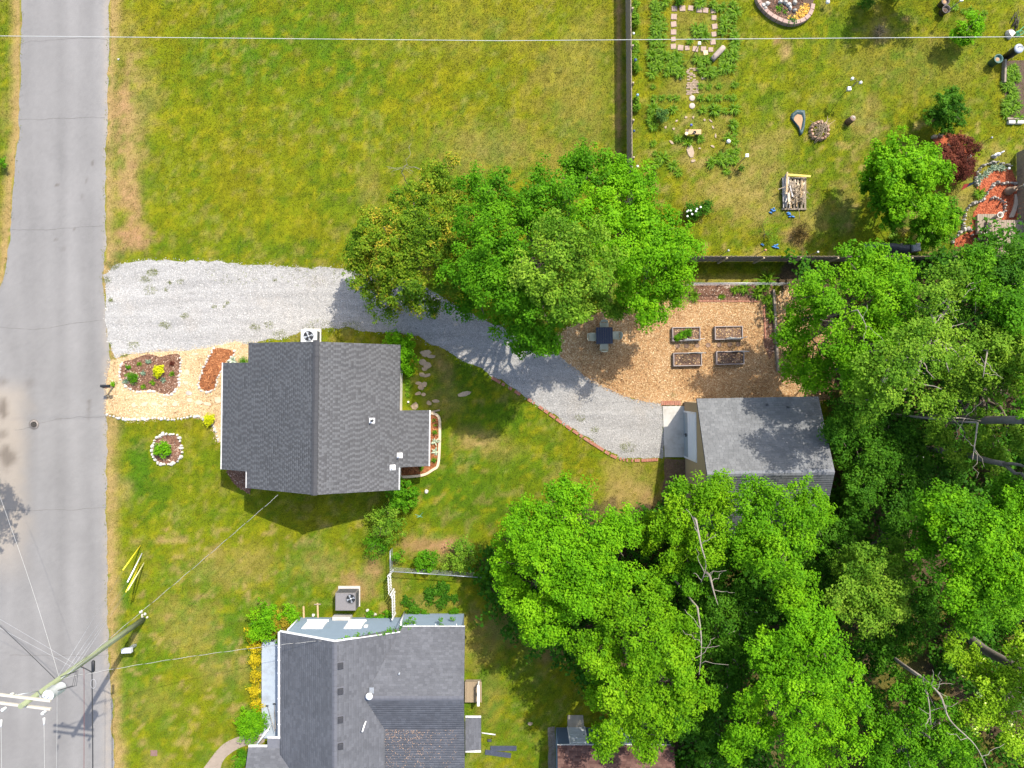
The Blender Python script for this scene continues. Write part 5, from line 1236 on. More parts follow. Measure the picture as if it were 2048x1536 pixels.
# ------------------------------------------------------------------ edgings
def stone_edge(label, path, size, m, name='stone_edging', h=.12, seed=0, gap=1.75, jit=.03):
    t = thing(name, label, 'edging', (path[0][0], path[0][1], 0))
    for k, (x, y) in enumerate(resample(path, size * gap)):
        s = size * random.uniform(.55, 1.15)
        MB().rock((x - path[0][0] + random.gauss(0, jit), y - path[0][1] + random.gauss(0, jit), -.02), s, h * random.uniform(.7, 1.2), seed * 1000 + k).build('stone', m, t)
def wpath(px): return [W(*p) for p in px]
stone_edge('white stones edging the brown mulch bed by the road', catmull(wpath([(362, 714), (361, 737), (358, 755), (358, 772), (343, 789), (324, 789), (303, 782), (270, 783), (254, 774), (241, 757), (240, 740), (246, 722)]), 5, False), .10, stonew, seed=1)
stone_edge('white stones edging the kidney bed', catmull(wpath([(428, 698), (415, 719), (406, 737), (399, 760), (399, 776), (415, 785), (431, 776), (436, 755), (447, 737), (457, 722), (468, 711), (470, 702)]), 5, False), .085, stonew, seed=2)
stone_edge('ring of white stones round the small lawn bed', catmull(wpath([(310, 880), (320, 871), (345, 868), (361, 877), (364, 905), (353, 925), (330, 930), (310, 921), (305, 900)]), 6, True), .125, stonew, seed=3, h=.16)
stone_edge('white stones along the lower edge of the front wood chips', catmull(wpath([(214, 829), (240, 837), (270, 839), (305, 836), (330, 838), (360, 838), (393, 832), (425, 850), (438, 884)]), 5, False), .115, stonew, seed=4)
stone_edge('low curved stone wall round the red terraces', catmull(wpath([(1952, 373), (1950, 352), (1963, 334), (1983, 327), (2009, 329), (2023, 337)]), 6, False), .095, stoneg, seed=5, h=.3)
stone_edge('stone row across the middle of the red terraces', catmull(wpath([(2029, 368), (2016, 367), (2002, 366), (1989, 366), (1980, 376), (1973, 387), (1966, 398), (1957, 404), (1947, 406), (1937, 412), (1931, 422), (1928, 432), (1926, 445), (1927, 456)]), 5, False), .11, stoneg, seed=6, h=.28)
stone_edge('looped stone row below the urn pedestal', catmull(wpath([(1980, 398), (1992, 399), (2002, 403), (2007, 412), (2008, 420), (2004, 427)]), 5, False), .095, stoneg, seed=7, h=.26)
stone_edge('forked stone row near the bottom of the terraces', wpath([(1927, 458), (1938, 456), (1941, 465), (1945, 475), (1952, 481), (1964, 479)]), .15, stoneg, seed=8, h=.22)
stone_edge('scattered stones at the tip of the red mulch', wpath([(1926, 462), (1918, 468), (1907, 477), (1904, 487)]), .14, stoneg, seed=9, h=.2)
stone_edge('pale stones heaped round the utility pole foot', [W(284 + 7 * math.cos(a) + 3, 1228 + 6 * math.sin(a)) for a in np.linspace(0, 5.5, 12)], .10, stonew, seed=10, jit=.08)
def brick_edge(label, path, l=.2, w=.095, h=.06, along=False, m=None, drop=0.0):
    t = thing('brick_edging', label, 'edging', (path[0][0], path[0][1], 0)); pp = resample(path, (l if along else w) * 1.08)
    mesh = [MB().box((0, 0, 0), (l, w, h), bev=.008).mesh('brick', m or brickm)]
    for k in range(len(pp) - 1):
        if random.random() < drop: continue
        (x, y), (x2, y2) = pp[k], pp[k + 1]; a = math.atan2(y2 - y, x2 - x) + (0 if along else math.pi / 2)
        o = link('brick', mesh[0], t, None, (x - path[0][0], y - path[0][1], h / 2 + .012 + random.uniform(-.006, .006)), a + random.gauss(0, .05))
brick_edge('red brick edging along the curved lawn side of the driveway', catmull(wpath([(985, 756), (1060, 801), (1130, 850), (1195, 893), (1245, 919), (1322, 919)]), 6, False), .18, .095, drop=.3)
brick_edge('row of red bricks above the concrete apron', wpath([(1324, 806), (1367, 806)]), .28, .125)
brick_edge('thin red brick line below the planting strip', wpath([(1345, 602), (1525, 603)]), .2, .09, along=True)
brick_edge('thin red brick line at the right of the wood chips', wpath([(1527, 606), (1531, 690)]), .2, .09, along=True)
# concrete curb round the agave bed
cp = catmull(wpath([(862, 826), (873, 829), (879, 838), (880, 860), (879, 900), (876, 930), (866, 939), (848, 949), (820, 953), (800, 953)]), 6, False)
cb = thing('curb', 'cream concrete curb round the agave bed', 'curb', (cp[0][0], cp[0][1], 0)); c_ = MB(); vs = []; fs = []
for i, (x, y) in enumerate(cp):
    a = cp[max(0, i - 1)]; b = cp[min(len(cp) - 1, i + 1)]; d = Vector((b[0] - a[0], b[1] - a[1])).normalized(); n_ = Vector((-d.y, d.x)) * .075
    X, Y = x - cp[0][0], y - cp[0][1]; vs += [(X - n_.x, Y - n_.y, 0), (X - n_.x, Y - n_.y, .11), (X + n_.x, Y + n_.y, .11), (X + n_.x, Y + n_.y, 0)]
    if i: k = 4 * i; fs += [(k - 4, k - 3, k + 1, k), (k - 3, k - 2, k + 2, k + 1), (k - 2, k - 1, k + 3, k + 2)]
fs += [(0, 1, 2, 3), (len(vs) - 1, len(vs) - 2, len(vs) - 3, len(vs) - 4)]
c_.add(vs, fs).build('curb_strip', mat('cream_concrete', (.56, .44, .30), .85, .12, 4, 50, .15), cb)
# ring bed of curved wall blocks at the top
rb = thing('brick_ring', 'low ring of pinkish wall blocks round the rockery at the top', 'edging', W(1568, 0) + (0,)); rp_ = resample(catmull(wpath(RING[1:-1]), 8, False), .36)
bm_ = MB().box((0, 0, .16), (.345, .24, .32), bev=.02).mesh('block', mat('pink_block', (.36, .245, .195), .9, .25, 6, 50, .3, dirt=(.24, .16, .13)))
for k in range(len(rp_) - 1):
    (x, y), (x2, y2) = rp_[k], rp_[k + 1]; link('block', bm_, rb, None, ((x + x2) / 2 - rb.location.x, (y + y2) / 2 - rb.location.y, 0), math.atan2(y2 - y, x2 - x))
MB().prism([(x - rb.location.x, y - rb.location.y) for x, y in wRING], .0, .2).build('soil', soil, rb)
chips('mulch', organic([(1573, 38), (1590, 30), (1604, 12), (1614, 12), (1616, 28), (1600, 42), (1580, 45)], .05, .2, True, 90), 420, .08, mat_attr('yellow_chips', 0, 0, extra=[(0, (.30, .14, .02)), (.5, (.55, .30, .04)), (1, (.72, .45, .10))]), .2, 'loose yellow chips in the ring bed', 'mulch')
chips('mulch', organic([(1530, 4), (1550, 2), (1600, 4), (1600, 14), (1575, 28), (1560, 38), (1535, 25)], .05, .2, True, 91), 300, .07, mb, .2, 'loose dark mulch in the ring bed', 'mulch')
for k, (px_, py_, r_, mm, lb) in enumerate([(1527, 10, 5, stonew, 'white rock, leftmost in the ring bed'), (1535, 6, 5, stonew, 'second white rock from the left in the ring bed'), (1531, 16, 4, stonew, 'small white rock low on the left of the ring bed'), (1562, 3, 4, stonew, 'white rock at the top of the ring bed'), (1578, 8, 6, stonew, 'largest pale rock in the ring bed'), (1572, 3, 5, stoneg, 'grey rock beside the largest pale rock'), (1590, 4, 6, stoneg, 'grey rock at the right top of the ring bed'), (1581, 15, 4, stonew, 'small pale rock in the middle of the ring bed'), (1590, 20, 4, stoneg, 'brown rock above the yellow chips')]):
    x, y, _ = P(px_, py_, .3); tag(MB().rock((0, 0, 0), r_ * M, .2, 400 + k).build('rock', mm, None, (x, y, .19)), lb, 'rock', 'rocks in the ring bed')
def leafy(name, label, cat, px_, py_, r_, n, m, h=.35, w=.03, group=None, z=0.0, parent_stem=True, droop=.6, part='leaves'):
    """clump of arching strap leaves"""
    x, y, _ = P(px_, py_, z + h * .4); t = thing(name, label, cat, (x, y, z), random.uniform(0, 6.28), group)
    link(part, strap_mesh(r_ * M, n, h, w, m, droop), t); return t
def strap_mesh(rad, n, h, w, m, droop=.6):
    V = []; F = []; A = []
    for k in range(n):
        a = random.uniform(0, 6.283); L = rad * random.uniform(.65, 1.15); hh = h * random.uniform(.6, 1.1); c = random.random()
        dx, dy = math.cos(a), math.sin(a); b = len(V); bx, by = random.gauss(0, rad * .12), random.gauss(0, rad * .12)
        for i, t in enumerate((0, .35, .7, 1)):
            q = w * (1, 1.1, .8, .1)[i]; z = hh * (t * 1.7 - t * t * (1.7 - 1 + droop)); r = L * t
            V += [(bx + dx * r - dy * q, by + dy * r + dx * q, max(z, .01)), (bx + dx * r + dy * q, by + dy * r - dx * q, max(z, .01))]; A += [c, c]
            if i: F.append((b + 2 * i - 2, b + 2 * i, b + 2 * i + 1, b + 2 * i - 1))
    return np_mesh('leaves', np.array(V), np.array(F), m, attrs={'rnd': np.array(A)})
day_m = mat_attr('daylily_leaf', 0, 0, .5, .25, (1.3, 1.3, .5), extra=[(0, (.050, .120, .004)), (.5, (.092, .195, .006)), (1, (.165, .285, .012))], spec=.08)
agave_m = mat_attr('agave_leaf', 0, 0, .5, .0, extra=[(0, (.16, .21, .13)), (.6, (.30, .36, .24)), (1, (.48, .50, .36))])
grey_m = mat_attr('grey_leaf', 0, 0, .5, .15, (1, 1.1, .8), extra=[(0, (.07, .12, .07)), (.6, (.16, .23, .14)), (1, (.32, .38, .26))])
drygrass_m = mat_attr('dry_grass_leaf', 0, 0, .6, .15, (1.1, 1, .6), extra=[(0, (.06, .06, .02)), (.5, (.20, .15, .06)), (1, (.36, .25, .12))])
day_var = [strap_mesh(.42, 60, .42, .022, day_m) for _ in range(6)] + [strap_mesh(.32, 44, .34, .020, day_m) for _ in range(3)]
def lily(px_, py_, s, label, group):
    x, y, _ = P(px_, py_, .2); o = thing('daylily', label, 'daylily', (x, y, 0), random.uniform(0, 6.28), group); o.scale = (s, s, s * random.uniform(.8, 1.1))
    link('leaves', random.choice(day_var), o)
c1 = lambda q: (1200 + q[0] / 4.8, q[1] / 4.8)
c4 = lambda q: (1280 + q[0] / 4.8, 240 + q[1] / 4.8)
groups = [
    ('arching green daylily in the border left of the square of pavers', 'daylilies left of the paver square', c1, [(530, 30), (610, 60), (540, 100), (600, 170), (530, 160), (525, 240), (610, 255), (540, 320), (600, 350), (520, 380), (510, 440), (590, 450), (545, 275), (535, 60), (625, 10)]),
    ('daylily in the flowering bed below the left of the paver square', 'daylilies below left of the paver square', c1, [(500, 520), (560, 560), (500, 620), (600, 600), (660, 540), (740, 530), (700, 600), (760, 610), (500, 700), (650, 690), (730, 680), (770, 700), (620, 530), (560, 640), (680, 640)]),
    ('arching green daylily in the border right of the square of pavers', 'daylilies right of the paver square', c1, [(1180, 60), (1280, 40), (1240, 110), (1300, 110), (1190, 180), (1280, 180), (1200, 240), (1280, 250), (1290, 330), (1180, 300), (1300, 400), (1120, 70), (1080, 30), (960, 20)]),
    ('daylily crowded round the old log', 'daylilies round the log', c1, [(1300, 470), (1200, 500), (1290, 530), (1180, 560), (1250, 600), (1200, 640), (970, 640), (1000, 680), (1050, 690), (1110, 690), (1180, 680), (1270, 650), (940, 560), (1000, 590), (1040, 560), (1240, 540)]),
    ('daylily on the grass inside the paver square', 'daylilies inside the paver square', c1, [(930, 270), (1000, 250), (930, 330), (1010, 330), (870, 390)]),
    ('daylily in the first sparse row below the brick path', 'daylilies of the first sparse row', c1, [(515, 820), (970, 815), (1055, 825), (1150, 815), (1300, 805)]),
    ('daylily in the row level with the round stepping stones', 'daylilies level with the round stones', c1, [(520, 935), (600, 930), (680, 930), (740, 930), (970, 935), (1060, 930), (1140, 935), (1225, 925), (1285, 935)]),
    ('daylily in the row above the plank bench', 'daylilies above the plank bench', c1, [(700, 1040), (990, 1050), (1105, 1055), (1210, 1060), (1290, 1040)]),
    ('daylily beside the round dark bush on the left', 'daylilies beside the round bush', c1, [(510, 1030), (495, 1090), (500, 1150), (520, 1210)]),
    ('daylily in the left border below the round bush', 'daylilies of the lower left border', c4, [(130, 220), (150, 310), (160, 410), (320, 430), (370, 500), (220, 360)]),
    ('daylily in the right border near the white globe', 'daylilies of the lower right border', c4, [(900, 40), (920, 110), (850, 160), (920, 200), (850, 390), (910, 380), (790, 400), (690, 410), (840, 480), (930, 290), (870, 310), (760, 360)]),
    ('daylily at the foot of the plank bench', 'daylilies at the plank bench', c4, [(370, 175), (460, 200), (580, 170)]),
]
for lb, gp_, cv, pts in groups:
    row = len(pts) <= 9; col = 'beside' in lb or 'lower left' in gp_
    for i, q in enumerate(sorted(pts, key=lambda p: p[1] if col else p[0])):
        lily(*cv(q), random.uniform(.75, 1.15) * (.75 if 'sparse' in lb or 'level' in lb else 1), lb + (', %s from the %s' % (ORD[i], 'top' if col else 'left') if row else ''), gp_)
for px_, py_, s in ((1490, 575, 1.1), (1525, 572, 1.4), (1535, 560, 1.5), (1516, 585, 1.2), (1388, 592, 1.0), (1360, 580, 1.1), (1445, 593, .7), (1350, 590, 1), (1540, 615, 1.0), (1545, 632, 1.0), (1535, 598, 1.0), (1470, 580, .8)):
    lily(px_, py_, s, 'strap leaved clump in the planting strip inside the wire fence', 'clumps in the planting strip')
for px_, py_ in ((1700, 498), (1790, 480), (1820, 488), (1850, 490), (1870, 482)): lily(px_, py_, 1.2, 'grassy clump in the shade beside the board fence', 'grassy clumps by the fence')
for px_, py_ in ((1930, 20), (1945, 18), (1972, 24), (1912, 12)): lily(px_, py_, .7, 'low green clump near the pots at the top right', 'clumps near the pots')
VQ = [(2015 + RNG.uniform(-4, 30), 135 + k * 5.2) for k in range(20)]
for px_, py_ in VQ: lily(px_, py_, .9, 'grassy leaf clump in the vegetable plot at the right edge', 'clumps in the vegetable plot')
lily(1960, 386, 1.0, 'dark green grass clump between the terrace stones', 'terrace clump')

# shrubs and small plants
shrub('dark bluish round bush at the left of the daylily rows', 1325, 228, 17, .9, 'blue')
for k, (a, b) in enumerate([(340, 30), (330, 100), (340, 160), (340, 220), (340, 430), (345, 490), (340, 560), (340, 640), (350, 950), (350, 1020)]):
    shrub('pale leafy plant against the inside of the long board fence, %s from the top' % ORD[k], *c1((a, b)), 8, .6, 'pale', 'hosta', (.11, .07), 50, .12, 14, 'pale plants along the long fence', cat='plant')
shrub('white flowering peony bush left of its round neighbour', 1388, 424, 20, .9, 'dark', leaf=(.10, .06), flowers=(8, mat('white_petal', (.78, .76, .75), .6, .05), .07))
shrub('round dense bush beside the white flowering peony', 1414, 412, 15, .9, 'dark', leaf=(.07, .05), dens=90)
shrub('bare brown shrub beside the blue scraps', 1606, 463, 22, .9, 'brown', leaf=(.07, .03), dens=40, stems=14)
shrub('thin green sapling among blue scraps', 1538, 462, 26, 1.1, 'pale', 'sapling', (.06, .035), 12, .2, 14, cat='sapling')
shrub('small clipped conifer right of the daylilies', 1482, 335, 8, .7, 'dark', 'conifer', leaf=(.07, .02), dens=120, cat='conifer')
shrub('small clipped conifer left of the daylilies', 1307, 347, 9, .7, 'dark', 'conifer', leaf=(.07, .02), dens=120, cat='conifer')
shrub('dark green clipped bush at the top edge', 1735, 2, 18, .9, 'dark', leaf=(.06, .03), dens=100)
shrub('dark bush at the top edge above the ring bed', 1790, -12, 12, .6, 'dark', leaf=(.06, .03), dens=100)
shrub('dark green bush behind the paver square at the top', 1358, 1, 10, .5, 'dark')
shrub('dark green plant in the ring bed near its tip', 1584, 40, 8, .5, 'blue', 'plant', cat='plant')
shrub('small green plant, upper of two in the ring bed', 1556, 16, 5, .3, 'mid', 'plant', cat='plant'); shrub('small green plant, lower of two in the ring bed', 1569, 24, 4, .3, 'mid', 'plant', cat='plant')
leafy('ornamental_grass', 'dry ornamental grass tuft on the open lawn', 'grass', 1760, 62, 15, 120, drygrass_m, .5, .010)
for k, (px_, py_, r_) in enumerate([(1972, 348, 9), (1983, 338, 9), (1995, 336, 9), (2005, 337, 8), (1960, 355, 8), (1956, 364, 7)]):
    leafy('grey_plant', 'grey green strap plant inside the terrace stone wall, %s in the arc from the top right' % ORD[[2, 1, 1, 0, 3, 4][k] if k != 1 else 2] if False else 'grey green strap plant inside the curved terrace stone wall', 'plant', px_, py_, r_, 36, grey_m, .35, .02, 'grey plants on the terrace', droop=.5)
# main house
shrub('lush bright green laurel bush at the back corner of the grey house', 800, 695, 40, 2.0, 'bright', leaf=(.16, .075), dens=26, clump=.22, per=22,
      lobes=[(-.35, .35, 1.1, .65), (.15, .2, 1.2, .7), (.45, -.25, 1.0, .6), (.35, -.75, .9, .55), (.25, -1.1, .6, .4), (-.5, .55, .8, .45)])
for k in range(5): lily(814, 738 + k * 13, .55, 'short green plant in the strip along the house wall', 'plants along the house wall')
shrub('bright green shrub at the lower back corner of the grey house', 806, 992, 36, 1.8, 'mid', leaf=(.12, .07), dens=26, clump=.2, per=20)
shrub('open twiggy shrub left of the garden hook', 775, 1048, 44, 2.0, 'pale', leaf=(.10, .055), dens=17, clump=.22, per=20, stems=12)
shrub('lowest twiggy shrub above the lattice', 752, 1088, 30, 1.2, 'mid', leaf=(.09, .05), dens=18, clump=.2, per=18)
shrub('vine mat on the wire fence', 852, 1120, 26, 1.2, 'mid', 'vine', (.09, .07), 32, .16, 18, cat='vine')
shrub('small vine at the end of the lattice', 795, 1115, 16, 1.2, 'mid', 'vine', (.08, .05), 26, .16, 16, cat='vine')
shrub('brown centred bush at the end of the wire fence', 925, 1110, 38, 1.5, 'pale', leaf=(.11, .06), dens=17, clump=.22, per=20, stems=14)
shrub('leafy bush below the brown centred bush', 965, 1150, 24, 1.4, 'mid', leaf=(.11, .06), dens=20, clump=.22, per=20)
shrub('yellow dwarf shrub in the brown mulch bed', 316, 742, 12, .5, 'yellow', leaf=(.07, .05), dens=110)
shrub('yellow dwarf shrub at the porch end of the wood chips', 417, 839, 13, .5, 'yellow', leaf=(.07, .05), dens=110)
shrub('green shrub left in the brown mulch bed', 264, 754, 12, .6, 'mid', leaf=(.06, .035), dens=110)
shrub('small green ball at the upper left of the brown mulch bed', 255, 733, 5, .3, 'mid', 'plant', (.05, .03), 200, .07, 12, cat='plant')
for k, (px_, py_, mm) in enumerate([(305, 765, day_m), (287, 773, day_m), (343, 749, day_m), (278, 728, day_m), (297, 722, grey_m), (286, 745, grey_m), (326, 760, grey_m), (250, 763, grey_m)]):
    leafy('bedding_plant', 'small tufted plant in the brown mulch bed', 'plant', px_, py_, 7, 26, mm, .25, .018, 'tufted plants in the brown mulch bed')
tag(shrub('dark purple tuft in the brown mulch bed', 344, 727, 4, .25, 'red', 'bedding_plant', (.05, .025), 200, .06, 12, cat='plant'))
shrub('loose green shrub in the round lawn bed', 322, 900, 18, .7, 'bright', leaf=(.09, .055), dens=46)
leafy('agave', 'blue grey agave beside the porch roof corner', 'agave', 464, 722, 10, 22, agave_m, .35, .035)
shrub('green ball beside the porch roof corner', 486, 723, 9, .5, 'mid', leaf=(.05, .025), dens=150)
for k, (px_, py_) in enumerate([(871, 884), (872, 903)]): leafy('agave', ('striped agave, upper of two in the rust bed', 'striped agave, lower of two in the rust bed')[k], 'agave', px_, py_, 9, 18, agave_m, .35, .035)
for k, (px_, py_) in enumerate([(870, 865), (868, 921), (842, 936)]): shrub(('green tuft above the agaves', 'green tuft below the agaves', 'green tuft at the corner of the rust bed')[k], px_, py_, 6, .3, 'mid', 'plant', (.05, .02), 160, .07, 12, cat='plant')
for k, (px_, py_) in enumerate([(869, 842), (870, 850)]): leafy('bedding_plant', ('spindly plant at the top of the rust bed', 'second spindly plant in the rust bed')[k], 'plant', px_, py_, 6, 10, day_m, .25, .015)
# neighbour shrubs
shrub('tall mixed green shrub at the corner of the blue house', 528, 1250, 42, 1.7, 'bright', leaf=(.11, .07), dens=24, clump=.22, per=20)
shrub('rust tinted shrub between the green ones at the blue house', 556, 1250, 26, 1.6, 'rust', leaf=(.09, .05), dens=34, clump=.2, per=20)
shrub('bright green shrub nearest the blue wall', 579, 1232, 20, 1.3, 'bright', leaf=(.10, .06), dens=34, clump=.2, per=20)
for k, (px_, py_) in enumerate([(505, 1268), (508, 1292)]): shrub(('golden shrub at the foot of the tall mixed shrub', 'golden shrub just above the porch end')[k], px_, py_, 16, .8, 'gold', leaf=(.07, .045), dens=60)
for k, (px_, py_) in enumerate([(509, 1324), (510, 1355), (510, 1381), (514, 1412)]): shrub(('golden ball shrub', 'second golden ball shrub', 'third golden ball shrub', 'lowest golden ball shrub')[k] + ' in the row along the grey porch', px_, py_, 14, .7, 'gold', leaf=(.06, .04), dens=90, group='golden shrubs along the porch')
shrub('large rounded green bush at the porch steps', 502, 1452, 34, 1.4, 'bright', leaf=(.09, .05), dens=44, clump=.18, per=20)
shrub('green bush at the bottom edge below the porch steps', 484, 1522, 22, 1.2, 'mid', leaf=(.08, .05), dens=44)
shrub('white flowering climber against the blue wall', 655, 1262, 13, 2.0, 'pale', 'climber', (.10, .06), 30, .16, 14, cat='climber', flowers=(7, mat('white_petal', (.78, .76, .75)), .07), squash=1.4)
vn = thing('ivy', 'ivy creeping along the gable edge of the blue house', 'ivy', P(760, 1262, 3)[:2] + (0,)); L_ = [(P(680 + k * 12, 1280 - k * 2.3, 3.75 - k * .11), .16) for k in range(12)] + [(P(812 + k * 5, 1248 - k * 3, 1.9), .2) for k in range(4)] + [(P(880, 1244, 2.2), .22), (P(905, 1236, 1.6), .18)]
foliage('foliage', [(p[0] - vn.location.x, p[1] - vn.location.y, p[2], r_) for p, r_ in L_], LEAF['mid'], vn, 160, .1, 9, (.08, .055))
ib = MB()
for k in range(11): limb(ib, Vector(P(680 + k * 12, 1280 - k * 2.3, 3.7 - k * .11)) - vn.location, Vector(P(692 + k * 12, 1277.7 - k * 2.3, 3.6 - k * .11)) - vn.location, .012, .01, .3, 5, 3)
limb(ib, Vector(P(806, 1229, 0)) - vn.location, Vector(P(812, 1256, 2.45)) - vn.location, .02, .012, .4, 5, 5)
ib.build('stem', bark, vn)
for k, (px_, py_) in enumerate([(740, 1232), (760, 1236), (775, 1228), (850, 1228), (830, 1222), (910, 1225)]):
    shrub('low green weed at the foot of the blue wall', px_, py_, 10, .25, 'mid', 'weed', (.08, .05), 60, .1, 12, 'weeds at the blue wall', cat='weed')
for k in range(16):
    px_, py_ = 810 + random.uniform(-10, 100), 1170 + random.uniform(0, 55)
    shrub('low leafy groundcover patch right of the lattice', px_, py_, 12, .16, 'dark', 'groundcover', (.09, .06), 34, .12, 9, 'groundcover right of the lattice', cat='groundcover', stems=2)
# ------------------------------------------------------------------ garden things (upper right)
def G(px_, py_): x, y = W(px_, py_); return (x, y, 0)
pav_m = mat('pink_paver', (.33, .235, .185), .9, .2, 6, 60, .25, dirt=(.30, .24, .15))
pm = MB().box((0, 0, .015), (.33, .32, .05), bev=.01).mesh('paver', pav_m)
pt_ = [(600, 180), (765, 175), (935, 170), (1112, 205), (1240, 215), (1395, 225), (590, 345), (585, 500), (583, 660), (580, 805), (580, 955), (1410, 365), (1425, 545), (1410, 705), (1390, 865), (725, 980), (860, 985), (1030, 1005), (1195, 1005), (1345, 1020)]
cnt = {}
for a, b in pt_:
    o = link('paver', pm, None, None, G(1290 + a / 10.24, b / 10.24), random.gauss(0, .08)); s_ = random.uniform(.85, 1.08); o.scale = (s_, s_, 1)
    side = 'top row' if b < 240 else ('bottom row' if b > 960 else ('left column' if a < 700 else 'right column'))
    i = cnt.get(side, 0); cnt[side] = i + 1
    tag(o, 'square pinkish paver, %s from the %s in the %s of the garden square' % (ORD[i], 'left' if 'row' in side else 'top', side), 'paver', 'pavers of the %s' % side)
tag(MB().box((0, 0, .02), (.28, .28, .06), bev=.01).build('paver', mat('tan_paver', (.62, .45, .27), .9, .12), None, G(1411, 106), .2), 'single light tan paver beside the log', 'paver')
bp = thing('brick_path', 'short worn path of small bricks leading to the round stones', 'path', G(1384, 163)); bm1 = MB().box((0, 0, .02), (.17, .085, .04), bev=.006).mesh('brick', mat('worn_brick', (.30, .22, .155), .9, .3, 8, 60, .3, dirt=(.25, .2, .1)))
for r_ in range(17):
    for c_i in range(4):
        if random.random() < (.42 if r_ < 9 else .15): continue
        link('brick', bm1, bp, None, ((c_i - 1.5) * .185 + (r_ % 2) * .05, (8 - r_) * .098, random.uniform(-.01, .004)), random.gauss(0, .08))
rs = MB().lathe((0, 0, -.01), [(.18, 0), (.18, .04), (.16, .055), (.02, .058)], 18).mesh('stepping_stone', mat('pale_round_stone', (.38, .32, .265), .9, .2, 8, 50, .3))
for k, (px_, py_) in enumerate([(1384, 196.5), (1384, 212)]): tag(link('stepping_stone', rs, None, None, G(px_, py_)), ('round stepping stone directly below the brick path', 'lower round stepping stone, nearer the plank bench')[k], 'stepping stone')
for k, (px_, py_, a, b, rz) in enumerate([(1372, 235, 3.5, 2.5, .2), (1386, 235, 2.5, 2.5, 0), (1409, 240, 2, 3, .4), (1421, 242, 5, 2, -.7), (1347, 258, 3, 2.5, 0), (1426, 255, 4, 2, -1), (1343, 285, 6, 2.6, -.7), (1425, 293, 4, 3, -.6), (1353, 242, 3, 2, .5), (1331, 255, 2, 4, 0), (1431, 272, 2, 5, 0), (1381, 303, 9, 13, .1), (1386, 322, 5, 4, .3), (1399, 297, 3, 2, 0), (1361, 158, 3, 2, 0), (1406, 157, 4.5, 3, 0)]):
    o = MB().rock((0, 0, 0), 1, .045, 700 + k, 8, .9).build('flagstone', flagst, None, G(px_, py_), rz); o.scale = (a * M, b * M, 1)
    tag(o, 'large flat flagstone below the plank bench' if a == 9 else 'small flat stone set in the grass round the plank bench', 'flagstone', None if a == 9 else 'small flagstones round the bench')
# log
lg = thing('log', 'weathered grey log lying among the daylilies', 'log', G(1434, 110), R(48)); b = MB(); pts = [(-.52, 0, .17), (-.2, .02, .18), (.2, .0, .18), (.52, .0, .18)]
b.tube(pts, [.15, .165, .17, .16], 14); b.build('bark', mat('grey_log', (.30, .24, .20), .95, .3, 7, 40, .6, stretch=(1, 1, 1)), lg); MB().tube([(.521, 0, .18), (.545, 0, .18)], [.15, .145], 14).build('cut_end', woodtan, lg); MB().tube([(-.3, .1, .28), (-.42, .02, .33)], [.04, .02], 6).build('knot', bark, lg)
# plank bench
bn = thing('bench', 'tan plank bench with two pots among the flagstones', 'bench', G(1383, 269)); MB().box((0, 0, .42), (.95, .3, .06), bev=.01).build('seat', woodtan, bn)
for s_ in (-.35, .35): MB().box((s_, 0, .2), (.08, .24, .4)).build('leg', woodgrey, bn)
x, y, _ = P(1373, 267, .5); tag(MB().lathe((0, 0, 0), [(.09, 0), (.11, .04), (.10, .05), (.03, .055)], 14).build('bowl', mat('cream_bowl', (.66, .52, .30), .5, .05), None, (x, y, .45)), 'cream bowl on the left of the plank bench', 'bowl')
x, y, _ = P(1389, 265, .55); tag(MB().lathe((0, 0, 0), [(.06, 0), (.09, .1), (.09, .16), (.07, .16), (.06, .1)], 12).build('pot', blackm, None, (x, y, .45)), 'small black pot on the plank bench', 'pot')
def globe(label, px_, py_, r_, col, h, rough=.15, metal=.0, group=None, cat='garden globe'):
    r_ *= .8; col = tuple(c * .8 for c in col); x, y, _ = P(px_, py_, h); t = thing('garden_globe', label, cat, (x, y, 0), 0, group)
    MB().lathe((0, 0, h), [(.02 * r_, -r_)] + [(r_ * math.cos(a), r_ * math.sin(a)) for a in np.linspace(-1.4, 1.45, 9)], 16).build('globe', mat('globe_%s' % label[:12].replace(' ', '_'), col, rough, .1, 6, 30, 0, metal=metal), t)
    MB().tube([(0, 0, 0), (0, 0, h - r_ * .8)], .018, 6).build('stand', steel, t); MB().lathe((0, 0, h - r_ * 1.1), [(.05, 0), (.07, .03), (.05, .06)], 10).build('collar', steel, t)
globe('white garden globe, topmost along the long fence', 1267, 67, .10, (.70, .72, .74), .7)
globe('dark blue garden globe, second along the long fence', 1271, 120, .12, (.06, .12, .22), .7)
globe('pale blue garden globe, third along the long fence', 1275, 190, .11, (.28, .45, .58), .7)
globe('navy garden globe, lowest along the long fence', 1268, 262, .10, (.05, .09, .18), .7)
globe('violet blue garden globe above the plank bench', 1382.5, 250, .10, (.12, .15, .42), .8)
globe('large white garden globe among the right hand daylilies', 1457, 283, .16, (.75, .74, .72), .6, .4)
globe('white yellow topped ball at the top edge', 1655.5, 4, .16, (.80, .78, .70), .4, .4)
globe('small white globe at the terrace wall', 2018, 337, .10, (.75, .74, .72), .6, .4)
globe('grey lamp globe left along the lower board fence', 1457, 501, .08, (.45, .45, .46), 1.9, .4); globe('orange lamp globe along the lower board fence', 1531, 500, .09, (.55, .25, .14), 1.9, .4); globe('white lamp globe right along the lower board fence', 1636, 504, .08, (.72, .70, .68), 1.9, .4)
globe('white globe at the lower end of the long fence', 1275, 333, .11, (.7, .7, .72), .7, .4)
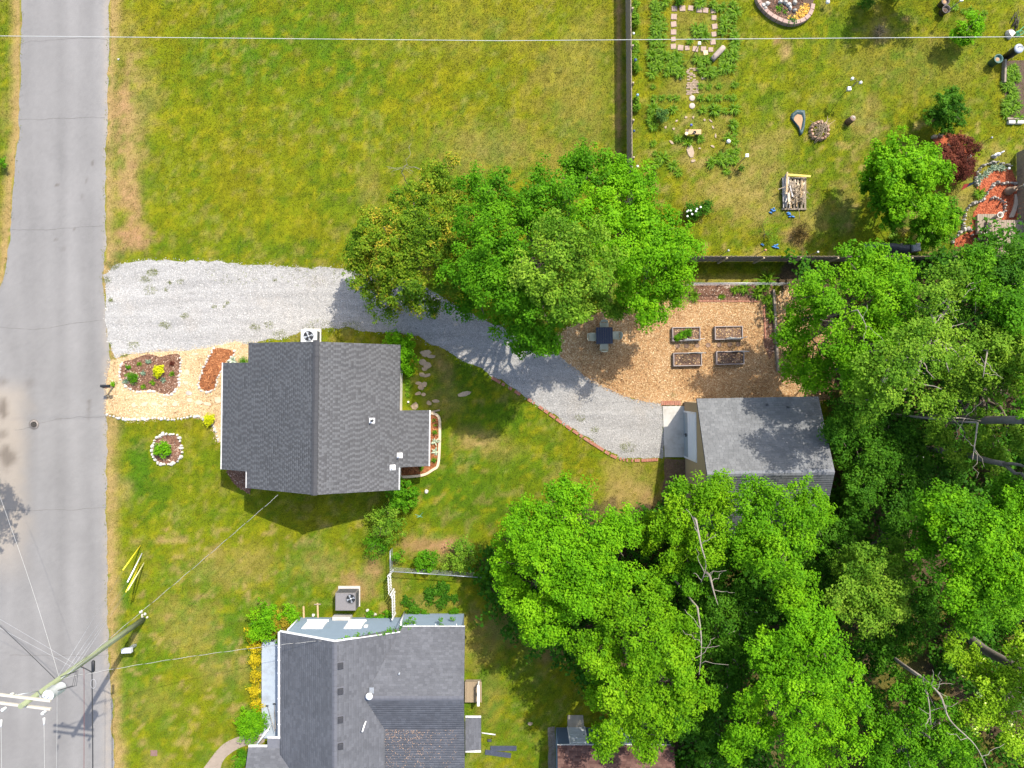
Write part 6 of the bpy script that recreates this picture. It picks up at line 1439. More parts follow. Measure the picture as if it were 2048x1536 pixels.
# bird box on a post, feeder pole, lamp
def post_box(label, px_, py_, h, size, m, cat):
    x, y, _ = P(px_, py_, h); t = thing('bird_box', label, cat, (x, y, 0)); MB().tube([(0, 0, 0), (0, 0, h)], .025, 8).build('post', woodgrey, t)
    MB().box((0, 0, h + size * .4), (size, size, size * .8), bev=.01).build('box', m, t); MB().add([(-size * .6, -size * .6, h + size * .8), (size * .6, -size * .6, h + size * .8), (size * .6, size * .6, h + size * .8), (-size * .6, size * .6, h + size * .8), (0, 0, h + size * 1.15)], [(0, 1, 4), (1, 2, 4), (2, 3, 4), (3, 0, 4), (0, 3, 2, 1)]).build('roof', m, t)
post_box('white bird box on a post beside the small conifer', 1493, 312, 1.3, .16, white, 'bird box'); post_box('small white solar post below the wire', 1398, 88, 1.2, .14, white, 'solar light'); post_box('white bird box on a slim post at the top right', 1921, 1, 1.6, .16, white, 'bird box')
fd = thing('bird_feeder', 'pole feeder with two white domes on the open lawn', 'bird feeder', P(1684, 190, 0)[:2] + (0,)); MB().tube([(0, 0, 0), (0, 0, 1.9)], .02, 8).build('pole', steel, fd)
for k, (dx_, dy_) in enumerate(((-.28, .18), (.2, -.05))): MB().tube([(0, 0, 1.85), (dx_ * .6, dy_ * .6, 2.0), (dx_, dy_, 1.9)], .012, 6).build('arm', steel, fd); MB().lathe((dx_, dy_, 1.66), [(.05, 0), (.05, .18), (.10, .18), (.08, .24), (.02, .27)], 14).build('dome', white, fd)
MB().box((-.32, -.28, 1.5), (.22, .22, .2), bev=.02).build('feeder_box', galv, fd); MB().tube([(0, 0, 1.7), (-.2, -.18, 1.75), (-.32, -.28, 1.6)], .012, 6).build('arm', steel, fd)
st = thing('tree_stump', 'short upright tree stump with white flecks', 'stump', G(1696, 244)); MB().tube([(0, 0, 0), (.02, .01, .5), (.03, .02, .58)], [.22, .18, .18], 14).build('bark', mat('stump_bark', (.16, .10, .065), .95, .3, 8, 40, .6), st); MB().lathe((.03, .02, .575), [(.165, 0), (.16, .012), (.02, .015)], 14).build('cut_face', woodgrey, st); MB().rock((.06, .05, .58), .06, .05, 3).build('stone', stonew, st)
# fire ring with sticks
fr = thing('fire_ring', 'round stone fire ring heaped with dry sticks', 'fire ring', G(1637, 263))
for k in range(14): a = k * .449; MB().rock((.52 * math.cos(a), .52 * math.sin(a), 0), .13, .3, 800 + k).build('stone', mat('fire_stone', (.42, .27, .18), .9, .3, 6, 40, .4), fr)
def sticks(parent, n, L, r_, spread, z, m, name='stick', ang=None, hh=.25):
    for k in range(n):
        a = random.uniform(0, 3.14) if ang is None else random.gauss(ang, .25); l = L * random.uniform(.5, 1.1); c_ = Vector((random.gauss(0, spread[0]), random.gauss(0, spread[1]), z + random.uniform(0, hh))); d = Vector((math.cos(a), math.sin(a), random.uniform(-.12, .12))) * l / 2
        MB().tube([c_ - d, c_ + Vector((random.gauss(0, .03), random.gauss(0, .03), .02)), c_ + d], [r_, r_ * .9, r_ * .6], 6).build(name, m, parent)
sticks(fr, 40, .9, .013, (.17, .17), .15, mat('dry_stick', (.26, .20, .13), .9, .35, 8, 40, .3)); sticks(fr, 6, 1.4, .016, (.15, .12), .32, mat('dry_stick', (.3, .2, .1)), ang=1.1)
# wood pile on pallet
wp = thing('wood_pile', 'pallet heaped with scrap boards and sticks', 'wood pile', G(1587, 388))
for k in range(7): MB().box((-.66 + k * .22, 0, .13), (.12, 2.0, .025)).build('slat', woodgrey, wp)
for yy in (-.95, 0, .95): MB().box((0, yy, .06), (1.5, .1, .115)).build('runner', woodgrey, wp)
tn = [woodtan, woodgrey, mat('pale_board', (.52, .42, .29), .85, .2), mat('grey_board', (.40, .37, .34), .85, .2)]
for k in range(34):
    a = random.choice([1.57, 1.57, 1.5, 1.7, .2, 1.2]); MB().box((random.uniform(-.62, .62), random.uniform(-.65, .6), .19 + random.uniform(0, .35)), (random.uniform(.5, 1.5), random.choice([.05, .09, .13]), .03), rz=a + random.gauss(0, .12), ry=random.gauss(0, .07)).build('board', random.choice(tn), wp)
sticks(wp, 40, 1.0, .014, (.25, .4), .4, mat('dry_stick', (.26, .20, .13))); 
for k in range(4): MB().box((-.72 + k * .05, -.05 + k * .1, .2 + k * .05), (1.7, .06, .05), rz=1.62 + random.gauss(0, .03)).build('board', tn[3], wp)
MB().box((.2, 1.03, .35), (1.4, .12, .06), rz=-.07).build('yellow_plank', mat('yellow_wood', (.58, .42, .10), .8, .15), wp)
for k, (px_, py_, s_) in enumerate([(1540, 423, 8), (1578, 433, 8), (1547, 493, 9), (1524, 489, 4)]):
    o = thing('blue_scrap', ('blue tarp scrap left of the wood pile', 'blue strap below the wood pile', 'blue tarp scrap at the foot of the sapling', 'tiny blue scrap by the fence')[k], 'tarp scrap', G(px_, py_)); f = MB()
    for q in range(5): x0 = random.gauss(0, s_ * M * .4); y0 = random.gauss(0, s_ * M * .25); a = random.uniform(-.5, .6); l = s_ * M * random.uniform(.5, 1.2); f.tube([(x0, y0, .03), (x0 + math.cos(a) * l * .5, y0 + math.sin(a) * l * .5, .09), (x0 + math.cos(a) * l, y0 + math.sin(a) * l, .03)], [.02, .05, .02], 5)
    f.build('tarp', mat('blue_tarp', (.06, .20, .48), .5, .3), o)
# green tarp / bag
tp = thing('tarp_bag', 'crumpled dark green tarp bag with tan filling', 'tarp', G(1596, 245)); ol = [(-.42, .55), (-.1, .78), (.35, .72), (.42, .2), (.30, -.35), (.22, -.78), (.1, -.8), (.02, -.4), (-.3, -.05), (-.48, .25)]
vs = []; fs = []; n = len(ol)
for q, z_, s_ in ((1.0, .01, 0), (.93, .17, 1), (.72, .13, 2), (.6, .05, 3)):
    for (a, b_) in ol: vs.append((a * q + random.gauss(0, .02), b_ * q + random.gauss(0, .02), z_ + random.uniform(-.03, .05) * (s_ > 0)))
for i in range(3):
    for k in range(n): fs.append((i * n + k, i * n + (k + 1) % n, (i + 1) * n + (k + 1) % n, (i + 1) * n + k))
MB().add(vs, fs, True).build('tarp', mat('green_tarp', (.035, .065, .068), .5, .3, 5, 30, .3), tp); MB().prism([(a * .62, b_ * .62) for a, b_ in ol][::-1], .03, .08).build('filling', mat('tan_fill', (.36, .22, .12), .95, .3), tp)
# pots, bins, stones at the right
def potty(name, label, px_, py_, r_, h, m, fill, cat, rim=1.0, taper=.8):
    x, y, _ = P(px_, py_, h); t = thing(name, label, cat, (x, y, 0)); MB().lathe((0, 0, 0), [(r_ * taper, 0), (r_, h), (r_ * rim + .015, h), (r_ * rim + .015, h + .025), (r_ * .88, h + .025), (r_ * .86, h - .09)], 20).build('body', m, t); MB().lathe((0, 0, h - .13), [(r_ * .84, 0), (r_ * .84, .03), (.02, .05)], 20).build('filling', fill, t); return t
tanfill = mat('tan_fill', (.36, .22, .12)); greyp = mat('grey_pot', (.20, .21, .20), .7, .15); terr = mat('dark_pot', (.10, .08, .07), .7, .2)
potty('plant_pot', 'upper of two dark pots at the top right', 1891, 2, .24, .45, terr, tanfill, 'pot'); potty('plant_pot', 'lower of two dark pots at the top right', 1892.5, 18.5, .24, .45, terr, soil, 'pot')
potty('bucket', 'green bucket with pale rim and tan filling', 1997, 117.5, .26, .6, mat('green_plastic', (.06, .13, .11), .6, .2), tanfill, 'bucket', 1.0, .9)
tc = thing('trash_can', 'tall black bin with grey lid at the right edge', 'bin', P(2038, 97, 1.1)[:2] + (0,)); MB().lathe((0, 0, 0), [(.22, 0), (.26, 1.05), (.26, 1.06)], 22).build('body', blackm, tc); MB().lathe((0, 0, 1.06), [(.28, 0), (.28, .05), (.2, .09), (.02, .1)], 22).build('lid', mat('grey_lid', (.32, .34, .38), .5, .12), tc); MB().tube([(.15, 0, 1.15), (.15, .1, 1.2), (-.1, .1, 1.2), (-.1, 0, 1.15)], .015, 6).build('handle', steel, tc)
o = MB().rock((0, 0, 0), .27, .3, 905, 8, .8).build('boulder', mat('pale_boulder', (.60, .50, .42), .9, .12, 5, 50, .3), None, G(2017, 70), .7); tag(o, 'pale squarish boulder below the top right plants', 'boulder')
o = thing('wire_basket', 'green wire frame beside the pale boulder', 'wire frame', G(2034, 68)); f = MB()
for q in range(4): f.tube([(.18 * math.cos(a) + .03 * q, .14 * math.sin(a), .06 * q + .02) for a in np.linspace(0, 6.283, 9)], .012, 5, False)
f.tube([(.2, .3, .3), (-.05, .05, .1), (-.1, -.2, .02)], .015, 5); f.build('wire', mat('green_wire', (.05, .32, .20), .5, .2), o)
sticks(thing('stick_heap', 'heap of dark sticks above the green wire frame', 'sticks', G(2030, 45)), 16, 1.0, .018, (.08, .2), .02, mat('dark_stick', (.06, .05, .04), .9, .3), ang=1.3, hh=.15)
sticks(thing('tool_heap', 'dark tangled tools between bucket and black bin', 'tools', G(2016, 112)), 10, .6, .015, (.15, .12), .03, steel, ang=.7, hh=.2)
o = thing('timber_rail', 'upright timber edge of the vegetable plot', 'rail', G(2005, 145)); MB().box((0, 0, .14), (.12, 1.4, .28), rz=-.03, bev=.01).build('timber', woodgrey, o)
cbm = MB().box((0, 0, .1), (.4, .2, .2), bev=.01).mesh('block', mat('cinder_block', (.50, .47, .40), .9, .15, 6, 50, .3))
for k, (px_, py_) in enumerate([(2020, 246), (2037, 246)]): tag(link('block', cbm, None, None, G(px_, py_), random.gauss(0, .06)), ('pale block, left of the pair below the vegetable plot', 'pale block, right of the pair below the vegetable plot')[k], 'block')
o = thing('timber_rail', 'brown timber lying just above the two pale blocks', 'rail', G(2027, 239)); MB().box((0, 0, .08), (.95, .12, .16), rz=-.03, bev=.01).build('timber', woodgrey, o)
for k, (px_, py_, r_) in enumerate([(1738, 362, 6), (1745, 358, 5), (1735, 374, 5), (1742, 372, 4)]):
    tag(MB().rock((0, 0, 0), r_ * M * 1.2, .25, 950 + k).build('boulder', stoneg, None, G(px_, py_)), 'grey boulder in the shade left of the lime tree', 'boulder', 'boulders left of the lime tree')
for k, (px_, py_) in enumerate([(1868, 275), (1880, 272), (1898, 270), (1938, 312), (1932, 325)]):
    tag(MB().rock((0, 0, 0), .16, .2, 970 + k).build('boulder', flagst if k < 3 else stonew, None, G(px_, py_)), 'edging stone beside the red maple', 'boulder', 'stones round the red maple')
tag(sheet('mulch_bed', organic([(1865, 278), (1890, 268), (1915, 274), (1932, 300), (1938, 330), (1925, 345), (1900, 340), (1880, 310)], .06, .2, True, 95), .022, mulch_r, 'red mulch patch under the japanese maple', 'flower bed'))
# statue, lamp, flag, urns, deck
so = thing('statue', 'white garden statue of a bird on a stone base', 'statue', G(1987, 313)); MB().rock((0, 0, 0), .16, .15, 55).build('base', stoneg, so); 
b = MB(); b.lathe((0, 0, .15), [(.05, 0), (.13, .12), (.16, .25), (.10, .36), (.03, .4)], 12, sq=.7); b.tube([(.06, .03, .45), (.16, .09, .6), (.24, .13, .62)], [.06, .045, .02], 8); b.build('body', mat('statue_white', (.66, .66, .65), .6, .12), so); MB().tube([(-.08, 0, .4), (-.26, -.06, .3)], [.09, .02], 8).build('tail', mat('statue_white', (.6, .6, .6)), so)
globe('small lamp on a short stake beside the statue', 1984, 275, .07, (.5, .5, .5), .6, .3, cat='garden lamp')
fl = thing('flag', 'small red and blue garden flag on a leaning pole', 'flag', G(1927, 374)); MB().tube([(0, 0, 0), (-.3, -.1, 1.2), (-.42, -.14, 1.6)], .012, 6).build('pole', steel, fl)
for nm, (x0, x1), cc in (('red_field', (.45, 1.0), (.42, .05, .035)), ('blue_canton', (0, .45), (.05, .09, .16))):
    vs = []; fs = []
    for i in range(7):
        q = x0 + (x1 - x0) * i / 6; xx = -.15 - .62 * q; yy = -.10 - .22 * q; zz = 1.25 - .05 * q + .03 * math.sin(q * 9); vs += [(xx, yy + .09 * (.4 + q), zz), (xx, yy - .11 * (.4 + q), zz - .25)]
        if i: fs.append((2 * i - 2, 2 * i, 2 * i + 1, 2 * i - 1))
    MB().add(vs, fs, True).build(nm, mat('flag_' + nm, cc, .8, .15), fl)
dkm = mat('grey_deck', (.26, .205, .15), .9, .25, 3, 40, .3, stretch=(1, .12, 1))
def deck(label, x0, x1, y0, y1, z, nm='deck'):
    a = P(x0, y1, z); b_ = P(x1, y0, z); t = thing(nm, label, 'deck', ((a[0] + b_[0]) / 2, (a[1] + b_[1]) / 2, 0)); w_ = b_[0] - a[0]; h_ = b_[1] - a[1]; n_ = int(w_ / .14); f = MB()
    for k in range(n_): MB().box((-w_ / 2 + (k + .5) * w_ / n_, 0, z - .02), (w_ / n_ - .012, h_, .04)).build('plank', dkm, t)
    MB().prism(rect(-w_ / 2 + .04, w_ / 2 - .04, -h_ / 2 + .04, h_ / 2 - .04), 0, z - .06).build('frame', woodgrey, t)
deck('low step deck beside the red terraces', 1955, 1974, 428, 470, .3); deck('upper step of the grey plank deck', 1974.5, 2003, 428, 439.5, .3); deck('main grey plank deck at the right edge', 1974.5, 2070, 440, 540, .5)
def urn(label, px_, py_, z0, s_=1.0):
    x, y, _ = P(px_, py_, z0 + .5 * s_); t = thing('urn', label, 'urn', (x, y, z0)); MB().lathe((0, 0, 0), [(.12 * s_, 0), (.10 * s_, .06 * s_), (.17 * s_, .3 * s_), (.2 * s_, .48 * s_), (.23 * s_, .5 * s_), (.16 * s_, .5 * s_), (.13 * s_, .35 * s_)], 18).build('body', mat('urn_clay', (.50, .45, .38), .8, .15), t); MB().lathe((0, 0, .36 * s_), [(.13 * s_, 0), (.12 * s_, .03), (.01, .04)], 14).build('soil', soil, t)
urn('pale urn on the step deck', 1968, 462, .3); urn('pale urn where the stone loop meets the deck', 2001, 430, .3, .9)
pe = thing('pedestal', 'stepped brown pedestal with a lamp post leaning to the fence', 'pedestal', G(2013, 384)); MB().lathe((0, 0, 0), [(.24, 0), (.24, .3), (.18, .35), (.15, .75), (.12, .8)], 18).build('base', mat('brown_clay', (.22, .15, .10), .8, .2), pe); MB().tube([(0, 0, .75), (.02, .0, 1.4)], .05, 10).build('post', woodgrey, pe); MB().lathe((.02, 0, 1.4), [(.03, 0), (.09, .06), (.09, .14), (.02, .18)], 12).build('lamp', white, pe)
o = thing('plank', 'weathered split log lying on the red mulch', 'plank', G(2025, 410)); 
vs = []; fs = []
for i, (xx, yy, w_) in enumerate([(.12, .65, .05), (.16, .3, .1), (.14, 0, .12), (.04, -.35, .13), (-.12, -.72, .14), (-.14, -.78, .13)]):
    vs += [(xx - w_, yy, .03), (xx - w_, yy, .11), (xx + w_, yy, .11), (xx + w_, yy, .03)]
    if i: k = 4 * i; fs += [(k - 4, k - 3, k + 1, k), (k - 3, k - 2, k + 2, k + 1), (k - 2, k - 1, k + 3, k + 2)]
fs += [(0, 3, 2, 1), (len(vs) - 4, len(vs) - 3, len(vs) - 2, len(vs) - 1)]
MB().add(vs, fs).build('timber', mat('split_log', (.42, .33, .24), .9, .2), o)
# covered heap by the board fence
o = thing('covered_heap', 'black covered heap against the board fence under the trees', 'covered heap', G(1770, 500)); vs = []; fs = []
for i in range(9):
    xx = -1.4 + i * .35
    for k, (yy, zz) in enumerate(((-.4, .02), (-.3, .35), (0, .55), (.3, .38), (.42, .02))): vs.append((xx, yy + random.gauss(0, .03), zz * (.55 + .5 * math.sin(i / 8 * 3.14)) + random.gauss(0, .02)))
    if i:
        for k in range(4): b_ = 5 * i + k; fs.append((b_ - 5, b_ - 4, b_ + 1, b_))
MB().add(vs, fs, True).build('cover', mat('dark_cover', (.035, .038, .05), .5, .3), o); MB().box((1.75, .1, .2), (.5, .5, .35), rz=.1, bev=.04).build('grey_case', mat('grey_case', (.25, .27, .30), .6, .1), o)

# ------------------------------------------------------------------ wood chip yard
soilchip = mat('raised_bed_soil', (.115, .070, .050), .97, .45, 8, 40, .8, dirt=(.30, .20, .13))
def raised_bed(label, x0, x1, y0, y1, north, plants=0, rz=0.02):
    a = P(x0, y1, .32); b_ = P(x1, y0, .32); w_, h_ = b_[0] - a[0], b_[1] - a[1]; t = thing('raised_bed', label, 'raised bed', ((a[0] + b_[0]) / 2, (a[1] + b_[1]) / 2, 0), rz)
    fm = mat('bed_frame', (.29, .245, .22), .85, .15, 5, 50, .2)
    for (cx, cy, sx, sy) in ((0, h_ / 2 - .025, w_, .05), (0, -h_ / 2 + .025, w_, .05), (-w_ / 2 + .025, 0, .05, h_ - .1), (w_ / 2 - .025, 0, .05, h_ - .1)): MB().box((cx, cy, .16), (sx, sy, .32), bev=.006).build('side_board', fm, t)
    MB().prism(rect(-w_ / 2 + .05, w_ / 2 - .05, -h_ / 2 + .05, h_ / 2 - .05), 0, .22).build('soil', soilchip, t)
    n_ = 130; xx = RNG.uniform(-w_ / 2 + .1, w_ / 2 - .1, n_); yy = RNG.uniform(-h_ / 2 + .1, h_ / 2 - .1, n_); aa = RNG.uniform(0, 6.28, n_); ll = RNG.uniform(.02, .05, n_)
    V = np.stack([np.stack([xx + np.cos(aa + q) * ll, yy + np.sin(aa + q) * ll * .6, np.full(n_, .235 + .006 * i)], 1) for i, q in enumerate((0, 1.2, 3.1, 4.3))], 1).reshape(-1, 3)
    ch = link('chips', np_mesh('chips', V, np.arange(4 * n_).reshape(-1, 4), chip_b, attrs={'rnd': np.repeat(RNG.random(n_), 4)}), t); ch['kind'] = 'stuff'
    yb = (h_ / 2 - .08) if north else (-h_ / 2 + .08)
    tr = thing('trellis', 'wire trellis standing in the ' + label.split(', ')[1].replace(' of four', '') + ' raised bed', 'trellis', t.location, rz); tr.location = (t.location.x, t.location.y, 0)
    for xx_ in (-w_ * .12, w_ / 2 - .06): MB().tube([(xx_, yb, 0), (xx_, yb, 1.35)], .018, 6).build('post', galv, tr)
    x0_, x1_ = -w_ * .12, w_ / 2 - .06; f = MB()
    for z_ in np.arange(.3, 1.3, .1):
        f.tube([(x0_ + (x1_ - x0_) * q, yb + .05 * math.sin(q * 3.14) * (1 if north else -1), z_ - .05 * math.sin(q * 3.14)) for q in np.linspace(0, 1, 6)], .012, 4, False)
    for q in np.linspace(0, 1, 12): f.tube([(x0_ + (x1_ - x0_) * q, yb + .05 * math.sin(q * 3.14) * (1 if north else -1), z_) for z_ in (.3, 1.25)], .008, 4, False)
    f.build('netting', mat('pale_net', (.62, .62, .58), .7, .1), tr)
    return t
raised_bed('wooden raised bed with green plants, upper left of four', 1345, 1401, 654, 682, False)
raised_bed('wooden raised bed with bare soil, upper right of four', 1430, 1486, 652, 679, False)
raised_bed('wooden raised bed with shadow lines, lower left of four', 1347, 1404, 705, 732, True)
raised_bed('wooden raised bed in shade, lower right of four', 1433, 1489, 702, 729, True)
for k, (px_, py_) in enumerate([(1368, 668), (1378, 665), (1355, 675), (1361, 671)]): shrub('leafy green vegetable in the upper left raised bed', px_, py_, 7, .4, 'mid', 'vegetable', (.08, .05), 120, .08, 12, 'vegetables in the upper left bed', cat='vegetable')
for o in [o for o in C.objects if o.name.startswith('vegetable') and o.get('category') == 'vegetable']: o.location.z = .2
rm = MB().lathe((0, 0, .005), [(.15, 0), (.15, .05), (.13, .055), (.125, .045), (.02, .045)], 14).mesh('wood_slice', mat('wood_slice', (.20, .13, .09), .9, .3, 9, 40, .4))
for k, px_ in enumerate([1355, 1373, 1394, 1416, 1438, 1459, 1476]): tag(link('wood_slice', rm, None, None, G(px_, 692 - k * .6)), 'round wood slice step between the raised beds, %s from the left' % ORD[k], 'stepping stone', 'wood slice steps')
# patio set
tb_ = thing('patio_table', 'square navy patio table under the tree edge', 'table', P(1209, 671, .73)[:2] + (0,), R(1)); navy = mat('navy_metal', (.028, .034, .055), .45, .2, 6, 40, .05)
tt = MB()
for k in range(7): MB().box((-.42 + k * .14, 0, .72), (.132, .96, .025)).build('table_slat', navy, tb_)
for s_ in (-.48, .48): MB().box((s_, 0, .70), (.04, 1.0, .05)).build('table_rim', navy, tb_); MB().box((0, s_, .70), (.92, .04, .05)).build('table_rim', navy, tb_)
for sx_ in (-.43, .43):
    for sy_ in (-.43, .43): MB().tube([(sx_, sy_, 0), (sx_ * .95, sy_ * .95, .69)], .022, 8).build('leg', navy, tb_)
beige = mat('beige_plastic', (.42, .41, .30), .55, .08, 5, 40, .05)
def chair(label, px_, py_, rz):
    x, y, _ = P(px_, py_, .5); t = thing('patio_chair', label, 'chair', (x, y, 0), rz, 'chairs round the navy table')
    MB().box((0, 0, .43), (.46, .46, .04), bev=.015).build('seat', beige, t)
    b = MB(); vs = []; fs = []
    for i in range(7):
        a = -.24 + .08 * i; yy = .22 + .05 * (1 - (a / .24) ** 2); vs += [(a, yy, .45), (a * .9, yy + .1, .86 - .12 * (a / .24) ** 2), (a * .9, yy + .125, .86 - .12 * (a / .24) ** 2), (a, yy + .03, .45)]
        if i:
            k = 4 * i
            for q in range(3): fs.append((k - 4 + q, k - 3 + q, k + 1 + q, k + q))
            fs.append((k - 1, k - 4, k, k + 3))
    fs += [(0, 1, 2, 3), (27, 26, 25, 24)]
    b.add(vs, fs).build('backrest', beige, t)
    for sx_ in (-.2, .2):
        for sy_ in (-.19, .2): MB().tube([(sx_ * 1.1, sy_ * 1.1, 0), (sx_, sy_, .42)], .022, 6).build('leg', beige, t)
        MB().tube([(sx_ * 1.15, -.18, .62), (sx_ * 1.15, .05, .65), (sx_ * 1.1, .26, .66)], .02, 6).build('armrest', beige, t); MB().tube([(sx_ * 1.12, -.17, .43), (sx_ * 1.15, -.18, .62)], .018, 6).build('arm_support', beige, t)
chair('beige patio chair on the upper side of the navy table', 1208, 653, 0); chair('beige patio chair on the left side of the navy table', 1186, 674, R(90)); chair('beige patio chair on the lower side of the navy table', 1208, 692, R(180)); chair('beige patio chair on the right side of the navy table', 1231, 671, R(-90))

# ------------------------------------------------------------------ round the main house
for k, (px_, py_, a, b_) in enumerate([(852, 707, 11, 6), (862, 713, 8, 5), (845, 725, 9, 6), (855, 731, 8, 8), (849, 738, 7, 4), (845, 750, 8, 5), (855, 751, 6, 4), (838, 767, 6, 5), (848, 769, 7, 5), (842, 775, 8, 4), (836, 787, 7, 4), (847, 789, 6, 4), (830, 812, 9, 7), (858, 806, 8, 4), (872, 802, 7, 4), (930, 787, 14, 6), (845, 706, 5, 5)]):
    o = MB().rock((0, 0, 0), 1, .045, 1100 + k, 7, .92).build('flagstone', flagst, None, G(px_, py_), random.uniform(-.3, .3)); o.scale = (a * M, b_ * M, 1)
    tag(o, 'tan flagstone in the shaded path behind the grey house' if py_ < 800 and px_ < 900 else ('lone flagstone in the shade by the driveway' if px_ > 900 else 'tan flagstone beside the back extension of the grey house'), 'flagstone', None if px_ > 900 else ('flagstones of the shaded path' if py_ < 800 else 'flagstones beside the extension'))
for k, (px_, py_, a, b_) in enumerate([(378, 786, 7, 5), (391, 708, 7, 3), (380, 800, 6, 5), (398, 805, 8, 5), (415, 808, 8, 5), (350, 808, 6, 5), (330, 808, 5, 5), (310, 808, 6, 5), (290, 808, 6, 5), (268, 810, 6, 5), (375, 745, 6, 6), (372, 765, 6, 4), (436, 800, 6, 9)]):
    o = MB().rock((0, 0, 0), 1, .04, 1200 + k, 8, .92).build('stepping_stone', mat('pale_flagstone', (.50, .37, .25), .9, .15, 4, 50, .2) if k else stoneg, None, (W(px_, py_) + (.012,)), random.uniform(-.3, .3)); o.scale = (a * M, b_ * M, 1)
    tag(o, 'dark stepping stone in the front wood chips' if k == 0 else 'pale stepping stone sunk in the front wood chips', 'stepping stone', None if k == 0 else 'pale stepping stones in the wood chips')
mbx = thing('mailbox', 'black mailbox on a wooden post at the road edge', 'mailbox', P(226, 775, 0)[:2] + (0,)); x, y, _ = P(210, 772, 1.15); dx_, dy_ = x - mbx.location.x, y - mbx.location.y
MB().box((0, 0, .55), (.09, .09, 1.1), bev=.01).build('post', woodgrey, mbx); MB().box((dx_ * .5, dy_, 1.0), (abs(dx_) + .1, .07, .07)).build('arm', woodgrey, mbx)
b = MB(); prof = [(.085 * math.cos(a), .085 * math.sin(a) + .09) for a in np.linspace(0, 3.1416, 9)] + [(-.085, 0), (.085, 0)]
vs = [(-.26, p[0], p[1]) for p in prof] + [(.26, p[0], p[1]) for p in prof]; n = len(prof); fs = [tuple(range(n)), tuple(reversed(range(n, 2 * n)))] + [(i, n + i, n + (i + 1) % n, (i + 1) % n) for i in range(n)]
b.add([(v[0] + dx_, v[1] + dy_, v[2] + 1.04) for v in vs], fs).build('box', blackm, mbx); MB().box((dx_ - .265, dy_, 1.12), (.01, .16, .16)).build('door', steel, mbx); MB().box((dx_ + .1, dy_ - .1, 1.2), (.03, .012, .14)).build('flag', mat('flag_red', (.4, .04, .03), .5), mbx)
shrub('yellow green weed at the mailbox post', 225, 768, 5, .3, 'bright', 'weed', (.06, .03), 160, .06, 12, cat='weed')
mh = thing('manhole_cover', 'round rusty manhole cover in the road', 'manhole', (W(68, 849) + (.004,))); MB().lathe((0, 0, 0), [(.31, .001), (.31, .014), (.275, .014), (.275, .006)], 28).build('rim', mat('manhole_rim', (.13, .115, .10), .8, .2), mh); cvm = mat('manhole_iron', (.22, .19, .165), .75, .3, 8, 40, .3); MB().lathe((0, 0, 0), [(.27, .002), (.27, .012), (.02, .013)], 28).build('cover', cvm, mh)
for r_ in (.09, .18): MB().lathe((0, 0, .012), [(r_ + .012, .001), (r_ + .012, .008), (r_ - .012, .008), (r_ - .012, .001)], 24).build('raised_ring', mat('manhole_rim', (.1, .1, .1)), mh)
for k in range(6): MB().box((.14 * math.cos(k * 1.047), .14 * math.sin(k * 1.047), .016), (.2, .018, .008), rz=k * 1.047).build('raised_bar', mat('manhole_rim', (.1, .1, .1)), mh)
tag(MB().lathe((0, 0, 0), [(.06, 0), (.07, .12), (.02, .15)], 10).build('path_light', white, None, G(817, 804)), 'small white cap in the grass beside the house', 'path light')
tag(MB().box((0, 0, .06), (.62, .1, .1), rz=.2, bev=.01).build('timber_offcut', woodgrey, None, (W(870, 822) + (0.01,))), 'short timber at the corner of the back extension', 'timber')
hk = thing('garden_hook', 'thin green garden hook on the back lawn', 'garden hook', G(846, 1024)); MB().tube([(0, 0, 0), (0, 0, 1.2), (-.05, -.02, 1.35), (-.15, -.05, 1.38), (-.22, -.07, 1.28)], .016, 6).build('rod', mat('green_rod', (.12, .34, .26), .5), hk); MB().tube([(-.35, .05, 1.0), (.1, -.12, 1.02)], .012, 6).build('crossbar', mat('green_rod', (.1, .3, .2)), hk)
tag(MB().rock((0, 0, 0), .14, .1, 77).build('rock', stonew, None, G(853, 983)), 'pale flat rock on the back lawn', 'rock')
# neighbour yard bits
pp = thing('pipe', 'white plastic pipe on the grass behind the blue house', 'pipe', G(977, 1467)); MB().tube([(-.42, .06, .04), (.42, -.05, .04)], .035, 10).build('tube', white, pp)
tag(MB().box((0, 0, .05), (.24, .14, .1), bev=.01).build('crate', steel, None, G(979, 1480)), 'small dark box below the white pipe', 'box')
crm = mat('blue_grey_metal', (.075, .085, .115), .45, .15, 6, 40, .05, metal=.3)
for k, (px_, py_, rz, lb) in enumerate([(1007, 1497, .0, 'upper of two stacks of blue grey gutters'), (996, 1508, -.14, 'lower of two stacks of blue grey gutters')]):
    t = thing('gutter_stack', lb + ' on the grass', 'gutter', G(px_, py_), rz)
    for q in range(4): MB().add([(-.8, -.115 + .075 * q, .02), (.8, -.115 + .075 * q, .02), (.8, -.105 + .075 * q, .07), (-.8, -.105 + .075 * q, .07), (-.8, -.055 + .075 * q, .07), (.8, -.055 + .075 * q, .07), (.8, -.045 + .075 * q, .02), (-.8, -.045 + .075 * q, .02)], [(0, 1, 2, 3), (3, 2, 5, 4), (4, 5, 6, 7), (0, 3, 4, 7), (1, 6, 5, 2), (0, 7, 6, 1)]).build('gutter_length', crm, t)
tag(MB().rock((0, 0, 0), .16, .08, 79).build('rock', flagst, None, G(1060, 1447)), 'flat tan stone in the lawn near the shed', 'rock')
tag(MB().box((0, 0, .01), (.42, .36, .04), bev=.01).build('meter_cover', mat('rust_cover', (.17, .10, .085), .8, .2), None, G(308, 1506)), 'rusty square meter cover in the lower lawn', 'meter cover')
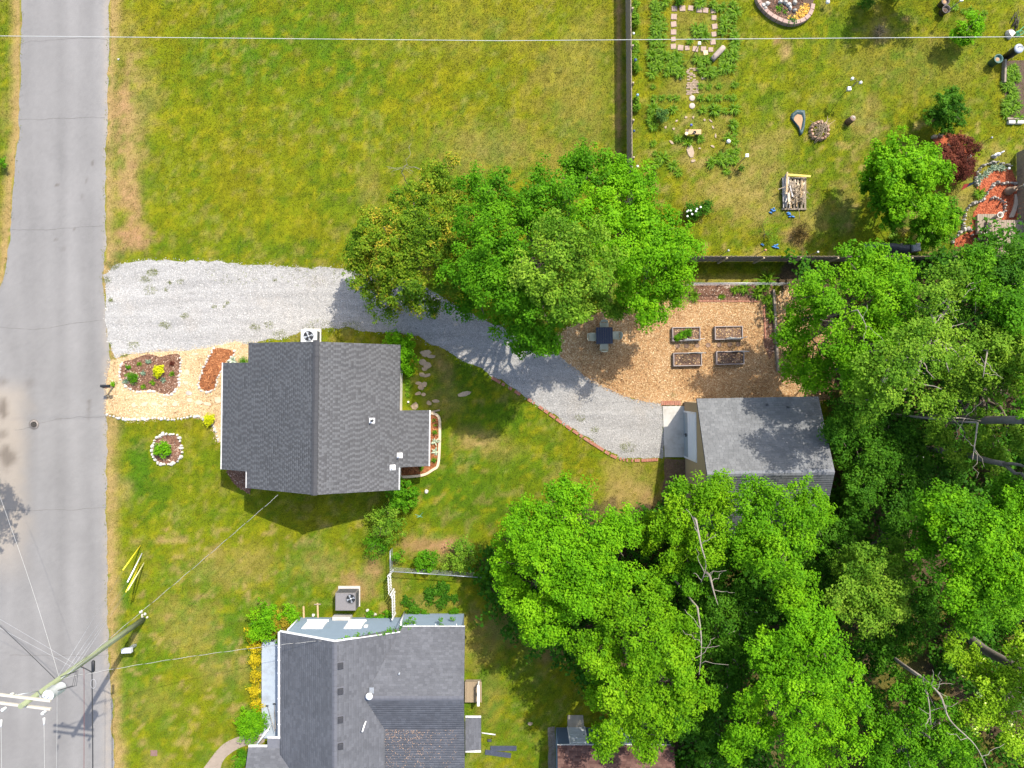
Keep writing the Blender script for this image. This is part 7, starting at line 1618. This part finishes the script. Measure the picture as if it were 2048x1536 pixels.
for k, (px_, py_, L, lb) in enumerate([(608, 1225, .8, 'left wooden stake below the shrubs of the blue house'), (636, 1220, .9, 'crossed wooden stake left of the grey air conditioner')]):
    t = thing('stake', lb, 'stake', G(px_, py_)); MB().box((0, 0, .04), (.1, L, .05), rz=.03).build('board', woodtan, t)
    if k: MB().box((0, .38, .09), (.4, .06, .04), rz=.05).build('crosspiece', woodgrey, t)
for k, (px_, py_) in enumerate([(627, 1230), (750, 1228), (735, 1220)]): tag(MB().rock((0, 0, 0), .11, .12, 85 + k).build('rock', stonew, None, G(px_, py_)), ('pale rock left of the climber', 'pale rock right of the grey air conditioner', 'second pale rock right of the grey air conditioner')[k], 'rock')
for k, (a, b_) in enumerate([((548, 1408), (557, 1450)), ((534, 1412), (556, 1455))]):
    p = P(*a, .45); q = P(*b_, .9); t = thing('broom', ('broom leaning on the porch, right of two', 'broom leaning on the porch, left of two')[k], 'broom', (p[0], p[1], .4)); MB().tube([(0, 0, .02), (q[0] - p[0], q[1] - p[1], 1.0)], .014, 6).build('handle', woodgrey, t); MB().box((0, 0, .04), (.14, .08, .08), bev=.01).build('head', steel, t)
# loose white object under the trees near the garage
tag(MB().box((0, 0, .3), (.7, .25, .05), rz=.2, ry=.1).build('white_board', white, None, (W(1850, 908) + (0,))), 'white board lying under the trees by the lower leaning trunk', 'board')

# ------------------------------------------------------------------ utility pole, guards, wires
PB = W(286, 1239); PT = P(41, 1413, 10.9)
up = thing('utility_pole', 'greenish wooden utility pole with crossarms and transformer', 'utility pole', PB + (0,))
dv = Vector((PT[0] - PB[0], PT[1] - PB[1], 10.9)); polem = mat('treated_pole', (.20, .225, .13), .9, .25, 3, 30, .4, stretch=(1, 1, .15))
MB().tube([(0, 0, -.1), dv * .3, dv * .6, dv], [.17, .155, .14, .12], 16).build('pole', polem, up)
at = lambda z: dv * (z / 10.9)
armm = mat('bleached_wood', (.43, .39, .33), .85, .15, 5, 40, .3)
for k, (oy, z_) in enumerate(((.19, 10.45), (-.19, 10.45))):
    c_ = at(z_); MB().box((c_.x - .15, c_.y + oy, z_), (2.5, .10, .12), rz=R(-7), bev=.01).build('crossarm', armm, up)
for s_ in (-1, 1): MB().tube([tuple(at(9.7) + Vector((0, .14, 0))), (at(10.4).x + s_ * .6, at(10.4).y + .2 - s_ * .07, 10.4)], .02, 6).build('brace', galv, up)
tc_ = at(9.0) + Vector((.40, -.16, 0)); ts = MB().lathe((tc_.x, tc_.y, 8.6), [(.24, 0), (.26, .04), (.26, .95), (.28, .97), (.24, 1.02), (.03, 1.05)], 20).build('transformer', mat('pale_enamel', (.66, .67, .68), .4, .06, 5, 40, .02), up)
for a in (0.4, 2.0): MB().lathe((tc_.x + .12 * math.cos(a), tc_.y + .12 * math.sin(a), 9.6), [(.03, 0), (.05, .04), (.03, .08), (.05, .12), (.03, .16), (.05, .2), (.02, .26)], 10).build('bushing', white, ts)
MB().box((at(9.1).x + .17, at(9.1).y, 9.1), (.14, .1, .5)).build('bracket', galv, up)
for k, (px_, py_, z_) in enumerate([(85, 1427, 10.7), (20, 1391, 10.1), (5, 1420, 10.7)]):
    x, y, _ = P(px_, py_, z_); MB().lathe((x - PB[0], y - PB[1], z_ - .2), [(.03, 0), (.08, .03), (.05, .08), (.085, .12), (.05, .17), (.08, .21), (.03, .27)], 12).build('insulator', white, up)
x, y, _ = P(22, 1391, 10.1); MB().tube([(x - PB[0], y - PB[1], 9.9), (at(10.4).x - .3, at(10.4).y + .2, 10.4)], .025, 6).build('cutout', white, up)
for k, (px_, py_, z_) in enumerate([(88, 1436, 10.7), (2, 1440, 10.7)]):
    x, y, _ = P(px_, py_, z_); x2, y2, _ = P(px_, py_ + 14, z_); MB().tube([(x - PB[0], y - PB[1], z_), (x2 - PB[0], y2 - PB[1], z_)], [.05, .03], 8).build('strain_insulator', white, up)
MB().tube([tuple(at(2) + Vector((.15, .05, 0))), tuple(at(6) + Vector((.14, .05, 0))), tuple(at(8.2) + Vector((.13, .05, 0)))], .02, 6).build('conduit', galv, up)
lx = P(187, 1350, 6.4)
def wire(label, pts, r_=.012, sag=.4, m=None, group='overhead wires', n=18, twist=False):
    w = [Vector(P(*p)) for p in pts]; t = thing('wire', label, 'wire', w[0], 0, group); out = []
    for a, b_ in zip(w[:-1], w[1:]):
        for i in range(n): q = i / n; p = a.lerp(b_, q); p.z -= sag * 4 * q * (1 - q); out.append(p - w[0])
    out.append(w[-1] - w[0])
    if twist:                                                           # bare neutral twisted with an insulated strand
        L = (w[-1] - w[0]).length; N = int(L / .16); dn = (w[-1] - w[0]).normalized(); sd = dn.cross(Vector((0, 0, 1))).normalized(); upv = sd.cross(dn)
        for nm, ph, mm in (('neutral', 0, m), ('insulated_strand', math.pi, blackw)):
            pts_ = []
            for i in range(N + 1):
                f = i / N * (len(out) - 1); k = min(int(f), len(out) - 2); p = out[k].lerp(out[k + 1], f - k); a = ph + i * .16 / .62 * math.pi
                pts_.append(p + (sd * math.cos(a) + upv * math.sin(a)) * .013)
            MB().tube(pts_, r_, 5).build(nm, mm, t)
        return t
    MB().tube(out, r_, 5).build('cable', m or steel, t); return t
whitew = mat('pale_cable', (.46, .455, .43), .5, .08); blackw = mat('black_cable', (.03, .03, .032), .6, .1); greyw = mat('grey_cable', (.30, .30, .31), .5, .1)
wire('pale wire crossing the whole top of the picture', [(-400, 68, 20.6), (1000, 81.5, 20.0), (2500, 70, 20.6)], .0095, .0, mat('aged_cable', (.42, .42, .40), .5, .1))
def pole_pt(z_): v = at(z_); return (1024 + (PB[0] + v.x) * FPX / (CAM_H - z_), 768 - (PB[1] + v.y) * FPX / (CAM_H - z_), z_)
wire('twisted service cable from the pole to the grey house', [pole_pt(7.4), (556, 990, 4.6)], .0065, .55, whitew, twist=True)
wire('twisted service cable from the pole to the blue house', [pole_pt(8.1), (645, 1281, 3.75)], .0065, .5, whitew, twist=True)
wire('grey wire running up left from the pole across the road', [pole_pt(8.1), (20, 1050, 7.4), (-60, 850, 7.2)], .006, .1, whitew)
wire('grey wire leaving the pole toward the left edge, upper', [pole_pt(6.6), (-300, 1075, 6.8)], .007, .2, greyw)
wire('grey wire leaving the pole toward the left edge, middle', [pole_pt(6.9), (-300, 1110, 7.1)], .007, .2, greyw)
wire('dark wire leaving the pole toward the left edge, lower', [pole_pt(8.3), (-300, 1000, 8.5)], .015, .3, blackw)
wire('thick black cable hanging along the right side of the road', [pole_pt(6.6), (184, 1345, 6.4), (185, 1800, 6.2)], .028, .05, blackw)
wire('thin reddish cable beside the thick black cable', [pole_pt(6.3), (168, 1345, 6.4), (165, 1800, 6.2)], .012, .05, mat('red_cable', (.16, .05, .045), .6))
wire('pale wire running down from the right insulator', [(88, 1450, 10.7), (84, 2000, 10.6)], .006, .1, whitew); wire('pale wire running down from the left insulator', [(2, 1454, 10.7), (0, 2000, 10.6)], .006, .1, whitew)
wire('second pale wire running down beside the transformer', [(114, 1385, 9.4), (100, 1800, 9.2)], .005, .15, whitew)
for k in range(3): v = at(8.6); MB().tube([(tc_.x + .15, tc_.y + .1, 9.3), (tc_.x + .6 + .1 * k, tc_.y + .1, 8.7), (tc_.x + .5, tc_.y + .6, 8.3 - .1 * k), (v.x + .1, v.y + .15, 8.2)], .012, 5).build('jumper', blackw, up)
x, y, _ = P(184, 1334, 6.5); t = thing('splice_case', 'black splice case on the thick cable', 'splice case', (x, y, 6.4)); MB().tube([(0, .3, 0), (0, .25, 0), (0, -.25, 0), (0, -.3, 0)], [.04, .085, .085, .04], 12).build('case', blackm, t)
x, y, _ = P(184, 1368, 6.5); t = thing('cable_coil', 'loop of spare cable below the splice case', 'cable coil', (x, y, 6.45)); MB().tube([(.14 * math.cos(a) + .05, .24 * math.sin(a), .02) for a in np.linspace(0, 6.283, 17)], .012, 5, False).build('loop', greyw, t)
yell = mat('yellow_guard', (.68, .56, .03), .5, .08, 6, 40, .02)
for k, (a, b_, mm, lb) in enumerate([((281, 1091, 0), (246, 1140, 2.2), yell, 'uppermost yellow guy wire guard by the road'), ((284, 1107, 0), (255, 1164, 2.2), white, 'white guy wire guard between the yellow ones'), ((280, 1128, 0), (252, 1184, 2.2), yell, 'middle yellow guy wire guard'), ((288, 1126, 0), (256, 1180, 2.2), mat('pale_yellow', (.66, .62, .28), .5, .08), 'lowest pale yellow guy wire guard')]):
    p = Vector(P(*a)); q = Vector(P(*b_)); t = thing('guy_guard', lb, 'guy guard', p); MB().tube([(0, 0, 0), q - p], .038, 10).build('guard', mm, t)
    e = Vector((PB[0], PB[1], 0)) + at(8.5 - k * .6); MB().tube([(q - p) * .9, e - p], .004, 5).build('guy_wire', galv, t)
x, y, _ = P(254, 1301, .9); t = thing('utility_pedestal', 'grey utility box on a post in the verge', 'utility box', (x, y, 0)); MB().box((0, 0, .42), (.2, .12, .84)).build('post', galv, t); MB().box((0, 0, .9), (.58, .26, .26), rz=.05, bev=.02).build('box', mat('box_grey', (.50, .50, .53), .5, .06), t)
tag(MB().rock((0, 0, 0), .07, .06, 91).build('rock', stonew, None, G(237, 119)), 'white pebble beside the road at the upper left', 'rock')
